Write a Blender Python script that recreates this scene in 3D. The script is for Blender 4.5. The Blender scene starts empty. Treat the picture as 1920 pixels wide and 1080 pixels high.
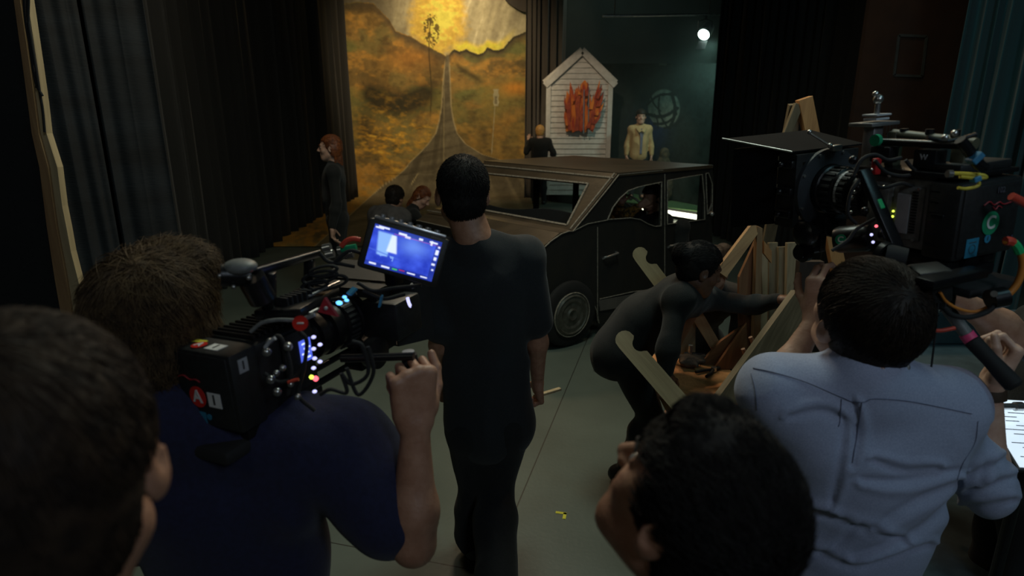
import bpy, bmesh, math, random
import numpy as np
from mathutils import Vector, Matrix, Euler

random.seed(7); rng = np.random.default_rng(7)
PI = math.pi
scene = bpy.context.scene
COL = scene.collection

# ------------------------------------------------------------------ camera
CAM_H, F_PX, PITCH = 1.93, 1155.0, math.radians(15.9)
cam_data = bpy.data.cameras.new('camera')
cam = bpy.data.objects.new('camera', cam_data); COL.objects.link(cam)
cam.location = (0, 0, CAM_H); cam.rotation_euler = (PI/2 - PITCH, 0, 0)
cam_data.sensor_width = 36; cam_data.lens = F_PX / 1920 * 36
cam_data.clip_start = .02; cam_data.clip_end = 100
cam_data.dof.use_dof = True; cam_data.dof.focus_distance = 2.3; cam_data.dof.aperture_fstop = 3.4
scene.camera = cam

# ------------------------------------------------------------------ world + exposure
w = bpy.data.worlds.new('world'); scene.world = w; w.use_nodes = True
w.node_tree.nodes['Background'].inputs[0].default_value = (.55, .62, .6, 1)
w.node_tree.nodes['Background'].inputs[1].default_value = .0025
scene.view_settings.view_transform = 'Standard'; scene.view_settings.look = 'None'
scene.view_settings.exposure = 0.0; scene.view_settings.gamma = 1; scene.view_settings.use_curve_mapping = False

# ------------------------------------------------------------------ lights of the stage and of the wings, and an added wall fill
def light(kind, name, loc, target, energy, color, size=.5, spot=60, blend=.5, sizey=None):
    d = bpy.data.lights.new(name, kind); d.energy = energy; d.color = color
    if kind == 'AREA':
        d.size = size
        if sizey: d.shape = 'RECTANGLE'; d.size_y = sizey
    elif kind == 'SPOT':
        d.shadow_soft_size = size; d.spot_size = math.radians(spot); d.spot_blend = blend
    else: d.shadow_soft_size = size
    o = bpy.data.objects.new(name, d); COL.objects.link(o); o.location = loc
    v = Vector(target) - Vector(loc); o.rotation_euler = v.to_track_quat('-Z', 'Y').to_euler()
    return o
WARM, AMBER, COOL, GREEN = (1, .74, .42), (1, .6, .3), (.72, .86, 1), (.55, 1, .82)
light('SPOT', 'backdrop_light', (-1.2, 9.5, 4.9), (-1.6, 15, 2.5), 760, (1, .79, .5), .25, 66, .7)
light('SPOT', 'backdrop_top_light', (-1.0, 12.8, 5.2), (-1.3, 15.2, 4.3), 110, (1, .8, .5), .15, 75, .9)
light('SPOT', 'house_light', (.4, 9.2, 4.8), (1.5, 13.6, 1.9), 260, (1, .82, .58), .12, 26, .5)
light('SPOT', 'jacket_light', (1.2, 8.8, 4.8), (2.7, 12.4, 1.4), 190, (1, .76, .5), .1, 22, .6)
light('SPOT', 'car_light', (-.2, 8.6, 4.9), (.9, 6.1, 1.2), 120, (1, .72, .42), .2, 50, .8)
light('SPOT', 'green_stage_light', (3.50, 11.32, 3.14), (2.3, 12.6, .5), 62, (.6, 1, .88), .08, 110, .9)
light('AREA', 'back_wall_fill', (2.2, 14.6, 5.9), (2.4, 17.4, 3.2), 24, (.62, .85, .72), 1.0)  # added fill, no fixture seen; lifts the back wall out of black
light('SPOT', 'green_floor_light', (4.0, 11.0, 4.4), (1.6, 6.9, 1.3), 50, GREEN, .1, 60, .9)
light('AREA', 'lumber_light', (2.6, 5.2, 4.8), (1.2, 2.8, .7), 12, (1, .72, .42), .5)
light('SPOT', 'bench_light', (1.5, 4.3, 4.2), (.95, 2.78, .68), 90, (1, .62, .34), .05, 13, .5)
light('AREA', 'stage_spill_light', (-.2, 4.6, 3.7), (.2, .9, 1.5), 24, (1, .76, .52), .5)
light('AREA', 'wing_light', (1.3, -1.3, 3.2), (1.2, 1.6, 1.3), 15, COOL, .7)
light('AREA', 'wing_floor_light', (.4, 3.0, 4.6), (.2, 2.2, 0), 46, (.86, 1, .86), .9)
light('AREA', 'wing_left_light', (-1.6, -1.0, 3.4), (-.5, 1.5, 1.4), 2.2, (.9, .92, .8), .5)
light('AREA', 'drape_light', (-1.4, 4.2, 4.4), (-3.3, 5.2, 1.6), 17, (1, .85, .6), .8)
light('AREA', 'teal_light', (1.9, .6, 3.6), (3.4, 4.0, 2.0), 9, (.45, .9, 1), .6)

# ------------------------------------------------------------------ placing helper: the point at forward distance Y seen at a photo pixel
SP, CP = math.sin(PITCH), math.cos(PITCH)
def at(px, py, Y):
    a, b = (px-960)/F_PX, (540-py)/F_PX
    d = Vector((a, CP + b*SP, -SP + b*CP)); d *= Y/d.y
    return Vector((d.x, Y, CAM_H + d.z))
def on_floor(px, py, z=0.):
    a, b = (px-960)/F_PX, (540-py)/F_PX
    d = Vector((a, CP + b*SP, -SP + b*CP)); d *= (z-CAM_H)/d.z
    return Vector((d.x, d.y, z))
def to_px(x, y, z):
    dz = z - CAM_H
    dep = y*CP - dz*SP; up = y*SP + dz*CP
    return 960 + F_PX*x/dep, 540 - F_PX*up/dep

# ------------------------------------------------------------------ materials
def srgb(r, g, b):
    f = lambda c: (c/255/12.92 if c/255 <= .04045 else ((c/255+.055)/1.055)**2.4)
    return (f(r), f(g), f(b), 1)
def mat(name, col, rough=.6, metal=0, col2=None, scale=20, bump=0, bscale=None, stretch=None, sheen=0, emit=None, estr=0, detail=4, coat=0, attr=None, spec=None, contrast=(.35, .65)):
    m = bpy.data.materials.new(name); m.use_nodes = True
    nt = m.node_tree; N, L = nt.nodes, nt.links
    b = N['Principled BSDF']
    b.inputs['Roughness'].default_value = rough; b.inputs['Metallic'].default_value = metal
    b.inputs['Base Color'].default_value = (*col[:3], 1)
    if spec is not None: b.inputs['Specular IOR Level'].default_value = spec
    if sheen: b.inputs['Sheen Weight'].default_value = sheen
    if coat: b.inputs['Coat Weight'].default_value = coat
    if emit: b.inputs['Emission Color'].default_value = (*emit[:3], 1); b.inputs['Emission Strength'].default_value = estr
    tc = N.new('ShaderNodeTexCoord'); mp = N.new('ShaderNodeMapping'); L.new(tc.outputs['Object'], mp.inputs[0])
    if stretch: mp.inputs['Scale'].default_value = stretch
    nz = N.new('ShaderNodeTexNoise'); nz.inputs['Scale'].default_value = scale; nz.inputs['Detail'].default_value = detail
    L.new(mp.outputs[0], nz.inputs['Vector'])
    if attr:
        a = N.new('ShaderNodeAttribute'); a.attribute_name = attr
        mx = N.new('ShaderNodeMix'); mx.data_type = 'RGBA'; mx.blend_type = 'MULTIPLY'; mx.inputs[0].default_value = .35
        L.new(a.outputs['Color'], mx.inputs[6]); L.new(nz.outputs['Fac'], mx.inputs[7]); L.new(mx.outputs[2], b.inputs['Base Color'])
    else:
        rp = N.new('ShaderNodeValToRGB'); c2 = col2 if col2 else tuple(c*.72 for c in col[:3])
        rp.color_ramp.elements[0].position = contrast[0]; rp.color_ramp.elements[1].position = contrast[1]
        rp.color_ramp.elements[0].color = (*c2[:3], 1); rp.color_ramp.elements[1].color = (*col[:3], 1)
        L.new(nz.outputs['Fac'], rp.inputs[0]); L.new(rp.outputs[0], b.inputs['Base Color'])
    if bump:
        n2 = N.new('ShaderNodeTexNoise'); n2.inputs['Scale'].default_value = bscale or scale*3; n2.inputs['Detail'].default_value = 5
        L.new(mp.outputs[0], n2.inputs['Vector'])
        bp = N.new('ShaderNodeBump'); bp.inputs['Strength'].default_value = bump; bp.inputs['Distance'].default_value = .01
        L.new(n2.outputs['Fac'], bp.inputs['Height']); L.new(bp.outputs[0], b.inputs['Normal'])
    return m
def wood_mat(name, c1, c2, rough=.6):
    m = bpy.data.materials.new(name); m.use_nodes = True
    N, L = m.node_tree.nodes, m.node_tree.links; b = N['Principled BSDF']; b.inputs['Roughness'].default_value = rough
    tc = N.new('ShaderNodeTexCoord'); mp = N.new('ShaderNodeMapping'); mp.inputs['Scale'].default_value = (1, 1, .07)
    L.new(tc.outputs['Object'], mp.inputs[0])
    nz = N.new('ShaderNodeTexNoise'); nz.inputs['Scale'].default_value = 42; nz.inputs['Detail'].default_value = 6; nz.inputs['Distortion'].default_value = .6
    L.new(mp.outputs[0], nz.inputs['Vector'])
    n3 = N.new('ShaderNodeTexNoise'); n3.inputs['Scale'].default_value = 7; L.new(mp.outputs[0], n3.inputs['Vector'])
    ad = N.new('ShaderNodeMath'); ad.operation = 'MULTIPLY_ADD'; ad.inputs[1].default_value = .6; L.new(nz.outputs['Fac'], ad.inputs[0])
    ml = N.new('ShaderNodeMath'); ml.operation = 'MULTIPLY'; ml.inputs[1].default_value = .4; L.new(n3.outputs['Fac'], ml.inputs[0]); L.new(ml.outputs[0], ad.inputs[2])
    rp = N.new('ShaderNodeValToRGB'); rp.color_ramp.elements[0].position = .38; rp.color_ramp.elements[1].position = .62
    rp.color_ramp.elements[0].color = (*c2[:3], 1); rp.color_ramp.elements[1].color = (*c1[:3], 1)
    L.new(ad.outputs[0], rp.inputs[0]); L.new(rp.outputs[0], b.inputs['Base Color'])
    bp = N.new('ShaderNodeBump'); bp.inputs['Strength'].default_value = .25; bp.inputs['Distance'].default_value = .004
    L.new(nz.outputs['Fac'], bp.inputs['Height']); L.new(bp.outputs[0], b.inputs['Normal'])
    return m
def glow(name, col, strength): return mat(name, col, .4, emit=col, estr=strength)

M = dict(
    skin=mat('skin', (.42, .22, .14), .5, col2=(.34, .165, .1), scale=40, bump=.12, bscale=160),
    skin_pale=mat('pale_skin', (.55, .34, .25), .5, col2=(.47, .27, .19), scale=40, bump=.1, bscale=150),
    skin_dark=mat('dark_skin', (.16, .075, .045), .45, col2=(.12, .055, .033), scale=40, bump=.1, bscale=150),
    eye=mat('eye_white', (.34, .32, .3), .2), iris=mat('iris', (.03, .02, .012), .2),
    hair_black=mat('black_hair', (.014, .012, .011), .72, col2=(.006, .005, .005), scale=60, spec=.25),
    hair_dark=mat('dark_brown_hair', (.022, .014, .009), .6, col2=(.01, .007, .005), scale=60, spec=.25),
    hair_brown=mat('brown_hair', (.12, .076, .036), .7, col2=(.05, .03, .016), scale=50, spec=.25),
    hair_umber=mat('umber_hair', (.035, .021, .012), .7, col2=(.015, .009, .006), scale=50, spec=.25),
    hair_red=mat('auburn_hair', (.26, .075, .02), .5, col2=(.12, .035, .012), scale=50),
    hair_blond=mat('blond_hair', (.6, .34, .1), .5, col2=(.4, .2, .06), scale=50),
    black_cloth=mat('black_cloth', (.010, .011, .011), .9, col2=(.006, .007, .007), scale=120, bump=.2, bscale=300, sheen=.08),
    tee_cloth=mat('charcoal_tee_cloth', (.016, .018, .020), .9, col2=(.012, .014, .016), scale=120, bump=.2, bscale=400, sheen=.1),
    navy_cloth=mat('navy_cloth', (.012, .014, .05), .9, col2=(.009, .010, .036), scale=90, bump=.2, bscale=400, sheen=.08),
    shirt_cloth=mat('light_blue_chambray', (.34, .38, .52), .85, col2=(.28, .32, .45), scale=300, bump=.3, bscale=14, sheen=.1),
    shirt_seam=mat('shirt_seam_thread', (.16, .18, .26), .9),
    tan_cloth=mat('tan_canvas', (.55, .40, .19), .85, col2=(.42, .30, .14), scale=60, bump=.3),
    denim=mat('dark_denim', (.02, .024, .034), .9), grey_cloth=mat('slate_jacket_cloth', (.08, .075, .075), .85, bump=.3, bscale=80),
    pattern_cloth=mat('mustard_floral_cloth', (.55, .26, .05), .85, col2=(.10, .06, .02), scale=28, contrast=(.45, .55)),
    shoe=mat('black_leather', (.012, .012, .012), .4),
    grey_shoe=mat('grey_suede', (.10, .105, .12), .8),
    black_metal=mat('black_anodised_metal', (.014, .014, .015), .32, .35, bump=.05, bscale=300),
    black_plastic=mat('black_plastic', (.014, .015, .015), .5, col2=(.010, .010, .010), scale=80, bump=.15, bscale=400),
    grey_plastic=mat('dark_grey_plastic', (.18, .187, .18), .5, scale=80),
    mid_grey=mat('grey_label_stock', (.42, .43, .45), .6), steel=mat('brushed_steel', (.55, .55, .53), .28, .9),
    flagcloth=mat('matt_black_flag', (.005, .005, .005), .95, spec=.15),
    glass=mat('coated_lens_glass', (.01, .012, .016), .05, 0, coat=1),
    rubber=mat('black_rubber', (.012, .012, .012), .8),
    red=mat('red_anodised', (.5, .02, .02), .4), green=mat('green_tape', (.02, .5, .16), .5), blue_tape=mat('blue_tape', (.04, .25, .45), .6),
    yellow=mat('yellow_cable', (.62, .52, .05), .5), orange=mat('orange_cable', (.62, .22, .03), .5), redcable=mat('red_cable', (.6, .06, .03), .5),
    pink=mat('pink_tape', (.85, .08, .22), .5), white=mat('white_label', (.72, .72, .7), .6), redlabel=mat('red_label', (.62, .03, .02), .9, spec=.1),
    greenlabel=mat('green_label', (.02, .28, .13), .9, spec=.1), bluelabel=mat('blue_label', (.03, .22, .36), .5), darkred=mat('dark_red_print', (.35, .02, .03), .5),
    silver=mat('bare_aluminium', (.5, .5, .5), .3, .8),
    pine=wood_mat('pine_timber', (.40, .24, .11), (.27, .15, .07)), ply=wood_mat('birch_plywood', (.50, .39, .22), (.36, .27, .15)),
    plydark=wood_mat('brown_plywood', (.26, .12, .05), (.17, .075, .03)), oldwood=wood_mat('weathered_pine', (.20, .145, .08), (.12, .085, .045)), greywood=wood_mat('greyed_pine', (.30, .22, .125), (.20, .145, .08)),
    orangewood=wood_mat('orange_pine', (.62, .30, .11), (.45, .20, .07)),
    darkboard=wood_mat('dark_stained_board', (.045, .028, .018), (.03, .018, .012)),
    drape=mat('black_velour', (.013, .0125, .011), .95, col2=(.008, .008, .0075), scale=6, stretch=(1, 1, .06), sheen=.05, bump=.3, bscale=60),
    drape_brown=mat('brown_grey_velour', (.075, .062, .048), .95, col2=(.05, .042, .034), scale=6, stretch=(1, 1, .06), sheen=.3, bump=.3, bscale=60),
    drape_blue=mat('slate_blue_cloth', (.013, .018, .023), .9, col2=(.006, .008, .010), scale=3.2, stretch=(.35, .35, 1.6), bump=.2, bscale=60),
    drape_teal=mat('teal_cloth', (.012, .06, .07), .9, col2=(.008, .038, .046), scale=5, stretch=(1, 1, .08), sheen=.2, bump=.2, bscale=60),
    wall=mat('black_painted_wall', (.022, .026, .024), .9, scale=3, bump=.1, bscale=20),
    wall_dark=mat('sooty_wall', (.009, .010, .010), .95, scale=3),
    brownpanel=mat('brown_wall_panel', (.045, .018, .008), .9, col2=(.03, .012, .006), scale=4),
    chalk=mat('white_chalk_paint', (.30, .27, .22), .9, col2=(.12, .11, .09), scale=55, contrast=(.3, .55)),
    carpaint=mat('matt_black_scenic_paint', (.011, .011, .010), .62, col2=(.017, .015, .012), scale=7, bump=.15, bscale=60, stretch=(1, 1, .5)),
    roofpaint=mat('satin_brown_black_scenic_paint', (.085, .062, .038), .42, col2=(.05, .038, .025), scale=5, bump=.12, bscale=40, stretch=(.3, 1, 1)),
    clapboard=mat('white_clapboard_paint', (.62, .59, .53), .7, col2=(.52, .49, .43), scale=12, bump=.1),
    flame=mat('flame_red_paint', (.48, .05, .012), .7, col2=(.85, .24, .02), scale=9, stretch=(1.3, 1, .28), contrast=(.45, .6)),
    flame2=mat('flame_dark_paint', (.3, .028, .01), .7, col2=(.52, .08, .015), scale=12),
    stump=mat('mottled_brown_prop', (.09, .07, .035), .9, col2=(.03, .028, .018), scale=14, bump=.6, bscale=30),
    platform_green=mat('moss_green_floor_paint', (.10, .19, .07), .8), lamp_glass=glow('lit_lamp_glass', (.72, 1, .9), 22),
    strip=glow('lit_tube', (1, .98, .72), 5), led_blue=glow('blue_lit_button', (.12, .45, 1), 2.2), led_white=glow('lavender_lit_button', (.55, .55, 1), 1.4),
    led_red=glow('red_pilot_lamp', (1, .12, .16), 2.2), led_yellow=glow('yellow_pilot_lamp', (.8, 1, .1), 1.6), led_green=glow('green_pilot_lamp', (.7, 1, .15), 1.3),
    screen_dark=glow('menu_screen_blue', (.10, .16, .9), .8), screen_white=glow('menu_screen_type', (.7, .8, 1), 1.2),
    hotorange=mat('glowing_peach_prop', (.9, .36, .12), .6, emit=(1, .35, .1), estr=.35),
    paper=mat('white_paper', (.82, .86, .9), .7, emit=(.8, .92, 1), estr=.0), bandage=mat('knotted_rag', (.14, .1, .07), .9, bump=.6, bscale=50),
    yellow_tape=mat('yellow_floor_tape', (.75, .68, .04), .6), cart=mat('blue_grey_laminate', (.055, .085, .10), .45),
    ink=mat('black_ink', (.02, .02, .02), .7),
)

# ------------------------------------------------------------------ object helpers
def link(name, me, m=None, parent=None, smooth=False):
    o = bpy.data.objects.new(name, me); COL.objects.link(o)
    if m is not None:
        for mm in (m if isinstance(m, (list, tuple)) else [m]): me.materials.append(mm)
    if smooth: me.shade_smooth()
    if parent is not None: o.parent = parent
    return o
def tag(o, label=None, cat=None, group=None, kind=None):
    if label: o['label'] = label
    if cat: o['category'] = cat
    if group: o['group'] = group
    if kind: o['kind'] = kind
    return o
def thing(name, label, cat, loc=(0, 0, 0), rot=(0, 0, 0), group=None):
    o = bpy.data.objects.new(name, None); COL.objects.link(o); o.location = loc; o.rotation_euler = rot; o.empty_display_size = .1
    return tag(o, label, cat, group)
def fast_mesh(name, V, F):
    """V (n,3), F (m,k) all faces of one size, or a list of faces"""
    me = bpy.data.meshes.new(name)
    if isinstance(F, np.ndarray):
        n, m, k = len(V), len(F), F.shape[1]
        me.vertices.add(n); me.vertices.foreach_set('co', np.ascontiguousarray(V, dtype=np.float32).ravel())
        me.loops.add(m*k); me.loops.foreach_set('vertex_index', np.ascontiguousarray(F, dtype=np.int32).ravel())
        me.polygons.add(m); me.polygons.foreach_set('loop_start', np.arange(0, m*k, k, dtype=np.int32))
        me.update(calc_edges=True); me.validate()
    else: me.from_pydata([tuple(v) for v in V], [], F); me.update()
    return me

class MB:
    """collects solids and links them as one mesh"""
    def __init__(s): s.bm = bmesh.new()
    def _x(s, vs, mtx):
        for v in vs: v.co = mtx @ v.co
    def box(s, c, size, rot=(0, 0, 0), bev=0., seg=2):
        r = bmesh.ops.create_cube(s.bm, size=1); vs = r['verts']
        for v in vs: v.co = Vector((v.co.x*size[0], v.co.y*size[1], v.co.z*size[2]))
        if bev:
            es = list({e for v in vs for e in v.link_edges})
            rr = bmesh.ops.bevel(s.bm, geom=es, offset=min(bev, min(size)*.45), segments=seg, affect='EDGES', profile=.5)
            vs = list({v for f in rr['faces'] for v in f.verts} | {v for v in vs if v.is_valid})
        R = Euler(rot).to_matrix() if not isinstance(rot, Matrix) else rot.to_3x3()
        s._x(vs, Matrix.Translation(Vector(c)) @ R.to_4x4()); return s
    def bar(s, a, b, w, h, up=(0, 0, 1), bev=0.):
        a, b = Vector(a), Vector(b); d = b-a; z = d.normalized(); x = z.cross(Vector(up))
        if x.length < 1e-4: x = Vector((1, 0, 0))
        x.normalize(); y = z.cross(x)
        R = Matrix((x, y, z)).transposed()
        return s.box((a+b)/2, (w, h, d.length), R, bev)
    def cyl(s, a, b, r, r2=None, n=20, cap=True):
        a, b = Vector(a), Vector(b); d = b-a
        res = bmesh.ops.create_cone(s.bm, cap_ends=cap, segments=n, radius1=r, radius2=r if r2 is None else r2, depth=d.length)
        q = d.to_track_quat('Z', 'Y').to_matrix().to_4x4()
        s._x(res['verts'], Matrix.Translation((a+b)/2) @ q); return s
    def ball(s, c, r, n=14):
        res = bmesh.ops.create_uvsphere(s.bm, u_segments=n, v_segments=max(6, n*2//3), radius=1)
        r = (r, r, r) if not hasattr(r, '__len__') else r
        for v in res['verts']: v.co = Vector((v.co.x*r[0]+c[0], v.co.y*r[1]+c[1], v.co.z*r[2]+c[2]))
        return s
    def tube(s, pts, r, n=8, closed=False, taper=None):
        P = [Vector(p) for p in pts]; k = len(P); rings = []
        prev = None
        for i, p in enumerate(P):
            if closed: t = P[(i+1) % k]-P[i-1]
            else: t = P[min(i+1, k-1)]-P[max(i-1, 0)]
            t.normalize()
            if prev is None: x = t.orthogonal().normalized()
            else: x = (prev - t*prev.dot(t)); x = x.normalized() if x.length > 1e-5 else t.orthogonal().normalized()
            prev = x; y = t.cross(x)
            rr = r*(taper[i] if taper else 1)
            rings.append([s.bm.verts.new(p + (x*math.cos(2*PI*j/n)+y*math.sin(2*PI*j/n))*rr) for j in range(n)])
        m = k if closed else k-1
        for i in range(m):
            A, B = rings[i], rings[(i+1) % k]
            for j in range(n): s.bm.faces.new((A[j], A[(j+1) % n], B[(j+1) % n], B[j]))
        if not closed: s.bm.faces.new(rings[0][::-1]); s.bm.faces.new(rings[-1])
        return s
    def lathe(s, prof, a, b, n=40, closed=False):
        """prof: (t along a->b in metres, radius)"""
        a, b = Vector(a), Vector(b); z = (b-a).normalized(); x = z.orthogonal().normalized(); y = z.cross(x); rings = []
        for t, r in prof:
            rings.append([s.bm.verts.new(a + z*t + (x*math.cos(2*PI*j/n)+y*math.sin(2*PI*j/n))*max(r, 1e-5)) for j in range(n)])
        for A, B in list(zip(rings, rings[1:])) + ([(rings[-1], rings[0])] if closed else []):
            for j in range(n): s.bm.faces.new((A[j], A[(j+1) % n], B[(j+1) % n], B[j]))
        if not closed: s.bm.faces.new(rings[0][::-1]); s.bm.faces.new(rings[-1])
        return s
    def prism(s, pts, axis, depth, mtx=None):
        """pts 2D polygon in (a,b) plane, extruded by depth along the third axis (centred)"""
        def p3(p, d): return {'y': Vector((p[0], d, p[1])), 'x': Vector((d, p[0], p[1])), 'z': Vector((p[0], p[1], d))}[axis]
        A = [s.bm.verts.new(p3(p, -depth/2)) for p in pts]; B = [s.bm.verts.new(p3(p, depth/2)) for p in pts]
        if mtx: s._x(A+B, mtx)
        s.bm.faces.new(A); s.bm.faces.new(B[::-1]); n = len(pts)
        for i in range(n): s.bm.faces.new((A[i], B[i], B[(i+1) % n], A[(i+1) % n]))
        return s
    def done(s, name, m, parent=None, smooth=None, bevel=0):
        bmesh.ops.recalc_face_normals(s.bm, faces=s.bm.faces)
        me = bpy.data.meshes.new(name); s.bm.to_mesh(me); s.bm.free()
        o = link(name, me, m, parent)
        if bevel:
            md = o.modifiers.new('bevel', 'BEVEL'); md.width = bevel; md.segments = 2; md.limit_method = 'ANGLE'
        if smooth:
            me.shade_smooth()
            try: me.set_sharp_from_angle(angle=math.radians(smooth if smooth > 1 else 35))
            except Exception: pass
        return o
def text(name, body, loc, rot, size, m, parent=None, ext=.0006, align='CENTER'):
    c = bpy.data.curves.new(name, 'FONT'); c.body = body; c.size = size; c.extrude = ext; c.align_x = align; c.align_y = 'CENTER'; c.offset = size*.018
    o = bpy.data.objects.new(name, c); COL.objects.link(o); dg = bpy.context.evaluated_depsgraph_get()
    me = bpy.data.meshes.new_from_object(o.evaluated_get(dg)); bpy.data.objects.remove(o)
    o = link(name, me, m, parent); o.location = loc; o.rotation_euler = rot; return o
def smoothpath(pts, n=8):
    P = [np.array(p, float) for p in pts]; out = []
    P = [2*P[0]-P[1]] + P + [2*P[-1]-P[-2]]
    for i in range(1, len(P)-2):
        for k in range(n):
            t = k/n; a, b, c, d = P[i-1:i+3]
            out.append(tuple(.5*((2*b)+(-a+c)*t+(2*a-5*b+4*c-d)*t*t+(-a+3*b-3*c+d)*t**3)))
    out.append(tuple(P[-2])); return out

# ------------------------------------------------------------------ numpy noise
_T = rng.random((64, 64, 64)).astype(np.float32)
def vnoise(x, y, z):
    x, y, z = np.broadcast_arrays(np.asarray(x, np.float32), np.asarray(y, np.float32), np.asarray(z, np.float32))
    xi, yi, zi = np.floor(x).astype(int), np.floor(y).astype(int), np.floor(z).astype(int)
    fx, fy, fz = x-xi, y-yi, z-zi
    fx, fy, fz = [f*f*(3-2*f) for f in (fx, fy, fz)]
    g = lambda a, b, c: _T[(xi+a) & 63, (yi+b) & 63, (zi+c) & 63]
    l = lambda a, b, t: a+(b-a)*t
    return l(l(l(g(0, 0, 0), g(1, 0, 0), fx), l(g(0, 1, 0), g(1, 1, 0), fx), fy), l(l(g(0, 0, 1), g(1, 0, 1), fx), l(g(0, 1, 1), g(1, 1, 1), fx), fy), fz)
def fbm(x, y, z=0., o=5):
    s = 0; a = .5
    for i in range(o): s = s + a*vnoise(x*2**i+i*7.3, y*2**i+i*3.1, z*2**i+i*5.7); a *= .5
    return s/(1-.5**o)

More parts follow.
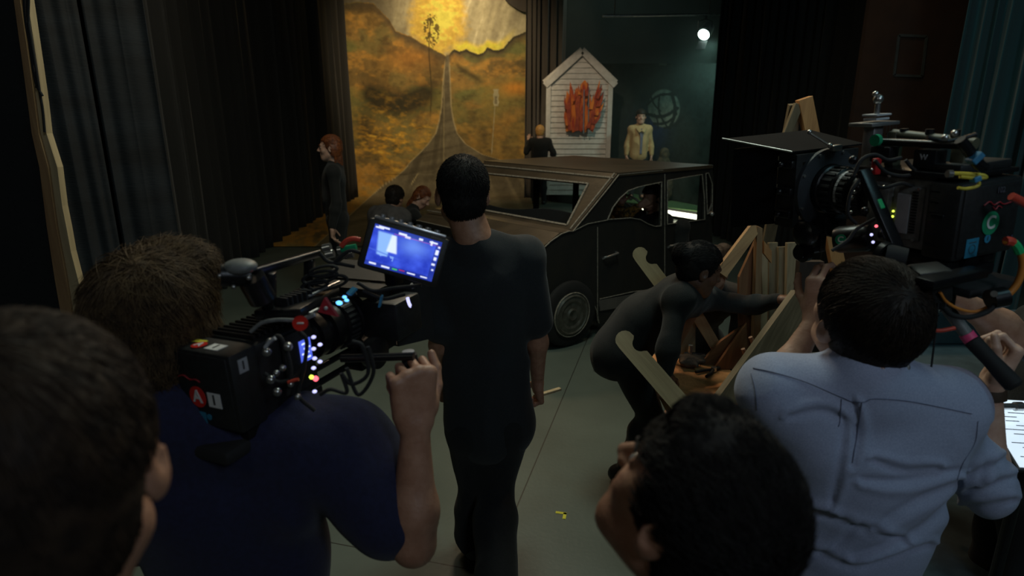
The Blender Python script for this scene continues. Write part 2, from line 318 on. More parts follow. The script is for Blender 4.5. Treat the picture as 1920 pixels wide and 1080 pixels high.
# ------------------------------------------------------------------ soft solids (signed distances, smooth unions, surface nets)
def _n(v): v = np.array(v, float); return v/np.linalg.norm(v)
class Shape:
    def __init__(s): s.ops = []
    def copy(s): c = Shape(); c.ops = list(s.ops); return c
    def cone(s, a, b, ra, rb=None, k=.02, lat=None, flat=1., mode='add'):
        a, b = np.array(a, float), np.array(b, float); rb = ra if rb is None else rb
        d = b-a; L = max(np.linalg.norm(d), 1e-6); u = d/L; w = None
        if lat is not None and flat != 1.: w = np.cross(u, _n(lat)); w = w/max(np.linalg.norm(w), 1e-6)
        def fn(X, Y, Z):
            x, y, z = X-a[0], Y-a[1], Z-a[2]
            t = np.clip((x*u[0]+y*u[1]+z*u[2])/L, 0, 1)
            qx, qy, qz = x-t*d[0], y-t*d[1], z-t*d[2]; q = qx*qx+qy*qy+qz*qz
            if w is not None: q = q+(1/flat**2-1)*(qx*w[0]+qy*w[1]+qz*w[2])**2
            r = np.sqrt(q)-(ra+(rb-ra)*t)
            return r*(flat if w is not None and flat < 1 else 1)
        R = max(ra, rb)*max(1, flat)
        s.ops.append((fn, np.minimum(a, b)-R, np.maximum(a, b)+R, k, mode)); return s
    def ell(s, c, r, R=None, k=.02, mode='add'):
        c, r = np.array(c, float), np.array(r, float); R = np.eye(3) if R is None else np.array(R, float)   # rows of R = local axes
        def fn(X, Y, Z):
            x, y, z = X-c[0], Y-c[1], Z-c[2]
            l = [(R[i, 0]*x+R[i, 1]*y+R[i, 2]*z)/r[i] for i in range(3)]
            k0 = np.sqrt(l[0]**2+l[1]**2+l[2]**2); k1 = np.sqrt((l[0]/r[0])**2+(l[1]/r[1])**2+(l[2]/r[2])**2)
            return k0*(k0-1)/np.maximum(k1, 1e-6)
        m = np.sqrt(((R.T*r)**2).sum(1)) if not np.allclose(R, np.eye(3)) else r
        s.ops.append((fn, c-m, c+m, k, mode)); return s
    def box(s, c, half, R=None, rad=.01, k=.01, mode='add'):
        c, hf = np.array(c, float), np.array(half, float)-rad; R = np.eye(3) if R is None else np.array(R, float)
        def fn(X, Y, Z):
            x, y, z = X-c[0], Y-c[1], Z-c[2]
            q = [np.abs(R[i, 0]*x+R[i, 1]*y+R[i, 2]*z)-hf[i] for i in range(3)]
            return np.sqrt(sum(np.maximum(v, 0)**2 for v in q))+np.minimum(np.maximum(np.maximum(q[0], q[1]), q[2]), 0)-rad
        m = (np.abs(R.T)*(hf+rad)).sum(1)
        s.ops.append((fn, c-m, c+m, k, mode)); return s
    def bounds(s):
        a = [o for o in s.ops if o[4] == 'add']
        return np.min([o[1] for o in a], 0), np.max([o[2] for o in a], 0)
    def net(s, h, lo=None, hi=None):
        L0, H0 = s.bounds(); lo = L0-3*h if lo is None else np.maximum(lo, L0-3*h); hi = H0+3*h if hi is None else np.minimum(hi, H0+3*h)
        lo = np.floor(lo/h)*h; n = np.ceil((hi-lo)/h).astype(int)+1
        if (n < 3).any(): return np.zeros((0, 3)), np.zeros((0, 4), int)
        D = np.full(n, 10., np.float32); ax = [lo[i]+h*np.arange(n[i]) for i in range(3)]
        for fn, a, b, k, mode in s.ops:
            mg = k+3*h; i0 = np.maximum(np.floor((a-mg-lo)/h).astype(int), 0); i1 = np.minimum(np.ceil((b+mg-lo)/h).astype(int)+1, n)
            if (i1 <= i0).any(): continue
            sl = tuple(slice(i0[j], i1[j]) for j in range(3))
            v = fn(ax[0][sl[0]][:, None, None], ax[1][sl[1]][None, :, None], ax[2][sl[2]][None, None, :]).astype(np.float32)
            c = D[sl]
            if mode == 'add':
                hh = np.maximum(k-np.abs(c-v), 0)/max(k, 1e-6); D[sl] = np.minimum(c, v)-hh*hh*k*.25
            else:
                v = -v; hh = np.maximum(k-np.abs(c-v), 0)/max(k, 1e-6); D[sl] = np.maximum(c, v)+hh*hh*k*.25
        S = D < 0
        cnt = sum(S[i:n[0]-1+i, j:n[1]-1+j, l:n[2]-1+l].astype(np.int8) for i in (0, 1) for j in (0, 1) for l in (0, 1))
        I, J, K = np.nonzero((cnt > 0) & (cnt < 8)); N = len(I)
        idx = np.full(n-1, -1, np.int32); idx[I, J, K] = np.arange(N)
        acc = np.zeros((N, 3)); wt = np.zeros(N)
        cs = [(i, j, l) for i in (0, 1) for j in (0, 1) for l in (0, 1)]
        val = {c: D[I+c[0], J+c[1], K+c[2]] for c in cs}
        for c in cs:
            for axi in range(3):
                if c[axi]: continue
                e = list(c); e[axi] = 1; e = tuple(e); va, vb = val[c], val[e]; m = (va < 0) != (vb < 0)
                t = np.where(m, va/np.where(m, va-vb, 1), 0)
                for q in range(3): acc[:, q] += np.where(m, c[q]+(t if q == axi else 0), 0)
                wt += m
        P = acc/np.maximum(wt, 1)[:, None]; P = (P+np.stack([I, J, K], 1))*h+lo
        Q = []
        for axi in range(3):
            u, v = (axi+1) % 3, (axi+2) % 3
            A = [slice(None)]*3; B = [slice(None)]*3; A[axi] = slice(0, -1); B[axi] = slice(1, None)
            e = S[tuple(A)] != S[tuple(B)]; ii = np.stack(np.nonzero(e), 1)
            ii = ii[(ii[:, u] > 0) & (ii[:, v] > 0) & (ii[:, u] < n[u]-1) & (ii[:, v] < n[v]-1)]
            if not len(ii): continue
            flip = S[tuple(A)][tuple(ii.T)]
            def g(du, dv): w_ = ii.copy(); w_[:, u] -= du; w_[:, v] -= dv; return idx[tuple(w_.T)]
            q = np.stack([g(1, 1), g(0, 1), g(0, 0), g(1, 0)], 1)
            q[~flip] = q[~flip][:, ::-1]; Q.append(q[(q >= 0).all(1)])
        return P, (np.concatenate(Q) if Q else np.zeros((0, 4), int))
def multi_net(shape, h, fine):
    """fine: list of (lo, hi, h) boxes taken out of the coarse grid's faces and meshed finer"""
    V, F = shape.net(h); Vs, Fs, off = [], [], 0
    keep = np.ones(len(F), bool)
    cen = V[F].mean(1) if len(F) else np.zeros((0, 3))
    for lo, hi, hf in fine: keep &= ~((cen > np.array(lo)).all(1) & (cen < np.array(hi)).all(1))
    Vs.append(V); Fs.append(F[keep]); off = len(V)
    for lo, hi, hf in fine:
        v, f = shape.net(hf, np.array(lo)-h*.6, np.array(hi)+h*.6); Vs.append(v); Fs.append(f+off); off += len(v)
    V, F = np.concatenate(Vs), np.concatenate(Fs)
    used = np.unique(F); mp = np.full(len(V), -1); mp[used] = np.arange(len(used))
    return V[used], mp[F]
def vnormals(V, F):
    return _vn(V, F)*(1 if (V[F[:,0]]*np.cross(V[F[:,1]]-V[F[:,0]], V[F[:,2]]-V[F[:,0]])).sum() > 0 else -1)
def _vn(V, F):
    a = V[F[:, 2]]-V[F[:, 0]]; b = V[F[:, 3]]-V[F[:, 1]]; fn = np.cross(a, b); N = np.zeros_like(V)
    for i in range(4): np.add.at(N, F[:, i], fn)
    return N/np.maximum(np.linalg.norm(N, axis=1), 1e-9)[:, None]
def solid(name, shape, h, m, parent=None, fine=(), disp=None, relax=1):
    V, F = multi_net(shape, h, list(fine))
    for _ in range(relax):
        S = np.zeros_like(V); C = np.zeros(len(V))
        for i in range(4):
            for j in (1, 3): np.add.at(S, F[:, i], V[F[:, (i+j) % 4]]); np.add.at(C, F[:, i], 1)
        V = V*.5+.5*S/np.maximum(C, 1)[:, None]
    if disp is not None: V = V+vnormals(V, F)*disp(V)[:, None]
    o = link(name, fast_mesh(name, V, F), m, parent, smooth=True); o['_n'] = 0; del o['_n']
    return o, V, F
def folds(amp=.006, scale=9, axis=(0, 0, 1), stretch=.35, seed=0, fine=.3):
    a = np.array(axis, float)
    def f(V):
        t = V@a; P = V-np.outer(t, a)*(1-stretch)
        P = P+.05*np.stack([vnoise(*(V.T*6+seed)), vnoise(*(V.T*6+seed+9)), vnoise(*(V.T*6+seed+17))], 1)
        n = vnoise(*(P.T*scale+seed)); n2 = vnoise(*(P.T*scale*2.3+seed+31))
        rid = 1-2*np.abs(n-.5)*2
        return amp*(rid-.3)+amp*fine*(n2-.5)*2
    return f
def strands(name, V, N, keep, n, length, flow, m, parent, center, r=.0009, lift=.12, steps=6, jitter=.25, clump=9., seed=1, lenvar=.5, shape=None):
    rg = np.random.default_rng(seed); idx = np.nonzero(keep)[0]
    if not len(idx): return None
    pick = rg.choice(idx, n); P = V[pick]+rg.normal(0, .003, (n, 3)); c = np.array(center, float); nr = N[pick]
    L = length*(1-lenvar*rg.random(n)); path = [P-nr*.003]; cur = P.copy()
    J = np.stack([fbm(*(P.T*clump*10+seed*5+k*13), o=2)-.5 for k in range(3)], 1)*3*jitter+rg.normal(0, jitter*.35, (n, 3))
    rad0 = np.linalg.norm(cur-c, axis=1)
    lf = (lift*(.4+.9*rg.random(n)))[:, None]
    for s_ in range(steps-1):
        e = (cur-c); e /= np.linalg.norm(e, axis=1)[:, None]
        f = flow(cur)+J; t = f-e*(f*e).sum(1)[:, None]; t /= np.maximum(np.linalg.norm(t, axis=1), 1e-6)[:, None]
        cur = cur+t*(L/(steps-1))[:, None]
        if shape is not None:
            sd = np.min([o_[0](cur[:, 0], cur[:, 1], cur[:, 2]) for o_ in shape.ops if o_[4] == 'add'], 0)
            cur = cur-e*(sd-lf[:, 0]*L*(s_+1)/(steps-1)*.6-.001)[:, None]
        else: cur = cur+e*lf*(L/(steps-1))[:, None]
        path.append(cur.copy())
    path = np.stack(path, 1)
    tan = np.gradient(path, axis=1); tan /= np.maximum(np.linalg.norm(tan, axis=2), 1e-9)[..., None]
    ref = nr[:, None, :]; x = np.cross(tan, ref); x /= np.maximum(np.linalg.norm(x, axis=2), 1e-6)[..., None]; y = np.cross(tan, x)
    rr = (r*(1-np.linspace(0, .85, steps)**2))[None, :, None]
    ring = [path+rr*(x*math.cos(a)+y*math.sin(a)) for a in (0, 2.094, 4.189)]
    VV = np.stack(ring, 2).reshape(-1, 3); base = (np.arange(n)[:, None]*steps+np.arange(steps-1)[None, :])*3
    F = []
    for j in range(3):
        k = (j+1) % 3; F.append(np.stack([base+j, base+k, base+3+k, base+3+j], -1).reshape(-1, 4))
    return link(name, fast_mesh(name, VV, np.concatenate(F)), m, parent, smooth=True)

# ------------------------------------------------------------------ people
def A(*v): return np.array(v, float)
def frame(f, u):
    f = _n(f); u = np.array(u, float); u = _n(u-f*np.dot(u, f)); return np.stack([np.cross(f, u), f, u])
def add_head(s, c, R, k=1., nose=1.):
    P = lambda x, y, z: c+k*(x*R[0]+y*R[1]+z*R[2])
    s.ell(P(0, -.014, .036), A(.073, .094, .082)*k, R, .01)
    s.ell(P(0, .026, -.035), A(.058, .066, .078)*k, R, .03)
    s.ell(P(0, .058, -.088), A(.030, .026, .024)*k, R, .03)
    for x in (-1, 1):
        s.ell(P(x*.038, .056, -.022), A(.022, .022, .02)*k, R, .025)
        s.cone(P(x*.05, .0, -.06), P(x*.022, .06, -.098), .018*k, .014*k, .03)
    s.cone(P(-.03, .076, .03), P(.03, .076, .03), .012*k, None, .018)
    for x in (-1, 1): s.ell(P(x*.031, .093, .008), A(.019, .014, .012)*k, R, .014, 'sub')
    for x in (-1, 1): s.ell(P(x*.031, .074, .008), A(.015, .0125, .0125)*k, R, .004)
    s.cone(P(0, .082, .022), P(0, .082+.028*nose, -.022), .008*k, .0115*k, .012)
    for x in (-1, 1): s.ell(P(x*.012, .093+.006*nose, -.026), A(.008, .009, .007)*k, R, .007)
    s.cone(P(-.019, .084, -.052), P(.019, .084, -.052), .0062*k, None, .008); s.cone(P(-.016, .082, -.063), P(.016, .082, -.063), .0072*k, None, .008)
    s.cone(P(-.022, .096, -.0575), P(.022, .096, -.0575), .003*k, None, .003, mode='sub')
    for x in (-1, 1):
        Re = np.stack([_n(R[0]*x+R[1]*-.45), np.cross(R[2], _n(R[0]*x+R[1]*-.45)), R[2]])
        s.ell(P(x*.083, -.014, -.006), A(.0075, .020, .032)*k, Re, .008)
        s.ell(P(x*.0735, .0, -.004), A(.012, .011, .014)*k, R, .006)
        s.ell(P(x*.091, -.010, .002), A(.006, .010, .017)*k, Re, .005, 'sub')
    return P
def add_hand(s, wr, d, n, side, curl=(30, 30, 35, 40), thumb=(35, 20), k=1., spread=.0, tdir=None, fr=1.):
    """d towards the knuckles, n back of the hand, side +1/-1 picks the thumb side along d x n"""
    d = _n(d); n = np.array(n, float); n = _n(n-d*np.dot(n, d)); t = side*np.cross(d, n); wr = np.array(wr, float)
    P = lambda a, b, c=0: wr+k*(a*d+b*t+c*n)
    offs = (.032, .011, -.011, -.031); kn = []
    for i, o in enumerate(offs):
        K = P((.092, .096, .091, .082)[i], o, .002); kn.append(K)
        s.cone(P(.004, o*.55, 0), K, .0165*k, .0125*k, .016)
    s.cone(P(.03, .026, -.008), P(.055, .020, -.008), .017*k, .013*k, .015)
    s.cone(P(.02, -.022, -.007), P(.055, -.026, -.006), .015*k, .012*k, .015)
    ln = ((.043, .027, .021), (.047, .030, .022), (.043, .028, .021), (.034, .021, .019)); tips = []
    for i in range(4):
        p = kn[i]; a = 0; c = curl[i] if hasattr(curl[i], '__len__') else (curl[i], curl[i]*1.15, curl[i]*.7)
        sp = spread*(1.5-i)
        for j in range(3):
            a += math.radians(c[j]); dr = _n(math.cos(a)*(d+t*math.tan(sp))-math.sin(a)*n); q = p+dr*ln[i][j]*k
            s.cone(p, q, (.0090, .0080, .0072)[j]*k*fr, (.0082, .0073, .0062)[j]*k*fr, .003 if j else .006); p = q
        tips.append(p)
    p = P(.022, .030, -.006); td = _n(.62*d+.72*t-.30*n) if tdir is None else _n(tdir[0]*d+tdir[1]*t+tdir[2]*n)
    for j, L in enumerate((.044, .033, .027)):
        if j:
            ax = _n(np.cross(td, -n)) if abs(np.dot(td, n)) < .95 else t
            td = _n(td*math.cos(math.radians(thumb[j-1]))+_n(-.5*n+.9*d-.5*t)*math.sin(math.radians(thumb[j-1])))
        q = p+td*L*k; s.cone(p, q, (.0135, .0105, .0098)[j]*k*fr, (.0105, .0095, .0078)[j]*k*fr, .012 if j == 0 else .004); p = q
    return tips, p
def pose(base, az, H=1.75, lean=0.):
    s = H/1.75; az = math.radians(az); f = A(math.sin(az), math.cos(az), 0); r = A(math.cos(az), -math.sin(az), 0); b = A(*base)
    W = lambda x, y, z: b+s*(x*r+y*f)+A(0, 0, s*z)
    J = dict(s=s, f=f, r=r, pelvis=W(0, 0, .95), waist=W(0, .01, 1.10), chest=W(0, .01, 1.30), neck=W(0, -.02, 1.47), head=W(0, .02, 1.635))
    for q, x in (('l', -1), ('r', 1)):
        J['sh'+q] = W(x*.185, -.01, 1.415); J['el'+q] = W(x*.235, -.03, 1.13); J['wr'+q] = W(x*.25, .03, .88)
        J['hip'+q] = W(x*.09, 0, .92); J['kn'+q] = W(x*.10, .02, .50); J['an'+q] = W(x*.11, -.02, .085); J['toe'+q] = W(x*.13, .15, .035)
    J['base'] = b; return J
def creases(items, amp=.006, wpx=7.):
    S = [np.array(smoothpath([(x, y, 0) for x, y in it], 6))[:, :2] for it in items]
    def f(V):
        px, py = to_px(V[:, 0], V[:, 1], V[:, 2]); out = np.zeros(len(V))
        for P in S:
            best = np.full(len(V), 1e9); side = np.zeros(len(V)); L = len(P)-1
            for i in range(L):
                a, d = P[i], P[i+1]-P[i]; t = np.clip(((px-a[0])*d[0]+(py-a[1])*d[1])/max(d@d, 1e-6), 0, 1)
                dx, dy = px-a[0]-t*d[0], py-a[1]-t*d[1]; q = np.hypot(dx, dy)*(1+.8*max(abs((i+.5)/L-.5)-.25, 0)*2); m = q < best; best[m] = q[m]; side[m] = np.sign(dx*d[1]-dy*d[0])[m]
            out += amp*(-1.0*np.exp(-(best/wpx)**2)+.85*np.exp(-((best-wpx*1.7)/(wpx*1.1))**2)*(side > 0))
        return out
    return f
def torso(s, J, e=0., g=1., low=True):
    r = _n(J['shr']-J['shl']); nb, ch, wa, pe = J['neck'], J['chest'], J['waist'], J['pelvis']; k = J['s']*g
    up = _n(nb-ch)
    s.cone(ch+up*.06*k, wa, (.150+e)*k, (.132+e)*k, .06, r, .66); s.cone(ch-up*.0, ch-up*.10*k, (.155+e)*k, (.15+e)*k, .05, r, .68)
    for q in 'lr':
        s.cone(nb-up*.045*k, J['sh'+q]+up*.01*k, (.055+e*.8)*k, (.052+e)*k, .05); s.cone(J['sh'+q], J['sh'+q]*.6+ch*.4, (.055+e)*k, (.08+e)*k, .05)
    if low: s.cone(wa, pe, (.135+e)*k, (.155+e)*k, .06, r, .72)
    return s
def arm(s, J, q, e=0., g=1., frac=1., to=None):
    k = J['s']*g*J.get('ag', 1.); a, b, c = J['sh'+q], J['el'+q], J['wr'+q]
    if frac <= .5:
        t = frac*2; s.cone(a, a+(b-a)*t, (.052+e)*k, (.052-.010*t+e*1.5)*k, .03); return s
    s.cone(a, b, (.052+e)*k, (.040+e)*k, .03)
    t = (frac-.5)*2; m = b+(c-b)*.28
    s.cone(b, m if t > .28 else b+(c-b)*t, (.039+e)*k, (.043+e)*k, .02)
    if t > .28: s.cone(m, b+(c-b)*t, (.043+e)*k, (.043-.017*(t-.28)/.72+e)*k, .03)
    return s
def leg(s, J, q, e=0., g=1., flare=0.):
    k = J['s']*g; a, b, c = J['hip'+q], J['kn'+q], J['an'+q]
    s.cone(a, b, (.088+e)*k, (.056+e)*k, .04); m = b+(c-b)*.3-J['f']*.012
    s.cone(b, m, (.055+e)*k, (.055+e+flare*.5)*k, .03); s.cone(m, c, (.054+e+flare*.5)*k, (.036+e+flare)*k, .03); return s
def glut(s, J, e=0., g=1.):
    k = J['s']*g
    for q in 'lr': s.ell(J['hip'+q]-J['f']*.035*k+A(0, 0, .02), A(.085+e, .085+e, .10+e)*k, None, .05)
    return s
HAIR_SETS = {}
def hair_shape(style, P, R, k=1., e=.0):
    h = Shape()
    if style in ('short', 'crop', 'quiff'):
        t = .006 if style == 'crop' else .014
        h.ell(P(0, -.014, .036+t*.3), (A(.074, .095, .083)+t+e)*k, R, .01)
        h.ell(P(0, -.045, -.02), (A(.062, .056, .062)+t*.6+e)*k, R, .03)
        if style == 'quiff': h.ell(P(0, .035, .105), (A(.055, .05, .028)+e)*k, R, .03)
        h.box(P(0, .125, -.075), A(.12, .11, .125)*k, R, .03, .012, 'sub'); h.box(P(0, .05, -.14), A(.12, .10, .10)*k, R, .03, .01, 'sub')
        h.ell(P(0, -.06, -.125), A(.10, .07, .055)*k, R, .012, 'sub')
        for x in (-1, 1): h.ell(P(x*.090, -.010, -.010), A(.024, .026, .038)*k, R, .008, 'sub')
    elif style == 'mop':
        h.ell(P(0, -.018, .045), (A(.094, .112, .100)+e)*k, R, .01); h.ell(P(0, -.05, -.03), A(.088, .07, .085)*k, R, .04)
        for x in (-1, 1): h.ell(P(x*.07, -.02, -.01), A(.03, .05, .06)*k, R, .03)
        h.ell(P(.02, .03, .11), A(.07, .06, .04)*k, R, .03)
        h.box(P(0, .135, -.075), A(.062, .10, .12)*k, R, .03, .02, 'sub'); h.box(P(0, .06, -.16), A(.12, .09, .10)*k, R, .03, .01, 'sub')
    elif style in ('bun', 'long', 'tail'):
        h.ell(P(0, -.018, .042), (A(.081, .100, .088)+e)*k, R, .01); h.ell(P(0, -.05, -.01), A(.07, .06, .07)*k, R, .03)
        if style == 'bun': h.ell(P(0, -.115, .05), A(.05, .045, .05)*k, R, .02)
        if style == 'tail': h.cone(P(0, -.10, .0), P(0, -.12, -.16), .03*k, .018*k, .02)
        if style == 'long':
            h.cone(P(0, -.07, -.02), P(0, -.075, -.17), .062*k, .045*k, .04, R[0], .6)
            for x in (-1, 1): h.cone(P(x*.06, -.02, 0), P(x*.06, -.03, -.13), .03*k, .022*k, .03)
        h.box(P(0, .13, -.07), A(.066, .10, .13)*k, R, .03, .02, 'sub'); h.box(P(0, .06, -.16), A(.12, .10, .11)*k, R, .03, .01, 'sub')
        for x in (-1, 1): h.ell(P(x*.082, .0, -.012), A(.02, .025, .036)*k, R, .01, 'sub')
    return h
def rebase(o, base, parent=None):
    o.data.transform(Matrix.Translation(-Vector(base)))
    if parent is None: o.location = base
    else: o.parent = parent
LASTP = {}
def make_person(J, label, cat='person', skin='skin', h=.008, hf=.004, head=(None, None, 1.), hands=(), hair=None, top=None, bottom=None, shoes='shoe', g=1., eyes=False, group=None, fineboxes=()):
    f = J['f'] if head[0] is None else np.array(head[0], float); u = A(0, 0, 1) if head[1] is None else np.array(head[1], float)
    R = frame(f, u); hk = head[2]*J['s']**.3
    B = Shape(); torso(B, J, -.010 if top else 0, g); glut(B, J, -.016, g)
    for q in 'lr': arm(B, J, q, 0, g); leg(B, J, q, -.006, g)
    hc = J['head']; B.cone(J['neck']-A(0, 0, .01), hc-R[1]*.022-R[2]*.05, .064*hk, .060*hk, .03)
    P = add_head(B, hc, R, hk)
    fine = [(hc-.15*hk, hc+.15*hk, hf)]
    for hd in hands:
        q = hd['q']; n0 = len(B.ops); add_hand(B, J['wr'+q], hd['d'], hd['n'], hd['side'], hd.get('curl', (25, 28, 32, 36)), hd.get('thumb', (30, 20)), hd.get('k', 1.)*J['s'], hd.get('spread', 0), hd.get('tdir'))
        lo = np.min([o[1] for o in B.ops[n0:]], 0)-.004; hi = np.max([o[2] for o in B.ops[n0:]], 0)+.004; fine.append((lo, hi, hd.get('h', .003)))
    for q in 'lr': B.cone(J['an'+q], J['toe'+q], .036*J['s'], .028*J['s'], .02)
    # overlapping fine boxes are merged by dropping smaller overlaps
    base = Vector(J['base'])
    o, V, F = solid('person', B, h, M[skin], fine=fine); rebase(o, base)
    tag(o, label, cat, group)
    if hair:
        H = hair_shape(hair['style'], P, R, hk, hair.get('e', 0)); hh = hair.get('h', .005)
        ho, HV, HF = solid('hair', H, hh, M[hair['mat']], disp=(lambda V, a=hair.get('amp', .004), fr=hair.get('freq', 40): a*(fbm(*(V.T*fr), o=3)-.5)*2)); rebase(ho, base, o)
        if hair.get('n'):
            N = vnormals(HV, HF); crown = P(0, -.06, .115); down = -R[2]; back = -R[1]
            st = hair['style']
            def flow(X, st=st):
                d = X-crown; d = d/np.maximum(np.linalg.norm(d, axis=1), 1e-4)[:, None]
                if st in ('short', 'crop', 'mop'): return d+.35*down
                if st == 'quiff': return .35*d+.9*R[1]+.3*R[2]
                return back*.9+.2*down
            out = ((HV-hc)*N).sum(1) > .02
            so = strands('hair_strands', HV, N, out, hair['n'], hair.get('len', .03), flow, M[hair['mat']], None, hc, hair.get('r', .0009), hair.get('lift', .12), hair.get('steps', 6), hair.get('jit', .3), seed=hair.get('seed', 3), shape=H)
            rebase(so, base, o); so.parent = ho
    if top:
        T = Shape(); e = top.get('e', .012); torso(T, J, e, g, low=True); hem = top.get('hem', 0.)
        if hem: T.cone(J['waist'], J['pelvis']+_n(J['pelvis']-J['waist'])*hem, (.135+e)*J['s']*g, (.165+e*1.3)*J['s']*g, .05, _n(J['shr']-J['shl']), .76)
        for q, fr in zip('lr', top.get('sleeve', (1., 1.))): arm(T, J, q, top.get('es', e), g, fr)
        if top.get('collar'):
            d = _n(hc-J['neck']); T.cone(J['neck']-d*.015, J['neck']+d*top['collar'], .066, .060, .02)
        else: T.ell(J['neck']+_n(hc-J['neck'])*.05, A(.07, .07, .045), None, .01, 'sub')
        for op in top.get('ops', ()): op(T)
        nm = top.get('name', 'shirt'); to, TV, TF = solid(nm, T, top.get('h', .010), M[top['mat']], disp=(lambda V, f1=folds(top.get('amp', .007), top.get('fs', 9), top.get('axis', (0, 0, 1)), top.get('st', .4), top.get('seed', 3)), f2=top.get('creases'): f1(V)+(f2(V) if f2 else 0)), relax=2); rebase(to, base, o); J['_top'] = to
    if bottom:
        Q = Shape(); e = bottom.get('e', .014); Q.cone(J['waist']*.35+J['pelvis']*.65, J['pelvis'], (.132+e*.6)*J['s']*g, (.155+e*.8)*J['s']*g, .05, _n(J['hipr']-J['hipl']), .74); glut(Q, J, 0, g)
        for q in 'lr': leg(Q, J, q, e, g, bottom.get('flare', .012))
        qo, _, _ = solid('trousers', Q, bottom.get('h', .012), M[bottom['mat']], disp=folds(.007, 8, st_axis, .5, 11), relax=2); rebase(qo, base, o)
    if shoes:
        for q in 'lr':
            S = Shape(); an, toe = J['an'+q], J['toe'+q]; d = _n((toe-an)*A(1, 1, 0)+1e-6); heel = an-d*.045+A(0, 0, -.04)
            S.cone(heel, toe+A(0, 0, .004), .040, .034, .03); S.cone(an+A(0, 0, .0), heel, .044, .04, .03)
            z0 = min(toe[2], an[2]-.05)-.035
            S.box(A(toe[0], toe[1], z0-.1), A(.5, .5, .1), None, .001, .004, 'sub')
            so, _, _ = solid('shoe', S, .008, M[shoes]); rebase(so, base, o)
    return o, P, R
st_axis = (0, 0, 1)
def add_eyes(o, P, R, k, base, brow='hair_dark'):
    for x in (-1, 1):
        e = MB().ball(P(x*.031, .0755, .008), .0125*k).done('eye', M['eye'], smooth=60); rebase(e, base, o)
        i = MB().ball(P(x*.031, .0835, .008), (.0055*k,)*3).done('iris', M['iris'], smooth=60); rebase(i, base, e)
        b = MB().tube([P(x*.014, .094, .027), P(x*.032, .094, .033), P(x*.05, .08, .028)], .0035*k, 6, taper=(.8, 1.1, .5)).done('eyebrow', M[brow], smooth=60); rebase(b, base, o)

# ------------------------------------------------------------------ the setting
def struct(o): o['kind'] = 'structure'; return o
fm = mat('grey_green_floor_paint', (.118, .148, .128), .42, col2=(.078, .10, .086), scale=1.6, bump=.08, bscale=40, detail=8, contrast=(.3, .7))
def floor_nodes(m):
    N, L = m.node_tree.nodes, m.node_tree.links; b = N['Principled BSDF']
    ramp = [n for n in N if n.type == 'VALTORGB'][0]
    tc = N.new('ShaderNodeTexCoord'); mp = N.new('ShaderNodeMapping'); mp.vector_type = 'POINT'; mp.inputs['Rotation'].default_value = (0, 0, math.radians(14.9))
    mp.inputs['Location'].default_value = (.673, -2.14, 0)
    L.new(tc.outputs['Object'], mp.inputs[0]); sp = N.new('ShaderNodeSeparateXYZ'); L.new(mp.outputs[0], sp.inputs[0])
    outs = []
    for ax, per in (('X', 1.22), ('Y', 2.44)):
        a = N.new('ShaderNodeMath'); a.operation = 'PINGPONG'; a.inputs[1].default_value = per; L.new(sp.outputs[ax], a.inputs[0])
        c = N.new('ShaderNodeMath'); c.operation = 'LESS_THAN'; c.inputs[1].default_value = .0035; L.new(a.outputs[0], c.inputs[0]); outs.append(c)
    mx = N.new('ShaderNodeMath'); mx.operation = 'MAXIMUM'; L.new(outs[0].outputs[0], mx.inputs[0]); L.new(outs[1].outputs[0], mx.inputs[1])
    vz = N.new('ShaderNodeTexVoronoi'); vz.inputs['Scale'].default_value = 2.1; L.new(tc.outputs['Object'], vz.inputs['Vector'])
    sc = N.new('ShaderNodeMath'); sc.operation = 'LESS_THAN'; sc.inputs[1].default_value = .022; L.new(vz.outputs['Distance'], sc.inputs[0])
    m2 = N.new('ShaderNodeMath'); m2.operation = 'MAXIMUM'; L.new(mx.outputs[0], m2.inputs[0]); L.new(sc.outputs[0], m2.inputs[1])
    mix = N.new('ShaderNodeMix'); mix.data_type = 'RGBA'; L.new(m2.outputs[0], mix.inputs[0]); L.new(ramp.outputs[0], mix.inputs[6]); mix.inputs[7].default_value = (.03, .032, .028, 1)
    L.new(mix.outputs[2], b.inputs['Base Color'])
floor_nodes(fm)
struct(MB().box((0, 7, -.05), (14, 22, .1)).done('floor', fm))
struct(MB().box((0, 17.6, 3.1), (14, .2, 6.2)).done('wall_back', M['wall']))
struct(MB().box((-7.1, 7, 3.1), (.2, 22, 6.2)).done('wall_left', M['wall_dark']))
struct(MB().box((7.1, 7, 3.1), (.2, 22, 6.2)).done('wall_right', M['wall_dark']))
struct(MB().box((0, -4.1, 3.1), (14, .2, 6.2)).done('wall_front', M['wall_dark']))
struct(MB().box((0, 7, 6.25), (14, 22, .1)).done('ceiling', M['wall_dark']))

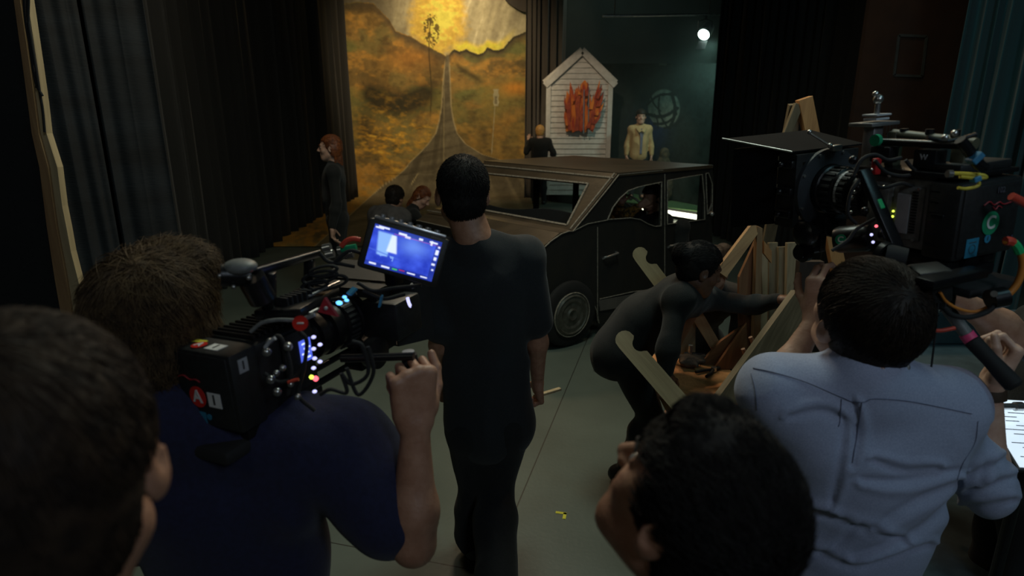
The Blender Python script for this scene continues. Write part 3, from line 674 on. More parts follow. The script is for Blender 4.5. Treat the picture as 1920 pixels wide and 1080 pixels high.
def drape(label, path, z1, m, pleats, amp, seed, z0=.01, name='stage_curtain', group=None, sway=.03, sharp=1.):
    P = smoothpath([(a, b, 0) for a, b in path], 60) if len(path) > 2 else [tuple(np.array((*path[0], 0.))*(1-t)+np.array((*path[1], 0.))*t) for t in np.linspace(0, 1, max(120, pleats*14))]
    P = np.array(P)[:, :2]; n = len(P); s = np.concatenate([[0], np.cumsum(np.linalg.norm(np.diff(P, axis=0), axis=1))]); s /= s[-1]
    T = np.gradient(P, axis=0); T /= np.linalg.norm(T, axis=1)[:, None]; N = np.stack([-T[:, 1], T[:, 0]], 1)
    rows = 14; V = []
    ph = s*pleats+1.3*vnoise(s*pleats*.45+seed, seed, .5)
    am = amp*(.35+1.1*vnoise(s*pleats*.8+seed*3, 2.2, seed))
    for k in range(rows):
        z = z0+(z1-z0)*k/(rows-1); t = 1-k/(rows-1)
        wv = np.abs(np.sin(PI*(ph+.08*t*np.sin(ph*1.7+seed))))**sharp*2-1
        o = am*wv*(1+.25*t)+.012*np.sin(ph*9.1+z)
        q = P+N*o[:, None]+T*(sway*t*np.sin(ph*2.1+seed))[:, None]; V.append(np.column_stack([q, np.full(n, z)]))
    V = np.concatenate(V); i = np.arange(n-1); F = np.concatenate([np.stack([r*n+i, r*n+i+1, (r+1)*n+i+1, (r+1)*n+i], 1) for r in range(rows-1)])
    o = link(name, fast_mesh(name, V, F), m, smooth=True)
    md = o.modifiers.new('thickness', 'SOLIDIFY'); md.thickness = .006
    return tag(o, label, 'curtain', group)
X = lambda px, py, Y: at(px, py, Y).x
drape('long black stage curtain in deep pleats left of the painted landscape', [(X(262, 200, 4.9), 4.9), (X(440, 200, 8.2), 8.2), (X(650, 60, 14.6), 14.6)], 5.9, M['drape'], 26, .085, 3, sharp=.8)
drape('slate blue hanging cloth panel beside the black pleated curtain', [(X(188, 200, 4.3), 4.3), (X(292, 200, 4.5), 4.5)], 5.9, M['drape_blue'], 2, .014, 8)
drape('slate blue hanging cloth panel between the pale-edged flat and its neighbour panel', [(X(60, 200, 3.9), 3.9), (X(184, 200, 4.2), 4.2)], 5.9, M['drape_blue'], 2, .014, 5)
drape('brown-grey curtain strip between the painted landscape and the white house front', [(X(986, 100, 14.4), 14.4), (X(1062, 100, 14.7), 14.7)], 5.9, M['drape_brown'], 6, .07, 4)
drape('tall black stage curtain right of the hanging spotlight', [(X(1338, 200, 10.4), 10.4), (X(1490, 200, 8.0), 8.0), (X(1640, 200, 6.6), 6.6)], 5.9, M['drape'], 17, .06, 6)
drape('dark teal curtain at the far right behind the film camera', [(X(1778, 200, 4.9), 4.9), (X(1990, 200, 4.4), 4.4)], 5.9, M['drape_teal'], 7, .05, 9)

# brown wall panel with a chalk outline and a small grille
a, b = at(1622, 300, 6.2), at(1812, 300, 6.0)
pn = thing('wall_panel', 'dark brown wall panel with a faint outlined square between black and teal curtains', 'panel', ((a.x+b.x)/2, 6.1, 0))
MB().box((0, 0, 2.95), (b.x-a.x+.5, .06, 5.9)).done('board', M['brownpanel'], pn)
fr = MB(); C4 = [at(x, y, 6.06) for x, y in ((1686, 66), (1738, 68), (1729, 143), (1677, 141))]
for i in range(4):
    p, q = C4[i]-pn.location, C4[(i+1) % 4]-pn.location; p.y = q.y = -.035; fr.bar(p, q, .022, .012, (0, 1, 0))
tag(fr.done('outline_frame', mat('dull_grey_trim', (.05, .052, .048), .8), pn), 'dull grey square outline')
gr = MB()
for i in range(6):
    p = at(1651+i*6.2, 228, 6.06)-pn.location; q = at(1650+i*6.2, 250, 6.06)-pn.location; p.y = q.y = -.035; gr.bar(p, q, .008, .008)
gr.done('vent_grille', mat('dull_brown_grille', (.05, .035, .03), .8), pn)

# ------------------------------------------------------------------ painted landscape: cloth hung at the back, swept forward over the floor
def lerpc(a, b, t): return a+(b-a)*np.clip(t, 0, 1)[..., None]
def sm(e0, e1, x): t = np.clip((x-e0)/(e1-e0), 0, 1); return t*t*(3-2*t)
c_ = lambda r, g, b: np.array(srgb(r, g, b)[:3])
def paint_landscape(x, y):
    n1 = fbm(x/58, y/40, .3, 6); n2 = fbm(x/24+9, y/15, 4.4, 6); n3 = fbm(x/9, y/6+3, 8.1, 4); n4 = fbm(x/90+5, y/45+8, 2.2, 4)
    hx = [640, 668, 700, 732, 742, 770, 792, 812, 826, 838, 846, 852, 862, 874, 882, 896, 906, 914, 924, 934, 944, 952, 964, 985, 1010]
    hy = [8, 3, 6, 40, 58, 68, 82, 92, 100, 106, 97, 92, 97, 92, 96, 102, 98, 89, 93, 95, 90, 80, 68, 60, 58]
    hor = np.interp(x, hx, hy)+2.5*(n3-.5)
    # sky
    st = fbm(x/16+y/60, y/90, 1.1, 5)
    sky = lerpc(c_(128, 112, 84), c_(196, 176, 132), st*1.5-.25); sky = lerpc(sky, c_(226, 206, 162), sm(.62, .8, st)*.6)
    sky = lerpc(sky, c_(98, 84, 62), sm(770, 700, x)*.8)
    d = np.sqrt(((x-822)/52)**2+((y-40)/62)**2)+.5*(n2-.5)+.25*(n3-.5)
    sky = lerpc(sky, c_(214, 168, 62), sm(1.25, .8, d)*.9); sky = lerpc(sky, c_(244, 206, 84), sm(.85, .3, d+.9*(n3-.5))*.85)
    rim = sm(15, 2, np.abs(hor-y-6+6*(n2-.5)))*sm(840, 862, x)*sm(975, 930, x); sky = lerpc(sky, c_(240, 204, 60), rim*.9)
    # land
    g = lerpc(c_(100, 80, 44), c_(170, 126, 60), n1*2.2-.6); g = lerpc(g, c_(192, 136, 58), sm(.50, .66, n2)*.8); g = lerpc(g, c_(118, 108, 60), sm(.5, .62, fbm(x/44+20, y/30, 5.5, 5))*.55)
    g = lerpc(g, c_(104, 108, 56), sm(.46, .60, n4)*.75*sm(330, 120, y)); g = lerpc(g, c_(66, 52, 30), sm(.46, .32, n2)*.5)
    band = np.exp(-((y-183+10*np.sin(x/25))/24)**2)*sm(665, 700, x)*sm(835, 790, x); g = lerpc(g, c_(46, 38, 24), np.clip(band*1.2*(.4+n2*1.2), 0, .9))
    blob = np.exp(-((x-683)/22)**2-((y-240)/40)**2); g = lerpc(g, c_(50, 38, 22), blob*.8)
    gold = np.exp(-((x-735)/75)**2-((y-268)/62)**2); br = fbm(x/13+y/31, y/7-x/40, 6.6, 5)
    g = lerpc(g, c_(214, 152, 46), gold*sm(.42, .72, br)*1.0); g = lerpc(g, c_(230, 182, 70), gold*sm(.64, .78, br)*.8)
    lo = sm(290, 350, y)*sm(800, 700, x); g = lerpc(g, c_(170, 116, 38), lo*sm(.4, .7, br)*.9)
    og = np.exp(-((x-965)/26)**2-((y-165)/14)**2); g = lerpc(g, c_(206, 130, 44), og*.9)
    og = np.exp(-((x-770)/45)**2-((y-110)/22)**2); g = lerpc(g, c_(190, 122, 46), og*.7*(.4+n2))
    rs = sm(850, 900, x)*sm(170, 250, y); g = lerpc(g, lerpc(c_(78, 64, 34), c_(140, 108, 50), n3*2-.5), rs*.65)
    hill = sm(26, 0, y-hor)*sm(0, 3, y-hor); g = lerpc(g, c_(82, 66, 44), hill*.9*(.7+.6*n2)); dk = sm(6, 0, np.abs(y-hor-2)); g = lerpc(g, c_(44, 36, 24), dk*.8*sm(840, 850, x))
    slope = sm(10, 0, np.abs((y-120)-(x-850)*.62+8*(n2-.5)))*sm(850, 860, x)*sm(920, 890, x); g = lerpc(g, c_(58, 48, 28), slope*.7)
    img = np.where((y < hor)[..., None], sky, g)
    # tree painted on the left of the road
    tr = sm(1.6, .7, np.abs(x-(806+.02*(y-100)+1.5*np.sin(y/21))))*sm(24, 40, y)*sm(235, 190, y); img = lerpc(img, c_(66, 52, 28), tr*.85)
    lf = vnoise(x/2.3, y/2.5, 3.3)*sm(1.1, .5, np.sqrt(((x-(808+.05*y-2))/22)**2+((y-58)/44)**2))*(.5+.7*vnoise(x/9, y/8, 1.)); img = lerpc(img, c_(70, 54, 24), sm(.40, .52, lf)*.9)
    # road
    ys = [98, 106, 150, 200, 225, 250, 270, 290, 303, 320, 335, 350, 380, 405, 440, 480]
    L = np.interp(y, ys, [838, 836, 831, 828, 824, 817, 803, 784, 770, 757, 738, 716, 682, 655, 615, 570])+1.2*(n3-.5)
    Rr = np.interp(y, ys, [841, 842, 844, 846, 850, 857, 873, 905, 950, 1100, 1200, 1300, 1500, 1600, 1700, 1800])
    road = sm(-1.2, 1.2, x-L)*sm(1.2, -1.2, x-Rr)*sm(100, 106, y)
    rc = lerpc(c_(78, 66, 46), c_(120, 104, 76), fbm(x/40+y/9, y/60, 7.7, 4)*1.6-.3)
    an = (x-840)/np.maximum(y-90, 8); fan = fbm(an*14+3, 1.1, y/300, 4); rc = lerpc(rc, c_(58, 48, 32), sm(.5, .3, fan)*.55)
    cl = sm(1.3, .5, np.abs(x-(833-.003*np.maximum(y-100, 0)**1.1)))*sm(330, 300, y); rc = lerpc(rc, c_(150, 130, 90), cl*.6)
    ln = sm(1.6, .6, np.abs((x-776)-(338-y)*.62))*sm(350, 342, y)*sm(322, 330, y); rc = lerpc(rc, c_(160, 138, 96), ln)
    img = lerpc(img, rc, road)
    ed = (sm(2.0, .6, np.abs(x-L))+sm(2.0, .6, np.abs(x-Rr)))*sm(108, 130, y)*(.45+.7*n3); img = lerpc(img, c_(176, 152, 106), np.clip(ed, 0, 1)*.8)
    # painted signpost
    po = sm(1.2, .5, np.abs(x-(928-(y-200)*.07)))*sm(198, 203, y)*sm(292, 286, y); img = lerpc(img, c_(160, 142, 104), po*.8)
    sg = sm(1., .85, np.maximum(np.abs(x-930)/(5.2+.8*np.sin(y*.5)), np.abs(y-183)/17.)); img = lerpc(img, c_(170, 154, 116), sg*.9); si = sm(.9, .7, np.maximum(np.abs(x-930)/3.2, np.abs(y-188)/9.)); img = lerpc(img, c_(92, 78, 50), si*.7*(n3 > .45))
    cv = sm(4, 0, y-(x-960)*.5-2)*sm(955, 962, x)*sm(992, 985, x)
    return np.clip(img, 0, 1)
NX, NZ = 330, 470
xs = np.linspace(X(636, 200, 15.0), X(994, 200, 15.0), NX)
prof = [(15.0, z) for z in np.linspace(5.6, .45, 360)] + [(14.55+.45*math.cos(t), .45-.44*math.sin(t)) for t in np.linspace(.05, PI/2, 14)] + [(yy, .012) for yy in np.linspace(14.5, 9.0, 96)]
prof = np.array(prof); YY, XX = np.meshgrid(prof[:, 0], xs, indexing='ij'); ZZ = np.repeat(prof[:, 1:2], NX, 1)
XX = XX + (XX-XX.mean())*.06*np.clip((14.5-YY)/5.5, 0, 1)
YY = YY + .02*np.sin(XX*5.1)*(ZZ > .5)
px, py = to_px(XX, YY, ZZ); colr = paint_landscape(px, py)
PAINT_GAIN = np.array([1.3, 1.45, 1.6])
V = np.stack([XX, YY, ZZ], -1).reshape(-1, 3); r_, c2 = prof.shape[0], NX
ii = (np.arange(r_-1)[:, None]*c2+np.arange(c2-1)[None]).ravel(); F = np.stack([ii, ii+1, ii+c2+1, ii+c2], 1)
me = fast_mesh('scenic_backdrop', V, F); ca = me.color_attributes.new('paint', 'FLOAT_COLOR', 'POINT')
ca.data.foreach_set('color', np.column_stack([np.clip(colr.reshape(-1, 3)*PAINT_GAIN, 0, .95), np.ones(len(V))]).astype(np.float32).ravel())
def paint_mat(name, rough=.85):
    m = bpy.data.materials.new(name); m.use_nodes = True; N, L = m.node_tree.nodes, m.node_tree.links; b = N['Principled BSDF']; b.inputs['Roughness'].default_value = rough
    a = N.new('ShaderNodeAttribute'); a.attribute_name = 'paint'
    tc = N.new('ShaderNodeTexCoord'); nz = N.new('ShaderNodeTexNoise'); nz.inputs['Scale'].default_value = 9; nz.inputs['Detail'].default_value = 8; L.new(tc.outputs['Object'], nz.inputs['Vector'])
    rp = N.new('ShaderNodeValToRGB'); rp.color_ramp.elements[0].position = .3; rp.color_ramp.elements[0].color = (.72, .7, .66, 1); rp.color_ramp.elements[1].position = .6; rp.color_ramp.elements[1].color = (1, 1, 1, 1)
    L.new(nz.outputs['Fac'], rp.inputs[0]); mx = N.new('ShaderNodeMix'); mx.data_type = 'RGBA'; mx.blend_type = 'MULTIPLY'; mx.inputs[0].default_value = .8
    L.new(a.outputs['Color'], mx.inputs[6]); L.new(rp.outputs[0], mx.inputs[7]); L.new(mx.outputs[2], b.inputs['Base Color']); return m
bd = link('scenic_backdrop', me, paint_mat('scenic_paint'), smooth=True)
bd.modifiers.new('thickness', 'SOLIDIFY').thickness = .004
tag(bd, 'large painted canvas of a winding road through golden hills under a yellow sky', 'backdrop')
# curtain swag catching the top right corner of the canvas
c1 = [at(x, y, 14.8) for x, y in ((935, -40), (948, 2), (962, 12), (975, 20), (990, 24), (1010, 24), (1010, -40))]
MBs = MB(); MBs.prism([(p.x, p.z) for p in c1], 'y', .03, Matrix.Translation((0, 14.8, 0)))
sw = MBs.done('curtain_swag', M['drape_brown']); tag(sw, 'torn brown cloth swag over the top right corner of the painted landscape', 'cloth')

# ------------------------------------------------------------------ night flat with the painted moon
def paint_night(x, y):
    n = fbm(x/30, y/26, 3.1, 5); n2 = fbm(x/7, y/9, 1.7, 4)
    img = lerpc(c_(30, 44, 42), c_(54, 70, 66), n*1.6-.3); img = lerpc(img, c_(26, 34, 34), sm(.5, .35, n2)*.6)
    gl = np.exp(-((x-1222)/30)**2-((y-246)/42)**2); img = lerpc(img, c_(34, 62, 120), gl*.85*(.4+n2))
    d = np.sqrt((x-1247)**2+((y-203)*.84)**2); moon = sm(31, 28.5, d)
    mc = lerpc(c_(112, 138, 130), c_(156, 180, 168), n2*2-.5); img = lerpc(img, mc, moon)
    for (x0, y0, x1, y1, bend, wd) in ((1212, 212, 1272, 203, 9, 6), (1216, 196, 1268, 178, -8, 4.6), (1228, 232, 1270, 214, 8, 5), (1240, 176, 1252, 236, 7, 2.8), (1262, 176, 1258, 240, -6, 6.5), (1222, 176, 1240, 208, 5, 2.6), (1248, 240, 1276, 226, 5, 4), (1230, 214, 1236, 240, -4, 2.5)):
        t = np.clip(((x-x0)*(x1-x0)+(y-y0)*(y1-y0))/((x1-x0)**2+(y1-y0)**2), 0, 1)
        bx, by = x0+(x1-x0)*t-(y1-y0)/50*bend*np.sin(PI*t), y0+(y1-y0)*t+(x1-x0)/50*bend*np.sin(PI*t)
        img = lerpc(img, c_(30, 42, 42), sm(wd*.5+.7, wd*.5-.3, np.hypot(x-bx, y-by)+2*(n2-.5)))
    img = lerpc(img, c_(96, 112, 106), sm(2.5, 1, np.abs(y-121))*sm(1236, 1240, x)*sm(1254, 1250, x))
    return np.clip(img, 0, 1)
nx, nz = 200, 230
fa, fb = on_floor(1128, 352, .2), on_floor(1345, 391, .2); fa = fa+(fa-fb)*.04
tt = np.linspace(0, 1, nx); zs = np.linspace(1, 0, nz)
TT, ZZ = np.meshgrid(tt, zs); ZZ = .205+ZZ*(3.02-.26*TT-.205); XX = fa.x+(fb.x-fa.x)*TT; YY = fa.y+(fb.y-fa.y)*TT; px, py = to_px(XX, YY, ZZ)
V = np.stack([XX, YY, ZZ], -1).reshape(-1, 3); ii = (np.arange(nz-1)[:, None]*nx+np.arange(nx-1)[None]).ravel(); F = np.stack([ii, ii+1, ii+nx+1, ii+nx], 1)
me = fast_mesh('night_scene_flat', V, F); ca = me.color_attributes.new('paint', 'FLOAT_COLOR', 'POINT')
ca.data.foreach_set('color', np.column_stack([np.clip(paint_night(px, py).reshape(-1, 3)*.85, 0, .9), np.ones(len(V))]).astype(np.float32).ravel())
nf = link('night_scene_flat', me, paint_mat('night_scene_paint')); nf.modifiers.new('thickness', 'SOLIDIFY').thickness = .03
tag(nf, 'dark teal painted flat with a pale moon crossed by branches', 'scenery flat')

# ------------------------------------------------------------------ platform and the lit tube along its foot
PZ = .2
e0, e1 = on_floor(1050, 363, PZ), on_floor(1330, 398, PZ); dv = (e1-e0).normalized(); q0, q1 = e0-dv*.35, e1+dv*.6
pl = thing('stage_platform', 'low green-topped platform under the white house front and tan-jacketed man', 'platform', (0, 0, 0))
poly = [(q0.x, q0.y), (q1.x, q1.y), (q1.x+.35, 13.6), (q0.x+1.2, 15.6), (q0.x-.1, 15.3)]
MB().prism(poly, 'z', .02, Matrix.Translation((0, 0, PZ-.01))).done('deck', M['platform_green'], pl)
MB().prism([(a*1, b+.02) for a, b in poly], 'z', PZ-.022, Matrix.Translation((0, 0, (PZ-.022)/2))).done('skirting', M['black_cloth'], pl)
u0, u1 = on_floor(1148, 381, .10), on_floor(1326, 409, .10)
u0 += Vector((-.03, -.05, 0)); u1 += Vector((-.03, -.05, 0))
tb = thing('floor_tube_light', 'bright white tube light on the floor in front of the green platform', 'light', (0, 0, 0))
MB().bar(u0-Vector((0, 0, .065)), u1-Vector((0, 0, .065)), .06, .05).done('housing', M['black_metal'], tb)
tag(MB().cyl(u0, u1, .042).done('tube', M['strip'], tb, smooth=30), 'glowing white tube')

# ------------------------------------------------------------------ white clapboard house front with flames
HY = 13.55; hx0, hx1 = X(1029, 240, HY), X(1141, 240, HY); hz1 = at(1085, 157, HY).z; pk = at(1091, 106, HY); mid = pk.x
hs = thing('house_front', 'narrow white clapboard house front with peaked top and red flames', 'house front', ((hx0+hx1)/2, HY, PZ))
H0 = hs.location; lx0, lx1, lz1, lzp, lm = hx0-H0.x, hx1-H0.x, hz1-PZ, pk.z-PZ, mid-H0.x
sd = MB(); nb = 26; bh = (lzp)/nb
def hw(z):
    if z <= lz1: return lx0, lx1
    t = (z-lz1)/(lzp-lz1); return lx0+(lm-lx0)*t, lx1+(lm-lx1)*t
for i in range(nb):
    z0, z1 = i*bh, (i+1)*bh*1.0
    (a0, b0), (a1, b1) = hw(z0), hw(z1)
    vs = [sd.bm.verts.new(v) for v in ((a0, -.030, z0), (b0, -.030, z0), (b1, -.006, z1), (a1, -.006, z1), (a0, .03, z0), (b0, .03, z0), (b1, .03, z1), (a1, .03, z1))]
    for f in ((0, 1, 2, 3), (4, 7, 6, 5), (0, 4, 5, 1), (1, 5, 6, 2), (2, 6, 7, 3), (3, 7, 4, 0)): sd.bm.faces.new([vs[k] for k in f])
sd.done('siding', M['clapboard'], hs)
MB().bar((lx0-.02, -.05, 0), (lx0-.02, -.05, lz1), .10, .05, (0, 1, 0), .006).done('corner_board', M['clapboard'], hs)
MB().bar((lx1+.0, -.05, 0), (lx1+.0, -.05, lz1), .10, .05, (0, 1, 0), .006).done('corner_board', M['clapboard'], hs)
for sx, xe in ((-1, lx0-.1), (1, lx1+.1)):
    MB().bar((xe, -.06, lz1-.04), (lm, -.06, lzp+.1), .13, .09, (0, 1, 0), .006).done('rake_board', M['clapboard'], hs)
    MB().bar((xe+sx*.01, -.02, lz1+.02), (lm, -.02, lzp+.13), .12, .02, (0, 1, 0)).done('roof_edge', M['clapboard'], hs)
def P2(pts, Y=HY-.1): return [((at(x, y, Y).x-H0.x), at(x, y, Y).z-PZ) for x, y in pts]
def flame(outline, m, y, nm='flame'):
    b = MB(); b.prism(P2(outline), 'y', .025, Matrix.Translation((0, y, 0))); return b.done(nm, m, hs)
flame([(1061, 247), (1059, 215), (1060, 190), (1063, 170), (1067, 178), (1069, 153), (1075, 172), (1076, 188), (1078, 215), (1075, 249), (1068, 246)], M['flame'], -.10)
flame([(1072, 249), (1073, 214), (1075, 180), (1081, 164), (1086, 170), (1089, 158), (1096, 150), (1104, 160), (1100, 166), (1103, 180), (1099, 195), (1103, 205), (1100, 228), (1104, 246), (1096, 243), (1090, 248), (1084, 243), (1078, 247)], M['flame'], -.13)
flame([(1096, 248), (1097, 220), (1102, 200), (1104, 170), (1109, 200), (1113, 184), (1119, 165), (1124, 150), (1123, 168), (1129, 165), (1124, 180), (1129, 180), (1124, 192), (1129, 198), (1123, 212), (1116, 232), (1111, 248), (1104, 243)], M['flame'], -.16)
for o in ((1080, 245, 1082, 190, 1090, 165), (1068, 244, 1066, 200, 1069, 172), (1108, 244, 1110, 205, 1120, 172), (1093, 244, 1090, 215, 1096, 188)):
    a, b, c, d, e, f2 = o; flame([(a-4, b), (c-3, (b+d)/2), (c-5, d), (e, f2), (c+4, d+3), (c+3, (b+d)/2+4), (a+4, b)], M['flame2'], -.19, 'inner_flame')
for i_, (bx_, by_, tx_, ty_, w_) in enumerate(((1062, 205, 1058, 178, 3), (1063, 235, 1057, 208, 3), (1120, 200, 1130, 172, 4), (1116, 216, 1131, 192, 4), (1112, 232, 1126, 210, 4), (1106, 205, 1112, 176, 4), (1098, 180, 1101, 152, 3), (1086, 178, 1084, 158, 3), (1118, 185, 1127, 158, 3), (1074, 190, 1078, 166, 3), (1100, 240, 1108, 212, 4))):
    mx_, my_ = (bx_+tx_)/2, (by_+ty_)/2; s_ = 1 if tx_ > bx_ else -1
    flame([(bx_-w_, by_), (mx_-w_*.6+s_*1.5, my_), (tx_, ty_), (mx_+w_*.5+s_*1.5, my_+2), (bx_+w_, by_)], M['flame' if i_ % 2 else 'flame2'], -.20-.004*i_, 'flame_tongue')
for xx in (1094, 1103): MB().bar(Vector((P2([(xx, 215)])[0][0], -.2, P2([(xx, 250)])[0][1])), Vector((P2([(xx, 168)])[0][0], -.2, P2([(xx, 168)])[0][1])), .02, .02).done('window_bar', mat('grey_blue_bar', (.22, .24, .28)), hs)

# ------------------------------------------------------------------ hanging pipe with the lit spotlight
LY = 11.5
pp = thing('lighting_pipe', 'thin horizontal lighting pipe high over the moon flat', 'pipe', at(1240, 28, LY))
o0 = pp.location; pa, pb = at(1130, 30, LY)-o0, at(1352, 27, LY)-o0
MB().cyl(pa, pb, .022).done('rail', M['steel'], pp, smooth=30)
for t in (.1, .9):
    p = pa.lerp(pb, t); MB().cyl(p, (p.x, p.y, 6.2-o0.z), .006, n=8).done('suspension_cable', M['black_metal'], pp)
sl = thing('stage_spotlight', 'lit white-green stage spotlight hanging from the thin pipe', 'spotlight', at(1323, 40, LY))
o0 = sl.location; hd = at(1320, 64, LY)-o0; dirn = Vector((-.50, -.62, -.62)).normalized()
MB().bar((0, 0, .13), (0, 0, .02), .04, .03).done('hook_clamp', M['black_metal'], sl)
MB().tube([(-.11, 0, -.16), (-.12, 0, .0), (0, 0, .04), (.12, 0, 0), (.11, 0, -.16)], .012, 6).done('yoke', M['black_metal'], sl)
b0 = hd-dirn*.24; MB().lathe([(0, .07), (.02, .10), (.2, .115), (.24, .118), (.25, .10)], b0, hd, 28).done('lamp_housing', M['black_metal'], sl, smooth=35)
tag(MB().lathe([(0, .0), (.004, .096), (.012, .096), (.03, .05), (.036, .0)], hd+dirn*.008, hd+dirn*.1, 28).done('lens', M['lamp_glass'], sl, smooth=40), 'glowing white-green lens')
for s_ in (-1, 1): MB().bar(hd+dirn*.02+Vector((0, 0, s_*.10)), hd+dirn*.14+Vector((0, 0, s_*.17)), .16, .004).done('barn_door', M['black_metal'], sl)

# ------------------------------------------------------------------ black scenery flat with the pale ragged edge
FY = 2.2
bt = thing('edge_flat', 'black scenery flat with a ragged pale plywood edge at the far left', 'scenery flat', (at(100, 400, FY).x, FY, 0))
o0 = bt.location
lf = [(22, -90), (37, 0), (57, 150), (70, 250), (84, 313), (97, 420), (112, 520), (130, 625), (152, 760), (190, 1000)]
rt = [(42, -90), (58, 0), (76, 120), (86, 190), (93, 250), (113, 313), (115, 330), (122, 385), (130, 425), (138, 470), (166, 580), (164, 640), (186, 760), (222, 1000)]
zz = lambda p: (at(p[0], p[1], FY).x-o0.x, max(at(p[0], p[1], FY).z, .0))
L2, R2 = [zz(p) for p in lf], [zz(p) for p in rt]
MB().prism(L2+R2[::-1], 'y', .03).done('edge_strip', M['ply'], bt)
mids = [((x*.45+np.interp(-z, [-q[1] for q in R2], [q[0] for q in R2])*.55), z) for x, z in L2]
MB().prism(L2+mids[::-1], 'y', .012, Matrix.Translation((0, -.02, 0))).done('edge_batten', M['pine'], bt)
MB().prism(L2+[(L2[-1][0]-2.2, 0), (L2[0][0]-2.0, L2[0][1])], 'y', .04, Matrix.Translation((0, .01, 0))).done('face_panel', M['black_cloth'], bt)
for pts in (((50, -30), (52, 30), (58, 70), (66, 120), (74, 170), (80, 205), (84, 248)), ((44, -30), (48, 40), (60, 100), (62, 130), (70, 150), (68, 165)), ((54, -20), (54, 60), (66, 150), (80, 180))):
    b = MB(); b.tube(smoothpath([at(x, y, FY-.04)-o0 for x, y in pts], 4), .004, 6); b.done('hanging_cord', M['rubber'], bt)

# ------------------------------------------------------------------ thin theatre haze hanging round the lit spotlight
hz = MB().box((2.55, 12.6, 2.75), (3.3, 3.9, 5.0)).done('stage_haze', None)
hm = bpy.data.materials.new('thin_haze'); hm.use_nodes = True; hN = hm.node_tree.nodes; hN.remove(hN['Principled BSDF'])
vs_ = hN.new('ShaderNodeVolumeScatter'); vs_.inputs['Density'].default_value = .028; vs_.inputs['Anisotropy'].default_value = .25; vs_.inputs['Color'].default_value = (.8, 1, .92, 1)
hm.node_tree.links.new(vs_.outputs[0], hN['Material Output'].inputs['Volume']); hz.data.materials.append(hm); hz['kind'] = 'stuff'; tag(hz, 'thin green-tinted stage haze around the hanging spotlight', 'haze')

# ------------------------------------------------------------------ plywood car
def plate(name, outline, holes, thick, m, parent, mtx):
    c = bpy.data.curves.new(name, 'CURVE'); c.dimensions = '2D'; c.fill_mode = 'BOTH'; c.extrude = thick/2
    for pts in [outline]+list(holes):
        sp = c.splines.new('POLY'); sp.points.add(len(pts)-1); sp.use_cyclic_u = True
        for i, p in enumerate(pts): sp.points[i].co = (p[0], p[1], 0, 1)
    o = bpy.data.objects.new(name, c); COL.objects.link(o); dg = bpy.context.evaluated_depsgraph_get()
    me = bpy.data.meshes.new_from_object(o.evaluated_get(dg)); bpy.data.objects.remove(o); me.transform(mtx)
    return link(name, me, m, parent)
CB, CA, CC = Vector((.92, 5.30, 0)), Vector((-.26, 6.62, 0)), Vector((1.96, 6.05, 0))
ce = (CC-CB).normalized(); cw = (CA-CB); cwn = cw.normalized(); cn = Vector((ce.y, -ce.x, 0))       # along the side, across the car, out of the side
def on_plane(px, py, p0, n):
    a, b = (px-960)/F_PX, (540-py)/F_PX; d = Vector((a, CP+b*SP, -SP+b*CP)); o = Vector((0, 0, CAM_H))
    return o+d*((p0-o).dot(n)/d.dot(n))
def side2(px, py): p = on_plane(px, py, CB, cn)-CB; return (p.dot(ce), p.z)
car = thing('prop_car', 'flat-sided black plywood car with chalk-white outlined windows', 'car', CB)
Ms = Matrix((( ce.x, 0, cn.x, 0), (ce.y, 0, cn.y, 0), (0, 1, 0, 0), (0, 0, 0, 1)))      # (t, z, out) -> car space
outl = [side2(*p) for p in ((1012, 469), (1030, 452), (1050, 438), (1064, 433), (1072, 433), (1106, 392), (1132, 360), (1158, 327), (1240, 319), (1334, 312), (1337, 345), (1334, 420), (1334, 560), (1200, 590), (1120, 606), (1116, 580), (1108, 562), (1094, 549), (1076, 544), (1055, 547), (1032, 561))]
w1 = [side2(*p) for p in ((1137, 411), (1147, 388), (1160, 371), (1176, 357), (1195, 350), (1238, 341), (1237, 423), (1226, 424), (1212, 419), (1198, 411), (1180, 408))]
w2 = [side2(*p) for p in ((1249, 338), (1282, 332), (1314, 327), (1318, 368), (1319, 411), (1249, 420))]
w3 = [side2(*p) for p in ((1321, 325), (1326, 324), (1333, 345), (1333, 396), (1324, 401))]
sidep = plate('side_panel', outl, [w1, w2, w3], .02, M['carpaint'], car, Ms)
def chalk(pts, wdt=.012, closed=False, nm='chalk_line', mt='chalk', w=.016):
    wdt *= .75; b = MB(); P = [Vector((a*ce.x, a*ce.y, z))+cn*w for a, z in pts]
    if closed: P.append(P[0])
    for i in range(len(P)-1): b.bar(P[i], P[i+1]+(P[i+1]-P[i]).normalized()*wdt*.3, .005, wdt, cn)
    return b.done(nm, M[mt], car)
chalk(w1, .013, True, 'window_outline'); chalk(w2, .011, True, 'window_outline'); chalk(w3, .010, True, 'window_outline')
chalk(outl[0:9], .012, nm='body_outline')
chalk([side2(*p) for p in ((1031, 562), (1040, 553), (1055, 547), (1076, 544), (1094, 549), (1108, 562), (1116, 582), (1120, 604))], .02, nm='arch_outline')
chalk([side2(1118, y) for y in (425, 480, 600)], .006, nm='door_seam'); chalk([side2(1244, y) for y in (326, 430, 560)], .006, nm='door_seam')
chalk([side2(*p) for p in ((1074, 432), (1100, 419), (1137, 412))], .008, nm='belt_line'); chalk([side2(*p) for p in ((1122, 560), (1185, 546), (1240, 540))], .010, nm='sill_line')
plate('sill_strip', [side2(*p) for p in ((1122, 562), (1240, 541), (1240, 562), (1122, 582))], [], .012, M['drape_brown'], car, Matrix.Translation(cn*.014) @ Ms)
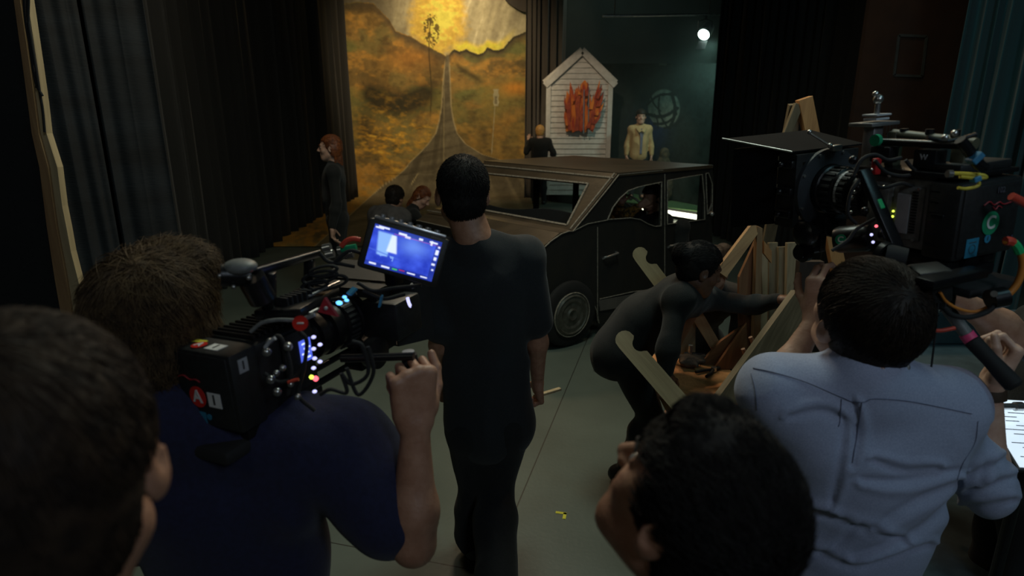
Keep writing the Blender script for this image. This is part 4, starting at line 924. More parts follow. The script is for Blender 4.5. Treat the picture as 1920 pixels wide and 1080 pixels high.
for hx, hy in ((1140, 477), (1262, 456)):
    t0, z0 = side2(hx-11, hy+4); t1, z1 = side2(hx+12, hy-4); b = MB(); f = lambda t, z, o: Vector((t*ce.x, t*ce.y, z))+cn*o
    b.tube([f(t0, z0-.02, .01), f(t0, z0, .035), f(t0+.03, z0+.003, .045), f(t1, z1, .045), f(t1+.005, z1, .012)], .010, 8); b.done('door_handle', M['silver'], car, smooth=50)
t0, z0 = side2(1327, 400); b = MB(); b.ball(Vector((t0*ce.x, t0*ce.y, z0))+cn*.05, .022).cyl(Vector((t0*ce.x, t0*ce.y, z0))+cn*.0, Vector((t0*ce.x, t0*ce.y, z0+.1))+cn*.04, .008); b.done('chrome_knob', M['silver'], car, smooth=50)
# roof, header, windshield, hood
zr = side2(1158, 327)[1]; tr0 = side2(1158, 327)[0]; tr1 = side2(1334, 312)[0]
W = lambda t, a, z: ce*t+cw*a+Vector((0, 0, z))
def quadplate(nm, q, th, m):
    b = MB(); q = [Vector(p) for p in q]; n = (q[1]-q[0]).cross(q[2]-q[0]).normalized()*th/2
    A_ = [b.bm.verts.new(p-n) for p in q]; B_ = [b.bm.verts.new(p+n) for p in q]; b.bm.faces.new(A_); b.bm.faces.new(B_[::-1]); k = len(q)
    for i in range(k): b.bm.faces.new((A_[i], B_[i], B_[(i+1) % k], A_[(i+1) % k]))
    return b.done(nm, m, car)
zs2 = side2(1334, 312)[1]
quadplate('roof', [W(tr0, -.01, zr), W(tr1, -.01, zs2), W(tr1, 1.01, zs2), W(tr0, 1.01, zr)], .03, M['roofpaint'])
tb, zb = side2(1073, 434)
Wt, Wb = (tr0, zr), (tb, zb)
def ws(a, f): return W(Wt[0]+(Wb[0]-Wt[0])*f, a, Wt[1]+(Wb[1]-Wt[1])*f)           # windshield plane: a across, f down
hole = [(.12, .22), (.90, .24), (.965, .93), (.05, .93)]
def ring(nm, o, i, m, th=.018):
    b = MB(); n = ce.cross(cwn)*0; nn = (ws(1, 0)-ws(0, 0)).cross(ws(0, 1)-ws(0, 0)).normalized()*th/2
    O1 = [b.bm.verts.new(ws(*p)-nn) for p in o]; I1 = [b.bm.verts.new(ws(*p)-nn) for p in i]; O2 = [b.bm.verts.new(ws(*p)+nn) for p in o]; I2 = [b.bm.verts.new(ws(*p)+nn) for p in i]
    for k in range(4):
        j = (k+1) % 4
        for q in ((O1[k], O1[j], I1[j], I1[k]), (O2[j], O2[k], I2[k], I2[j]), (O1[k], O2[k], O2[j], O1[j]), (I1[j], I2[j], I2[k], I1[k])): b.bm.faces.new(q)
    return b.done(nm, m, car)
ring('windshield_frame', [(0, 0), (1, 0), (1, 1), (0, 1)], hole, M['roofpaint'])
fn_ = (ws(1, 0)-ws(0, 0)).cross(ws(0, 1)-ws(0, 0)).normalized(); fn_ = fn_ if fn_.y < 0 else -fn_
b = MB()
for k in range(4): b.bar(ws(*hole[k])+fn_*.014, ws(*hole[(k+1) % 4])+fn_*.014, .016, .006, fn_)
b.done('windshield_outline', M['chalk'], car)
b = MB(); b.bar(ws(0, .08)+fn_*.013, ws(.99, .08)+fn_*.013, .014, .006, fn_); b.bar(ws(.015, .0)+fn_*.013, ws(.015, .98)+fn_*.013, .012, .006, fn_); b.done('header_outline', M['chalk'], car)
tf, zf = side2(1013, 468); tm, zm = side2(1050, 438)
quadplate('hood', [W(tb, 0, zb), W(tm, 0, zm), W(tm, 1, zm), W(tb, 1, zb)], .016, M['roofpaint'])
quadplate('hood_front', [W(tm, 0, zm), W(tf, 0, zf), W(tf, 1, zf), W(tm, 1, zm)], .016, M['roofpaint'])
quadplate('grille_panel', [W(tf, 0, zf), W(tf+.03, 0, .22), W(tf+.03, 1, .22), W(tf, 1, zf)], .016, M['carpaint'])
b = MB(); b.bar(W(tf, 0, zf+.012), W(tf, 1, zf+.012), .012, .006); b.bar(W(tm-.06, .5, zm+.005), W(tm-.1, .98, zm+.0), .012, .006); b.done('hood_outline', M['chalk'], car)
far = plate('far_side_panel', [(p[0], min(p[1], .66)) for p in outl], [], .02, M['carpaint'], car, Matrix.Translation(cw) @ Ms)
for t, a in ((tr1-.03, .97), (tr1-.62, .97), (tr1-.03, .03)): MB().bar(W(t, a, .3), W(t, a, zr-.01), .05, .05, ce).done('roof_post', M['carpaint'], car)
# dashboard with a curved top edge, seats, floor frame
dp = []
for i in range(21): a = i/20; dp.append((a, zb+.045+.05*math.sin(a*PI*1.6+.4)*math.sin(PI*a)))
b = MB(); A1 = [b.bm.verts.new(W(tb+.34, a*.96+.02, z)) for a, z in dp]; A2 = [b.bm.verts.new(W(tb+.36, a*.96+.02, z)) for a, z in dp]
B1 = [b.bm.verts.new(W(tb+.34, a*.96+.02, .25)) for a, z in dp]; B2 = [b.bm.verts.new(W(tb+.36, a*.96+.02, .25)) for a, z in dp]
for i in range(20):
    for q in ((A1[i], A1[i+1], B1[i+1], B1[i]), (A2[i+1], A2[i], B2[i], B2[i+1]), (A1[i], A2[i], A2[i+1], A1[i+1]), (B1[i+1], B2[i+1], B2[i], B1[i])): b.bm.faces.new(q)
for q in ((A1[0], B1[0], B2[0], A2[0]), (A1[-1], A2[-1], B2[-1], B1[-1])): b.bm.faces.new(q)
b.done('dashboard', M['black_cloth'], car)
b = MB(); b.bar(W(tb+.95, .06, .40), W(tb+.95, .94, .40), .14, .45, ce, .03); b.bar(W(tb+1.15, .06, .55), W(tb+1.15, .94, .55), .32, .12, ce, .04); b.done('bench_seat', M['black_cloth'], car)
b = MB(); b.bar(W(tf+.05, .04, .26), W(tr1, .04, .26), .06, .08); b.bar(W(tf+.05, .96, .26), W(tr1, .96, .26), .06, .08); b.bar(W(tr1, 0, .26), W(tr1, 1, .26), .06, .08); b.bar(W(tf+.05, 0, .26), W(tf+.05, 1, .26), .06, .08); b.done('base_frame', M['pine'], car)
swc = on_plane(1186, 388, CB-cn*.45, cn)-CB; sa = (ce*.75+Vector((0, 0, .66))).normalized()
rimx = sa.orthogonal().normalized(); rimy = sa.cross(rimx)
st_ = MB().tube([swc+(rimx*math.cos(t)+rimy*math.sin(t))*.17 for t in np.linspace(0, 2*PI, 32, endpoint=False)], .012, 8, closed=True)
for t in (0, 2.1, 4.2): st_.bar(swc, swc+(rimx*math.cos(t)+rimy*math.sin(t))*.165, .018, .01, sa)
st_.cyl(swc-sa*.02, swc+sa*.02, .03); tag(st_.done('steering_wheel', mat('dull_ivory', (.3, .28, .2), .4), car, smooth=50), 'pale ringed steering wheel')
def wheel(c0, nm='wheel'):
    b = MB(); o = cn
    b.lathe([(0, .20), (0, .262), (.012, .282), (.05, .29), (.12, .29), (.16, .28), (.17, .2)], c0, c0-o, 48); w = b.done(nm, M['rubber'], car, smooth=35)
    b = MB(); b.lathe([(0, 0), (.012, .03), (.02, .045), (.008, .06), (.004, .10), (.014, .12), (.010, .155), (.018, .165), (.004, .185), (-.01, .2), (-.02, 0.2)], c0+o*.004, c0+o, 44)
    tag(b.done('hubcap', mat('dull_painted_hubcap', (.16, .155, .13), .45, .5, col2=(.09, .085, .07)), w, smooth=30), 'dull grey ringed hubcap')
    b = MB(); b.tube([c0+o*.012+(ce*math.cos(t)+Vector((0, 0, 1))*math.sin(t))*.192 for t in np.linspace(0, 2*PI, 40, endpoint=False)], .005, 6, closed=True); b.done('rim_line', M['chalk'], w); return w
tw, zw = side2(1064, 597); wheel(ce*tw+cn*.05+Vector((0, 0, .29))); wheel(ce*tw+cw+cn*-.0+Vector((0, 0, .29))-cn*.05)
wheel(ce*(tr1-.2)-cn*.03+Vector((0, 0, .29))); wheel(ce*(tr1-.2)+cw-cn*.03+Vector((0, 0, .29)))

# ------------------------------------------------------------------ timber frame, boards and levers
def board(pts, Y0, Y1, th, m, label, nm='timber_board', cat='board', group=None, extra=None):
    """pts: photo pixels of a flat board's outline; Y0/Y1: its distance at the first / last point; it has real thickness"""
    P = [at(x, y, Y0+(Y1-Y0)*i) for (x, y), i in pts]; c = sum(P, Vector())/len(P)
    n = Vector((0, 0, 0))
    for i in range(len(P)): n += (P[i]-c).cross(P[(i+1) % len(P)]-c)
    n.normalize(); n = n if n.y > 0 else -n
    z = max(P, key=lambda p: (p-c).length)-c; z -= n*z.dot(n); z.normalize(); x = z.cross(n)
    Mx = Matrix((x, n, z)).transposed().to_4x4(); Mi = Mx.inverted()
    L = [Mi @ (p-c) for p in P]
    b = MB(); b.prism([(l.x, l.z) for l in L], 'y', th, Matrix.Translation((0, th/2, 0))); o = b.done(nm, m)
    o.matrix_world = Matrix.Translation(c) @ Mx
    tag(o, label, cat, group); return o
def ground(px, Y): return on_floor(px, 900, 0)
# standing boards (their feet on the floor)
stand = [((1428, 470), (1452, 470), 'greywood', 'pale upright board between brown frame post and its narrower neighbours', 3.16),
         ((1453, 462), (1470, 462), 'oldwood', 'narrow grey-brown upright board, second of the leaning bundle', 3.22),
         ((1471, 470), (1488, 470), 'oldwood', 'dark-grained upright board in the middle of the leaning bundle', 3.18),
         ((1487, 462), (1514, 462), 'greywood', 'widest pale upright board of the leaning bundle', 3.14),
         ((1515, 480), (1532, 480), 'oldwood', 'darker upright board right of the widest pale one', 3.24),
         ((1532, 500), (1549, 500), 'greywood', 'short pale upright board next to the dark stained one', 3.2)]
for i, (a, b, m, lab, Y) in enumerate(stand):
    p, q = at(*a, Y), at(*b, Y); w_ = (q-p).length; top = p.z+.02; lean = .05
    bb = MB().bar((0, .0, 0), (-.035, lean+.1, top-.33), w_*.97, .03, (0, 1, 0), .003); o = bb.done('upright_board', M[m]); o.location = ((p.x+q.x)/2-.0, Y-.14, .33)
    tag(o, lab, 'board', 'boards standing in the bundle')
# base box the boards stand in (crate below)
cr = thing('timber_crate', 'low timber crate holding the bundle of upright boards', 'crate', (1.42, 3.18, 0))
for z in (.05, .30): MB().box((0, 0, z), (.50, .40, .04), bev=.004).done('shelf_board', M['pine'], cr)
for sx in (-1, 1):
    for sy in (-1, 1): MB().box((sx*.23, sy*.18, .16), (.05, .05, .32), bev=.003).done('corner_post', M['pine'], cr)
# workbench with the orange plywood top
tz = at(1340, 712, 2.75).z; bw = thing('low_workbench', 'low workbench with an orange plywood top strewn with tools', 'workbench', (.91, 2.80, 0))
MB().box((0, 0, tz-.012), (.38, .56, .024), bev=.003).done('worktop', M['orangewood'], bw)
for sx in (-1, 1):
    for sy in (-1, 1): MB().box((sx*.165, sy*.25, (tz-.024)/2), (.045, .045, tz-.024), bev=.003).done('leg', M['pine'], bw)
    MB().box((sx*.165, 0, tz-.09), (.02, .44, .07)).done('apron', M['pine'], bw)
BB = lambda l: [((x, y), t) for x, y, t in l]
board(BB([(1412, 418, 0), (1427, 430, 0), (1362, 520, 1), (1344, 507, 1)]), 2.98, 2.86, .03, M['pine'], 'slanting pine brace with a dark knot, running down left from the frame post')
board(BB([(1386, 520, 0), (1426, 432, 0), (1430, 560, 0), (1418, 700, 0), (1384, 700, 0)]), 3.02, 3.0, .025, M['plydark'], 'wide brown plywood post carrying the slanting brace', 'frame_post', 'post')
board(BB([(1420, 424, 0), (1430, 428, 0), (1424, 722, 0), (1410, 722, 0)]), 2.97, 2.9, .04, M['pine'], 'slim reddish pine post in front of the wide brown plywood one', 'frame_post', 'post')
board(BB([(1433, 452, 0), (1447, 470, 0), (1447, 494, 0), (1433, 476, 0)]), 3.0, 3.0, .03, M['orangewood'], 'short orange corner block just right of the frame post top', 'corner_block', 'block')
# easel-like A frame rising behind the film camera
ty = 3.45
def prop_bar(p0, Y0, p1, Y1, w_, t_, m, label, nm, cat, up=(0, 1, 0), group=None):
    a_, b_ = at(*p0, Y0), at(*p1, Y1); c = (a_+b_)/2; bb = MB().bar(a_-c, b_-c, w_, t_, up, .003); o = bb.done(nm, M[m]); o.location = c; return tag(o, label, cat, group)
fr_ = thing('easel_frame', 'tall timber easel whose orange peak rises above the film camera', 'easel', (at(1510, 600, ty).x, ty, 0)); o0 = fr_.location
tp = at(1509, 184, ty)-o0
b = MB().bar(tp+Vector((-.005, 0, 0)), (at(1600, 1000, ty).x-o0.x, .0, 0), .075, .05, (0, 1, 0), .003); b.done('front_leg', M['orangewood'], fr_)
b = MB().bar(tp+Vector((-.03, .04, -.03)), (-.10, .62, 0), .07, .03, (0, 1, 0), .003); b.done('rear_leg', M['oldwood'], fr_)
sb = at(1432, 362, ty)-o0; b = MB().bar(tp+Vector((-.03, .0, -.03)), sb, .045, .03, (0, 1, 0), .003); b.done('side_brace', M['oldwood'], fr_)
b = MB().bar(sb+Vector((-.04, .0, .03)), at(1560, 362, ty)-o0, .05, .03, (0, 1, 0), .003); b.done('cross_bar', M['oldwood'], fr_)
b = MB().bar(tp+Vector((-.02, .05, -.05)), at(1478, 390, ty)-o0+Vector((0, .05, 0)), .05, .02, (0, 1, 0), .003); b.done('side_brace', M['oldwood'], fr_)
# dark stained board and the long leaning plank
board(BB([(1500, 491, 0), (1546, 491, 0), (1546, 660, 1), (1486, 660, 1)]), 2.62, 2.62, .04, M['darkboard'], 'dark stained board standing behind the long leaning plank', 'dark_board', 'board')
board(BB([(1500, 543, 0), (1508, 600, 0), (1385, 758, 1), (1345, 742, 1)]), 2.55, 2.25, .035, M['oldwood'], 'long grey-brown plank leaning diagonally up to the right, nearest of the timber', 'leaning_plank', 'plank')
board(BB([(1340, 692, 0), (1400, 606, 0), (1402, 680, 0), (1392, 692, 0)]), 2.87, 2.87, .02, M['plydark'], 'triangular brown plywood gusset standing at the back of the orange worktop', 'plywood_gusset', 'gusset')
board(BB([(1312, 684, 0), (1352, 640, 0), (1398, 608, 0), (1398, 686, 0)]), 2.93, 2.93, .02, M['plydark'], 'brown plywood offcut with a slanted top edge behind the worktop tools', 'plywood_offcut', 'offcut')
board(BB([(1302, 582, 0), (1316, 584, 0), (1360, 660, 0), (1346, 674, 0), (1300, 600, 0)]), 3.01, 3.01, .03, M['pine'], 'pine strut sloping down right from the small trestle peak', 'trestle_strut', 'strut', 'small trestle struts')
board(BB([(1296, 584, 0), (1306, 596, 0), (1262, 675, 0), (1248, 662, 0)]), 2.97, 2.97, .03, M['plydark'], 'brown strut sloping down left from the small trestle peak', 'trestle_strut', 'strut', 'small trestle struts')
board(BB([(1290, 600, 0), (1304, 598, 0), (1304, 673, 0), (1262, 673, 0)]), 3.05, 3.05, .02, M['oldwood'], 'small upright plywood piece under the trestle peak', 'plywood_block', 'block')
for px_, py_, l_ in ((1410, 640, 'upper peach-coloured dowel sticking out beside the leaning plank'), (1396, 662, 'lower peach-coloured dowel sticking out beside the leaning plank')):
    a_ = at(px_-3, py_-8, 2.8); b_ = at(px_+5, py_+12, 2.8); o = MB().cyl(a_-b_, (0, 0, 0), .010, n=10).done('wooden_dowel', mat('peach_wood', (.6, .3, .18))); o.location = b_; tag(o, l_, 'dowel', 'peach dowels')
# tools on the worktop
def ontop(px, py): return on_floor(px, py, tz)
c0 = ontop(1292, 688); kn = Shape(); kn.ell((0, 0, .035), (.055, .045, .035), None, .02); rgk = np.random.default_rng(4)
for i in range(9):
    a_ = rgk.random()*6.28; kn.cone((0, 0, .04), (math.cos(a_)*.07, math.sin(a_)*.055, .02+.05*rgk.random()), .016, .008, .012)
o, _, _ = solid('knotted_rag', kn, .004, M['bandage'], disp=lambda V: .004*(fbm(*(V.T*60), o=3)-.5)*2); o.location = c0; tag(o, 'knotted brown rag bundle at the left end of the orange worktop', 'rag')
pl_ = thing('pliers', 'dark open pliers lying on the orange worktop', 'pliers', ontop(1338, 697)+Vector((0, 0, .012)), (0, 0, .6))
MB().tube([(-.10, .03, 0), (-.05, .022, 0), (0, 0, 0), (.04, -.004, 0)], .008, 8).done('handle', M['rubber'], pl_, smooth=50); MB().tube([(-.10, -.035, 0), (-.05, -.022, 0), (0, 0, .002), (.045, .006, 0)], .008, 8).done('handle', M['rubber'], pl_, smooth=50)
MB().cyl((0, 0, -.008), (0, 0, .012), .014).done('pivot', M['steel'], pl_)
sc_ = thing('clamp_bar', 'black bar clamp lying behind the open pliers', 'clamp', ontop(1330, 676)+Vector((0, 0, .03)), (0, 0, -.15))
MB().box((0, 0, 0), (.26, .018, .018), bev=.002).done('rail', M['black_metal'], sc_); MB().box((.11, 0, .02), (.02, .03, .07), bev=.003).done('jaw', M['black_metal'], sc_); MB().cyl((-.10, 0, -.03), (-.10, 0, .05), .012).done('screw_handle', M['steel'], sc_)
# notched plywood levers
def lever(p_head, p_end, Yh, Ye, w_, label):
    a_, b_ = at(*p_head, Yh), at(*p_end, Ye); L_ = (b_-a_).length; z = (b_-a_).normalized(); view = (a_-Vector((0, 0, CAM_H))).normalized(); n = (view-z*view.dot(z)).normalized(); x = n.cross(z)
    Mx = Matrix((x, n, z)).transposed().to_4x4(); pts = []
    for t in np.linspace(PI, 2*PI, 9): pts.append((w_*.5*math.cos(t)*-1, w_*.5+w_*.5*math.sin(t)))
    pts = [(-p[0], p[1]) for p in pts]       # rounded head, from -x to +x ... going over the top
    pts = sorted(pts, key=lambda p: -p[0])
    # notch on the left side seen from the camera (-x)
    notch = [(-w_*.5, w_*.62)]+[(-w_*.5+w_*.42*math.sin(t), w_*1.15-w_*.42*math.cos(t)) for t in np.linspace(.3, PI-.3, 9)]+[(-w_*.5, w_*1.66)]
    poly_ = [(w_*.5, L_)] + [(w_*.5, w_*.6)] + pts[1:-1] + notch + [(-w_*.5, L_)]
    b = MB(); b.prism(poly_, 'y', .022); o = b.done('notched_lever', M['ply']); o.matrix_world = Matrix.Translation(a_) @ Mx
    return tag(o, label, 'lever', 'notched plywood levers')
lever((1160, 624), (1285, 768), 2.52, 2.35, .082, 'pale notched plywood lever gripped low by the bending woman')
lever((1192, 466), (1262, 560), 3.05, 2.95, .075, 'pale notched plywood lever standing up behind the bending woman\'s back')
ps = at(1203, 560, 3.0)

# ------------------------------------------------------------------ seated figure prop by the night flat
c0 = at(1244, 300, 12.7); sh = Shape()
for c, r in (((0, 0, .25), (.24, .2, .26)), ((0, 0, .62), (.17, .14, .26)), ((.02, 0, .93), (.10, .10, .12)), ((-.14, -.04, .5), (.07, .08, .22)), ((.17, -.03, .48), (.07, .08, .24)), ((-.10, -.15, .22), (.08, .12, .22)), ((.1, -.15, .2), (.08, .12, .2))): sh.ell(c, r, None, .08)
o, _, _ = solid('figure_prop', sh, .02, M['stump'], disp=lambda V: .03*(fbm(*(V.T*9), o=4)-.5)*2); o.location = (c0.x, 12.7, PZ+.01); tag(o, 'mottled brown hunched figure prop right of the tan-jacketed man', 'prop')

# ------------------------------------------------------------------ tape on the floor
p = on_floor(1052, 962, 0); tp_ = MB().box((0, 0, .001), (.055, .016, .002)).box((.02, -.02, .001), (.016, .05, .002)).done('tape_mark', M['yellow_tape']); tp_.location = p; tp_.rotation_euler = (0, 0, -.2); tag(tp_, 'small yellow tape corner mark on the grey floor', 'tape mark')

# ------------------------------------------------------------------ cart, glowing script page and torch at the right edge
cz = at(1860, 720, 1.95).z
ct = thing('equipment_cart', 'blue-grey equipment cart at the right edge behind the blue-shirted operator', 'cart', (at(1880, 700, 2.0).x+.12, 2.05, 0))
MB().box((0, 0, cz-.015), (1.1, .62, .03), bev=.006).done('cart_top', M['cart'], ct); MB().box((0, .29, cz+.07), (1.1, .03, .14), bev=.006).done('back_rail', M['cart'], ct)
MB().box((0, 0, .35), (1.04, .58, .02), bev=.004).done('lower_shelf', M['cart'], ct)
for sx in (-1, 1):
    for sy in (-1, 1):
        l_ = MB().box((sx*.52, sy*.28, (cz-.03+.1)/2), (.03, .03, cz-.03-.1), bev=.003).done('cart_leg', M['black_metal'], ct); MB().cyl((sx*.52-.015, sy*.28, .05), (sx*.52+.015, sy*.28, .05), .05).done('caster', M['rubber'], l_, smooth=30)
tc_ = at(1935, 812, 1.52); tbv = thing('glowing_page', 'glowing white tablet page of script lines at the right edge', 'tablet', tc_, (math.radians(22), 0, math.radians(-8)))  # lamplight on a paper page put in as glow; tablet form made up
MB().box((0, 0, -.008), (.185, .255, .012), bev=.004).done('case', M['black_plastic'], tbv)
MB().box((0, 0, 0), (.172, .238, .003)).done('screen', glow('white_page', (.72, .86, 1), .85), tbv)
b = MB(); rg_ = np.random.default_rng(5)
for i in range(14):
    x0 = -.07+.02*(i % 3); ln_ = .03+.09*rg_.random(); b.box((x0+ln_/2, .10-i*.0155, .0022), (ln_, .0022, .0006))
b.done('script_lines', M['ink'], tbv)
st2 = thing('page_stand', 'black stand holding the glowing tablet at the right edge', 'stand', (tc_.x, tc_.y, 0))
MB().cyl((0, 0, 0), (0, 0, tc_.z-.04), .015).done('pole', M['black_metal'], st2); MB().cyl((0, 0, 0), (0, 0, .02), .16).done('base', M['black_metal'], st2, smooth=30); MB().box((0, -.0, tc_.z-.035), (.12, .12, .016), (math.radians(22), 0, 0), .004).done('tray', M['black_metal'], st2)
tl = at(1889, 762, 1.56); o = MB().cyl((-.05, 0, 0), (.02, 0, 0), .009).cyl((.02, 0, 0), (.04, 0, 0), .013).done('small_torch', M['steel'], smooth=30); o.location = tl; tag(o, 'short steel torch clipped over the glowing tablet page', 'torch')
b = MB(); pts = [at(x, y, 2.2) for x, y in ((1868, 668), (1885, 666), (1900, 664))]

# ------------------------------------------------------------------ the people
def V3(v): return np.array(v, float)
def upd(J, **k):
    for a, b in k.items(): J[a] = V3(b)
    return J
def lower(J, hipc, az, H=None, stance=.1, kf=0., lift=0.):
    """legs straight down to the floor from the pelvis point"""
    s = J['s']; az = math.radians(az); f = A(math.sin(az), math.cos(az), 0); r = A(math.cos(az), -math.sin(az), 0); p = V3(hipc); J['pelvis'] = p
    for q, x in (('l', -1), ('r', 1)):
        J['hip'+q] = p+r*x*.09*s-A(0, 0, .03); J['kn'+q] = A(p[0], p[1], p[2]*.52)+r*x*stance*s+f*.03; J['an'+q] = A(p[0], p[1], .085)+r*x*(stance+.01)*s-f*.01
        J['toe'+q] = J['an'+q]+f*.16+r*x*.02; J['toe'+q][2] = .035
    J['base'] = A(p[0], p[1], 0); return J

# 1 man in the charcoal T-shirt, back to us, walking away
Y = 2.36
J = pose(at(905, 700, Y)*1, -4, 1.80); J['base'] = A(at(905, 700, Y).x, Y, 0)
J = upd(J, head=at(867, 364, Y-.02), neck=at(888, 442, Y-.06), chest=at(906, 560, Y-.02), waist=at(912, 700, Y), pelvis=at(918, 775, Y),
        shl=at(826, 486, Y-.0), shr=at(984, 484, Y-.02), ell=at(826, 618, Y-.04), wrl=at(826, 712, Y+.12), elr=at(1006, 612, Y+.02), wrr=at(1008, 716, Y+.1),
        hipl=at(886, 805, Y), hipr=at(950, 800, Y), knl=at(893, 925, Y+.06), knr=at(928, 920, Y-.02))
J['anl'] = A(J['knl'][0]-.01, J['knl'][1]-.06, .10); J['anr'] = A(J['knr'][0]+.01, J['knr'][1]-.30, .12); J['f'] = A(-.03, 1, 0)
J['toel'] = J['anl']+A(-.03, .16, -.06); J['toer'] = J['anr']+A(.01, .15, -.075)
J['base'] = A(at(905, 700, Y).x, Y, 0)
def tee_ops(T):
    pass
man1, P, R = make_person(J, 'man in charcoal T-shirt and black trousers, back turned, walking between the cameras', skin='skin', head=((-.22, 1, .05), (0.02, 0, 1), 1.13), h=.008, hf=.0035,
    hands=[dict(q='l', d=(.1, .25, -1), n=(-1, 0, 0), side=1, curl=(50, 55, 60, 65)), dict(q='r', d=(.1, .2, -1), n=(1, .2, 0), side=-1, curl=(60, 65, 65, 70), thumb=(40, 30))],
    hair=dict(style='crop', mat='hair_black', n=9000, len=.013, lift=.8, r=.0008, steps=4, h=.004, e=.003), top=dict(mat='tee_cloth', name='tshirt', sleeve=(.46, .46), hem=.04, e=.014, es=.019, h=.007, amp=.008, fs=7, st=.35, seed=5),
    bottom=dict(mat='black_cloth', e=.018, flare=.03, h=.010), shoes='grey_shoe')
p_ = at(1014, 738, Y+.13); o = MB().bar((-.05, -.03, .0), (.07, .05, -.0), .02, .012, bev=.003).done('wood_stick', M['ply']); o.location = p_+Vector((.02, .0, 0)); tag(o, 'short pale stick in the right hand of the man in the charcoal T-shirt', 'stick')

# 2 operator in the light blue shirt under the right-hand camera
Y = 1.22
J = pose((at(1620, 700, Y).x, Y, 0), 6, 1.78)
J = upd(J, head=at(1617, 600, Y+.02), neck=at(1622, 690, Y-.03), chest=at(1612, 880, Y+.02), shl=at(1462, 742, Y+.02), shr=at(1768, 768, Y), ell=at(1458, 722, Y+.20), wrl=at(1530, 596, Y+.25),
        elr=at(1852, 925, Y+.06), wrr=at(1858, 724, Y+.10))
J['waist'] = J['chest']+A(0, .02, -.24); lower(J, J['waist']+A(0, 0, -.16), 6)
J['ag'] = .84
def shirt_ops(T):
    # rolled sleeve at the right elbow
    a, b = J['shr'], J['elr']; d = _n(b-a); T.cone(b-d*.09, b-d*.03, .052, .053, .02)
    for t in (.07, .05, .03): T.cone(b-d*(t+.012), b-d*t, .056, .056, .004)
SHC = [((1800, 880), (1700, 905), (1620, 900)), ((1795, 900), (1700, 950), (1640, 985)), ((1790, 935), (1720, 990), (1600, 1040)), ((1640, 865), (1700, 885), (1760, 880)), ((1520, 960), (1600, 985), (1690, 1010)), ((1583, 800), (1572, 880), (1560, 940)), ((1602, 760), (1606, 820), (1596, 870)),
    ((1812, 890), (1850, 880), (1885, 860)), ((1815, 920), (1855, 912), (1895, 895)), ((1812, 950), (1850, 948), (1892, 935)), ((1862, 800), (1856, 850), (1838, 900)), ((1440, 900), (1500, 950), (1560, 965)), ((1470, 1010), (1600, 1060), (1740, 1020)), ((1480, 780), (1540, 770), (1590, 790)), ((1500, 1060), (1560, 1030), (1600, 990))]
op2, P, R = make_person(J, 'camera operator in light blue shirt, back to us, head tipped up at his camera', skin='skin_pale', head=((-.12, .86, .42), (-.0, -.42, .9), 1.06), h=.008, hf=.0035,
    hands=[dict(q='l', d=(.12, .10, 1), n=(-.75, -.65, .1), side=-1, curl=((35, 40, 25), (38, 42, 25), (42, 44, 28), (46, 48, 30)), thumb=(20, 20), h=.0025, k=.95),
           dict(q='r', d=(.42, .12, 1), n=(.82, -.42, -.25), side=-1, curl=((62, 72, 44), (66, 74, 44), (70, 74, 44), (74, 76, 46)), thumb=(26, 30), h=.0025, tdir=(.75, .55, -.5))],
    hair=dict(style='short', mat='hair_dark', n=9000, len=.055, lift=.10, r=.0008, steps=7, h=.004, jit=.35, amp=.003, e=.002), top=dict(mat='shirt_cloth', name='shirt', sleeve=(.34, .46), e=.020, es=.020, h=.006, amp=.011, fs=6.5, axis=(.25, 0, 1), st=.55, seed=21, collar=.028, ops=[shirt_ops], creases=creases(SHC, .0062, 9)),
    bottom=dict(mat='black_cloth'), shoes='shoe')
top2 = J['_top']
def on_surface(o, px, py, off=.0015):
    """point of a thing's surface first met along the line of sight"""
    a, b = (px-960)/F_PX, (540-py)/F_PX; d = Vector((a, CP+b*SP, -SP+b*CP)).normalized(); mw = o.matrix_world if o.parent is None else o.parent.matrix_world @ o.matrix_local
    bpy.context.view_layer.update(); mw = o.matrix_world; im = mw.inverted(); ok, loc, nr, _ = o.ray_cast(im @ Vector((0, 0, CAM_H)), im.to_3x3() @ d)
    return (mw @ loc - d*off) if ok else None
def stitch(pts, o, r, m, nm, base, n=10, off=.0015):
    S = smoothpath([(x, y, 0) for x, y in pts], n); W_ = [on_surface(o, s[0], s[1], off) for s in S]; W_ = [p for p in W_ if p is not None]
    if len(W_) < 3: return
    b = MB(); b.tube(W_, r, 6); q = b.done(nm, m); rebase(q, base, o.parent); q.parent = o
Bp = J['base']
wd = _n(J['wrr']-J['elr']); wb = MB().lathe([(0, .026), (.0, .031), (.012, .032), (.024, .031), (.024, .026)], J['wrr']-wd*.03, J['wrr'], 28, closed=True).done('wristband', mat('dark_brown_leather', (.05, .028, .016), .6), smooth=35); rebase(wb, Bp, op2)
stitch([(1412, 690), (1450, 698), (1510, 716), (1578, 745), (1598, 753), (1620, 754), (1640, 748), (1700, 752), (1770, 765), (1822, 776)], top2, .0010, M['shirt_seam'], 'yoke_seam', Bp)
stitch([(1578, 748), (1575, 790), (1572, 800)], top2, .0009, M['shirt_seam'], 'box_pleat', Bp)
stitch([(1616, 755), (1608, 810), (1598, 868)], top2, .0012, M['shirt_seam'], 'box_pleat', Bp)
stitch([(1834, 790), (1828, 830), (1805, 870), (1795, 900)], top2, .0008, M['shirt_seam'], 'sleeve_seam', Bp)
stitch([(1408, 700), (1416, 730), (1420, 770)], top2, .0008, M['shirt_seam'], 'sleeve_seam', Bp)

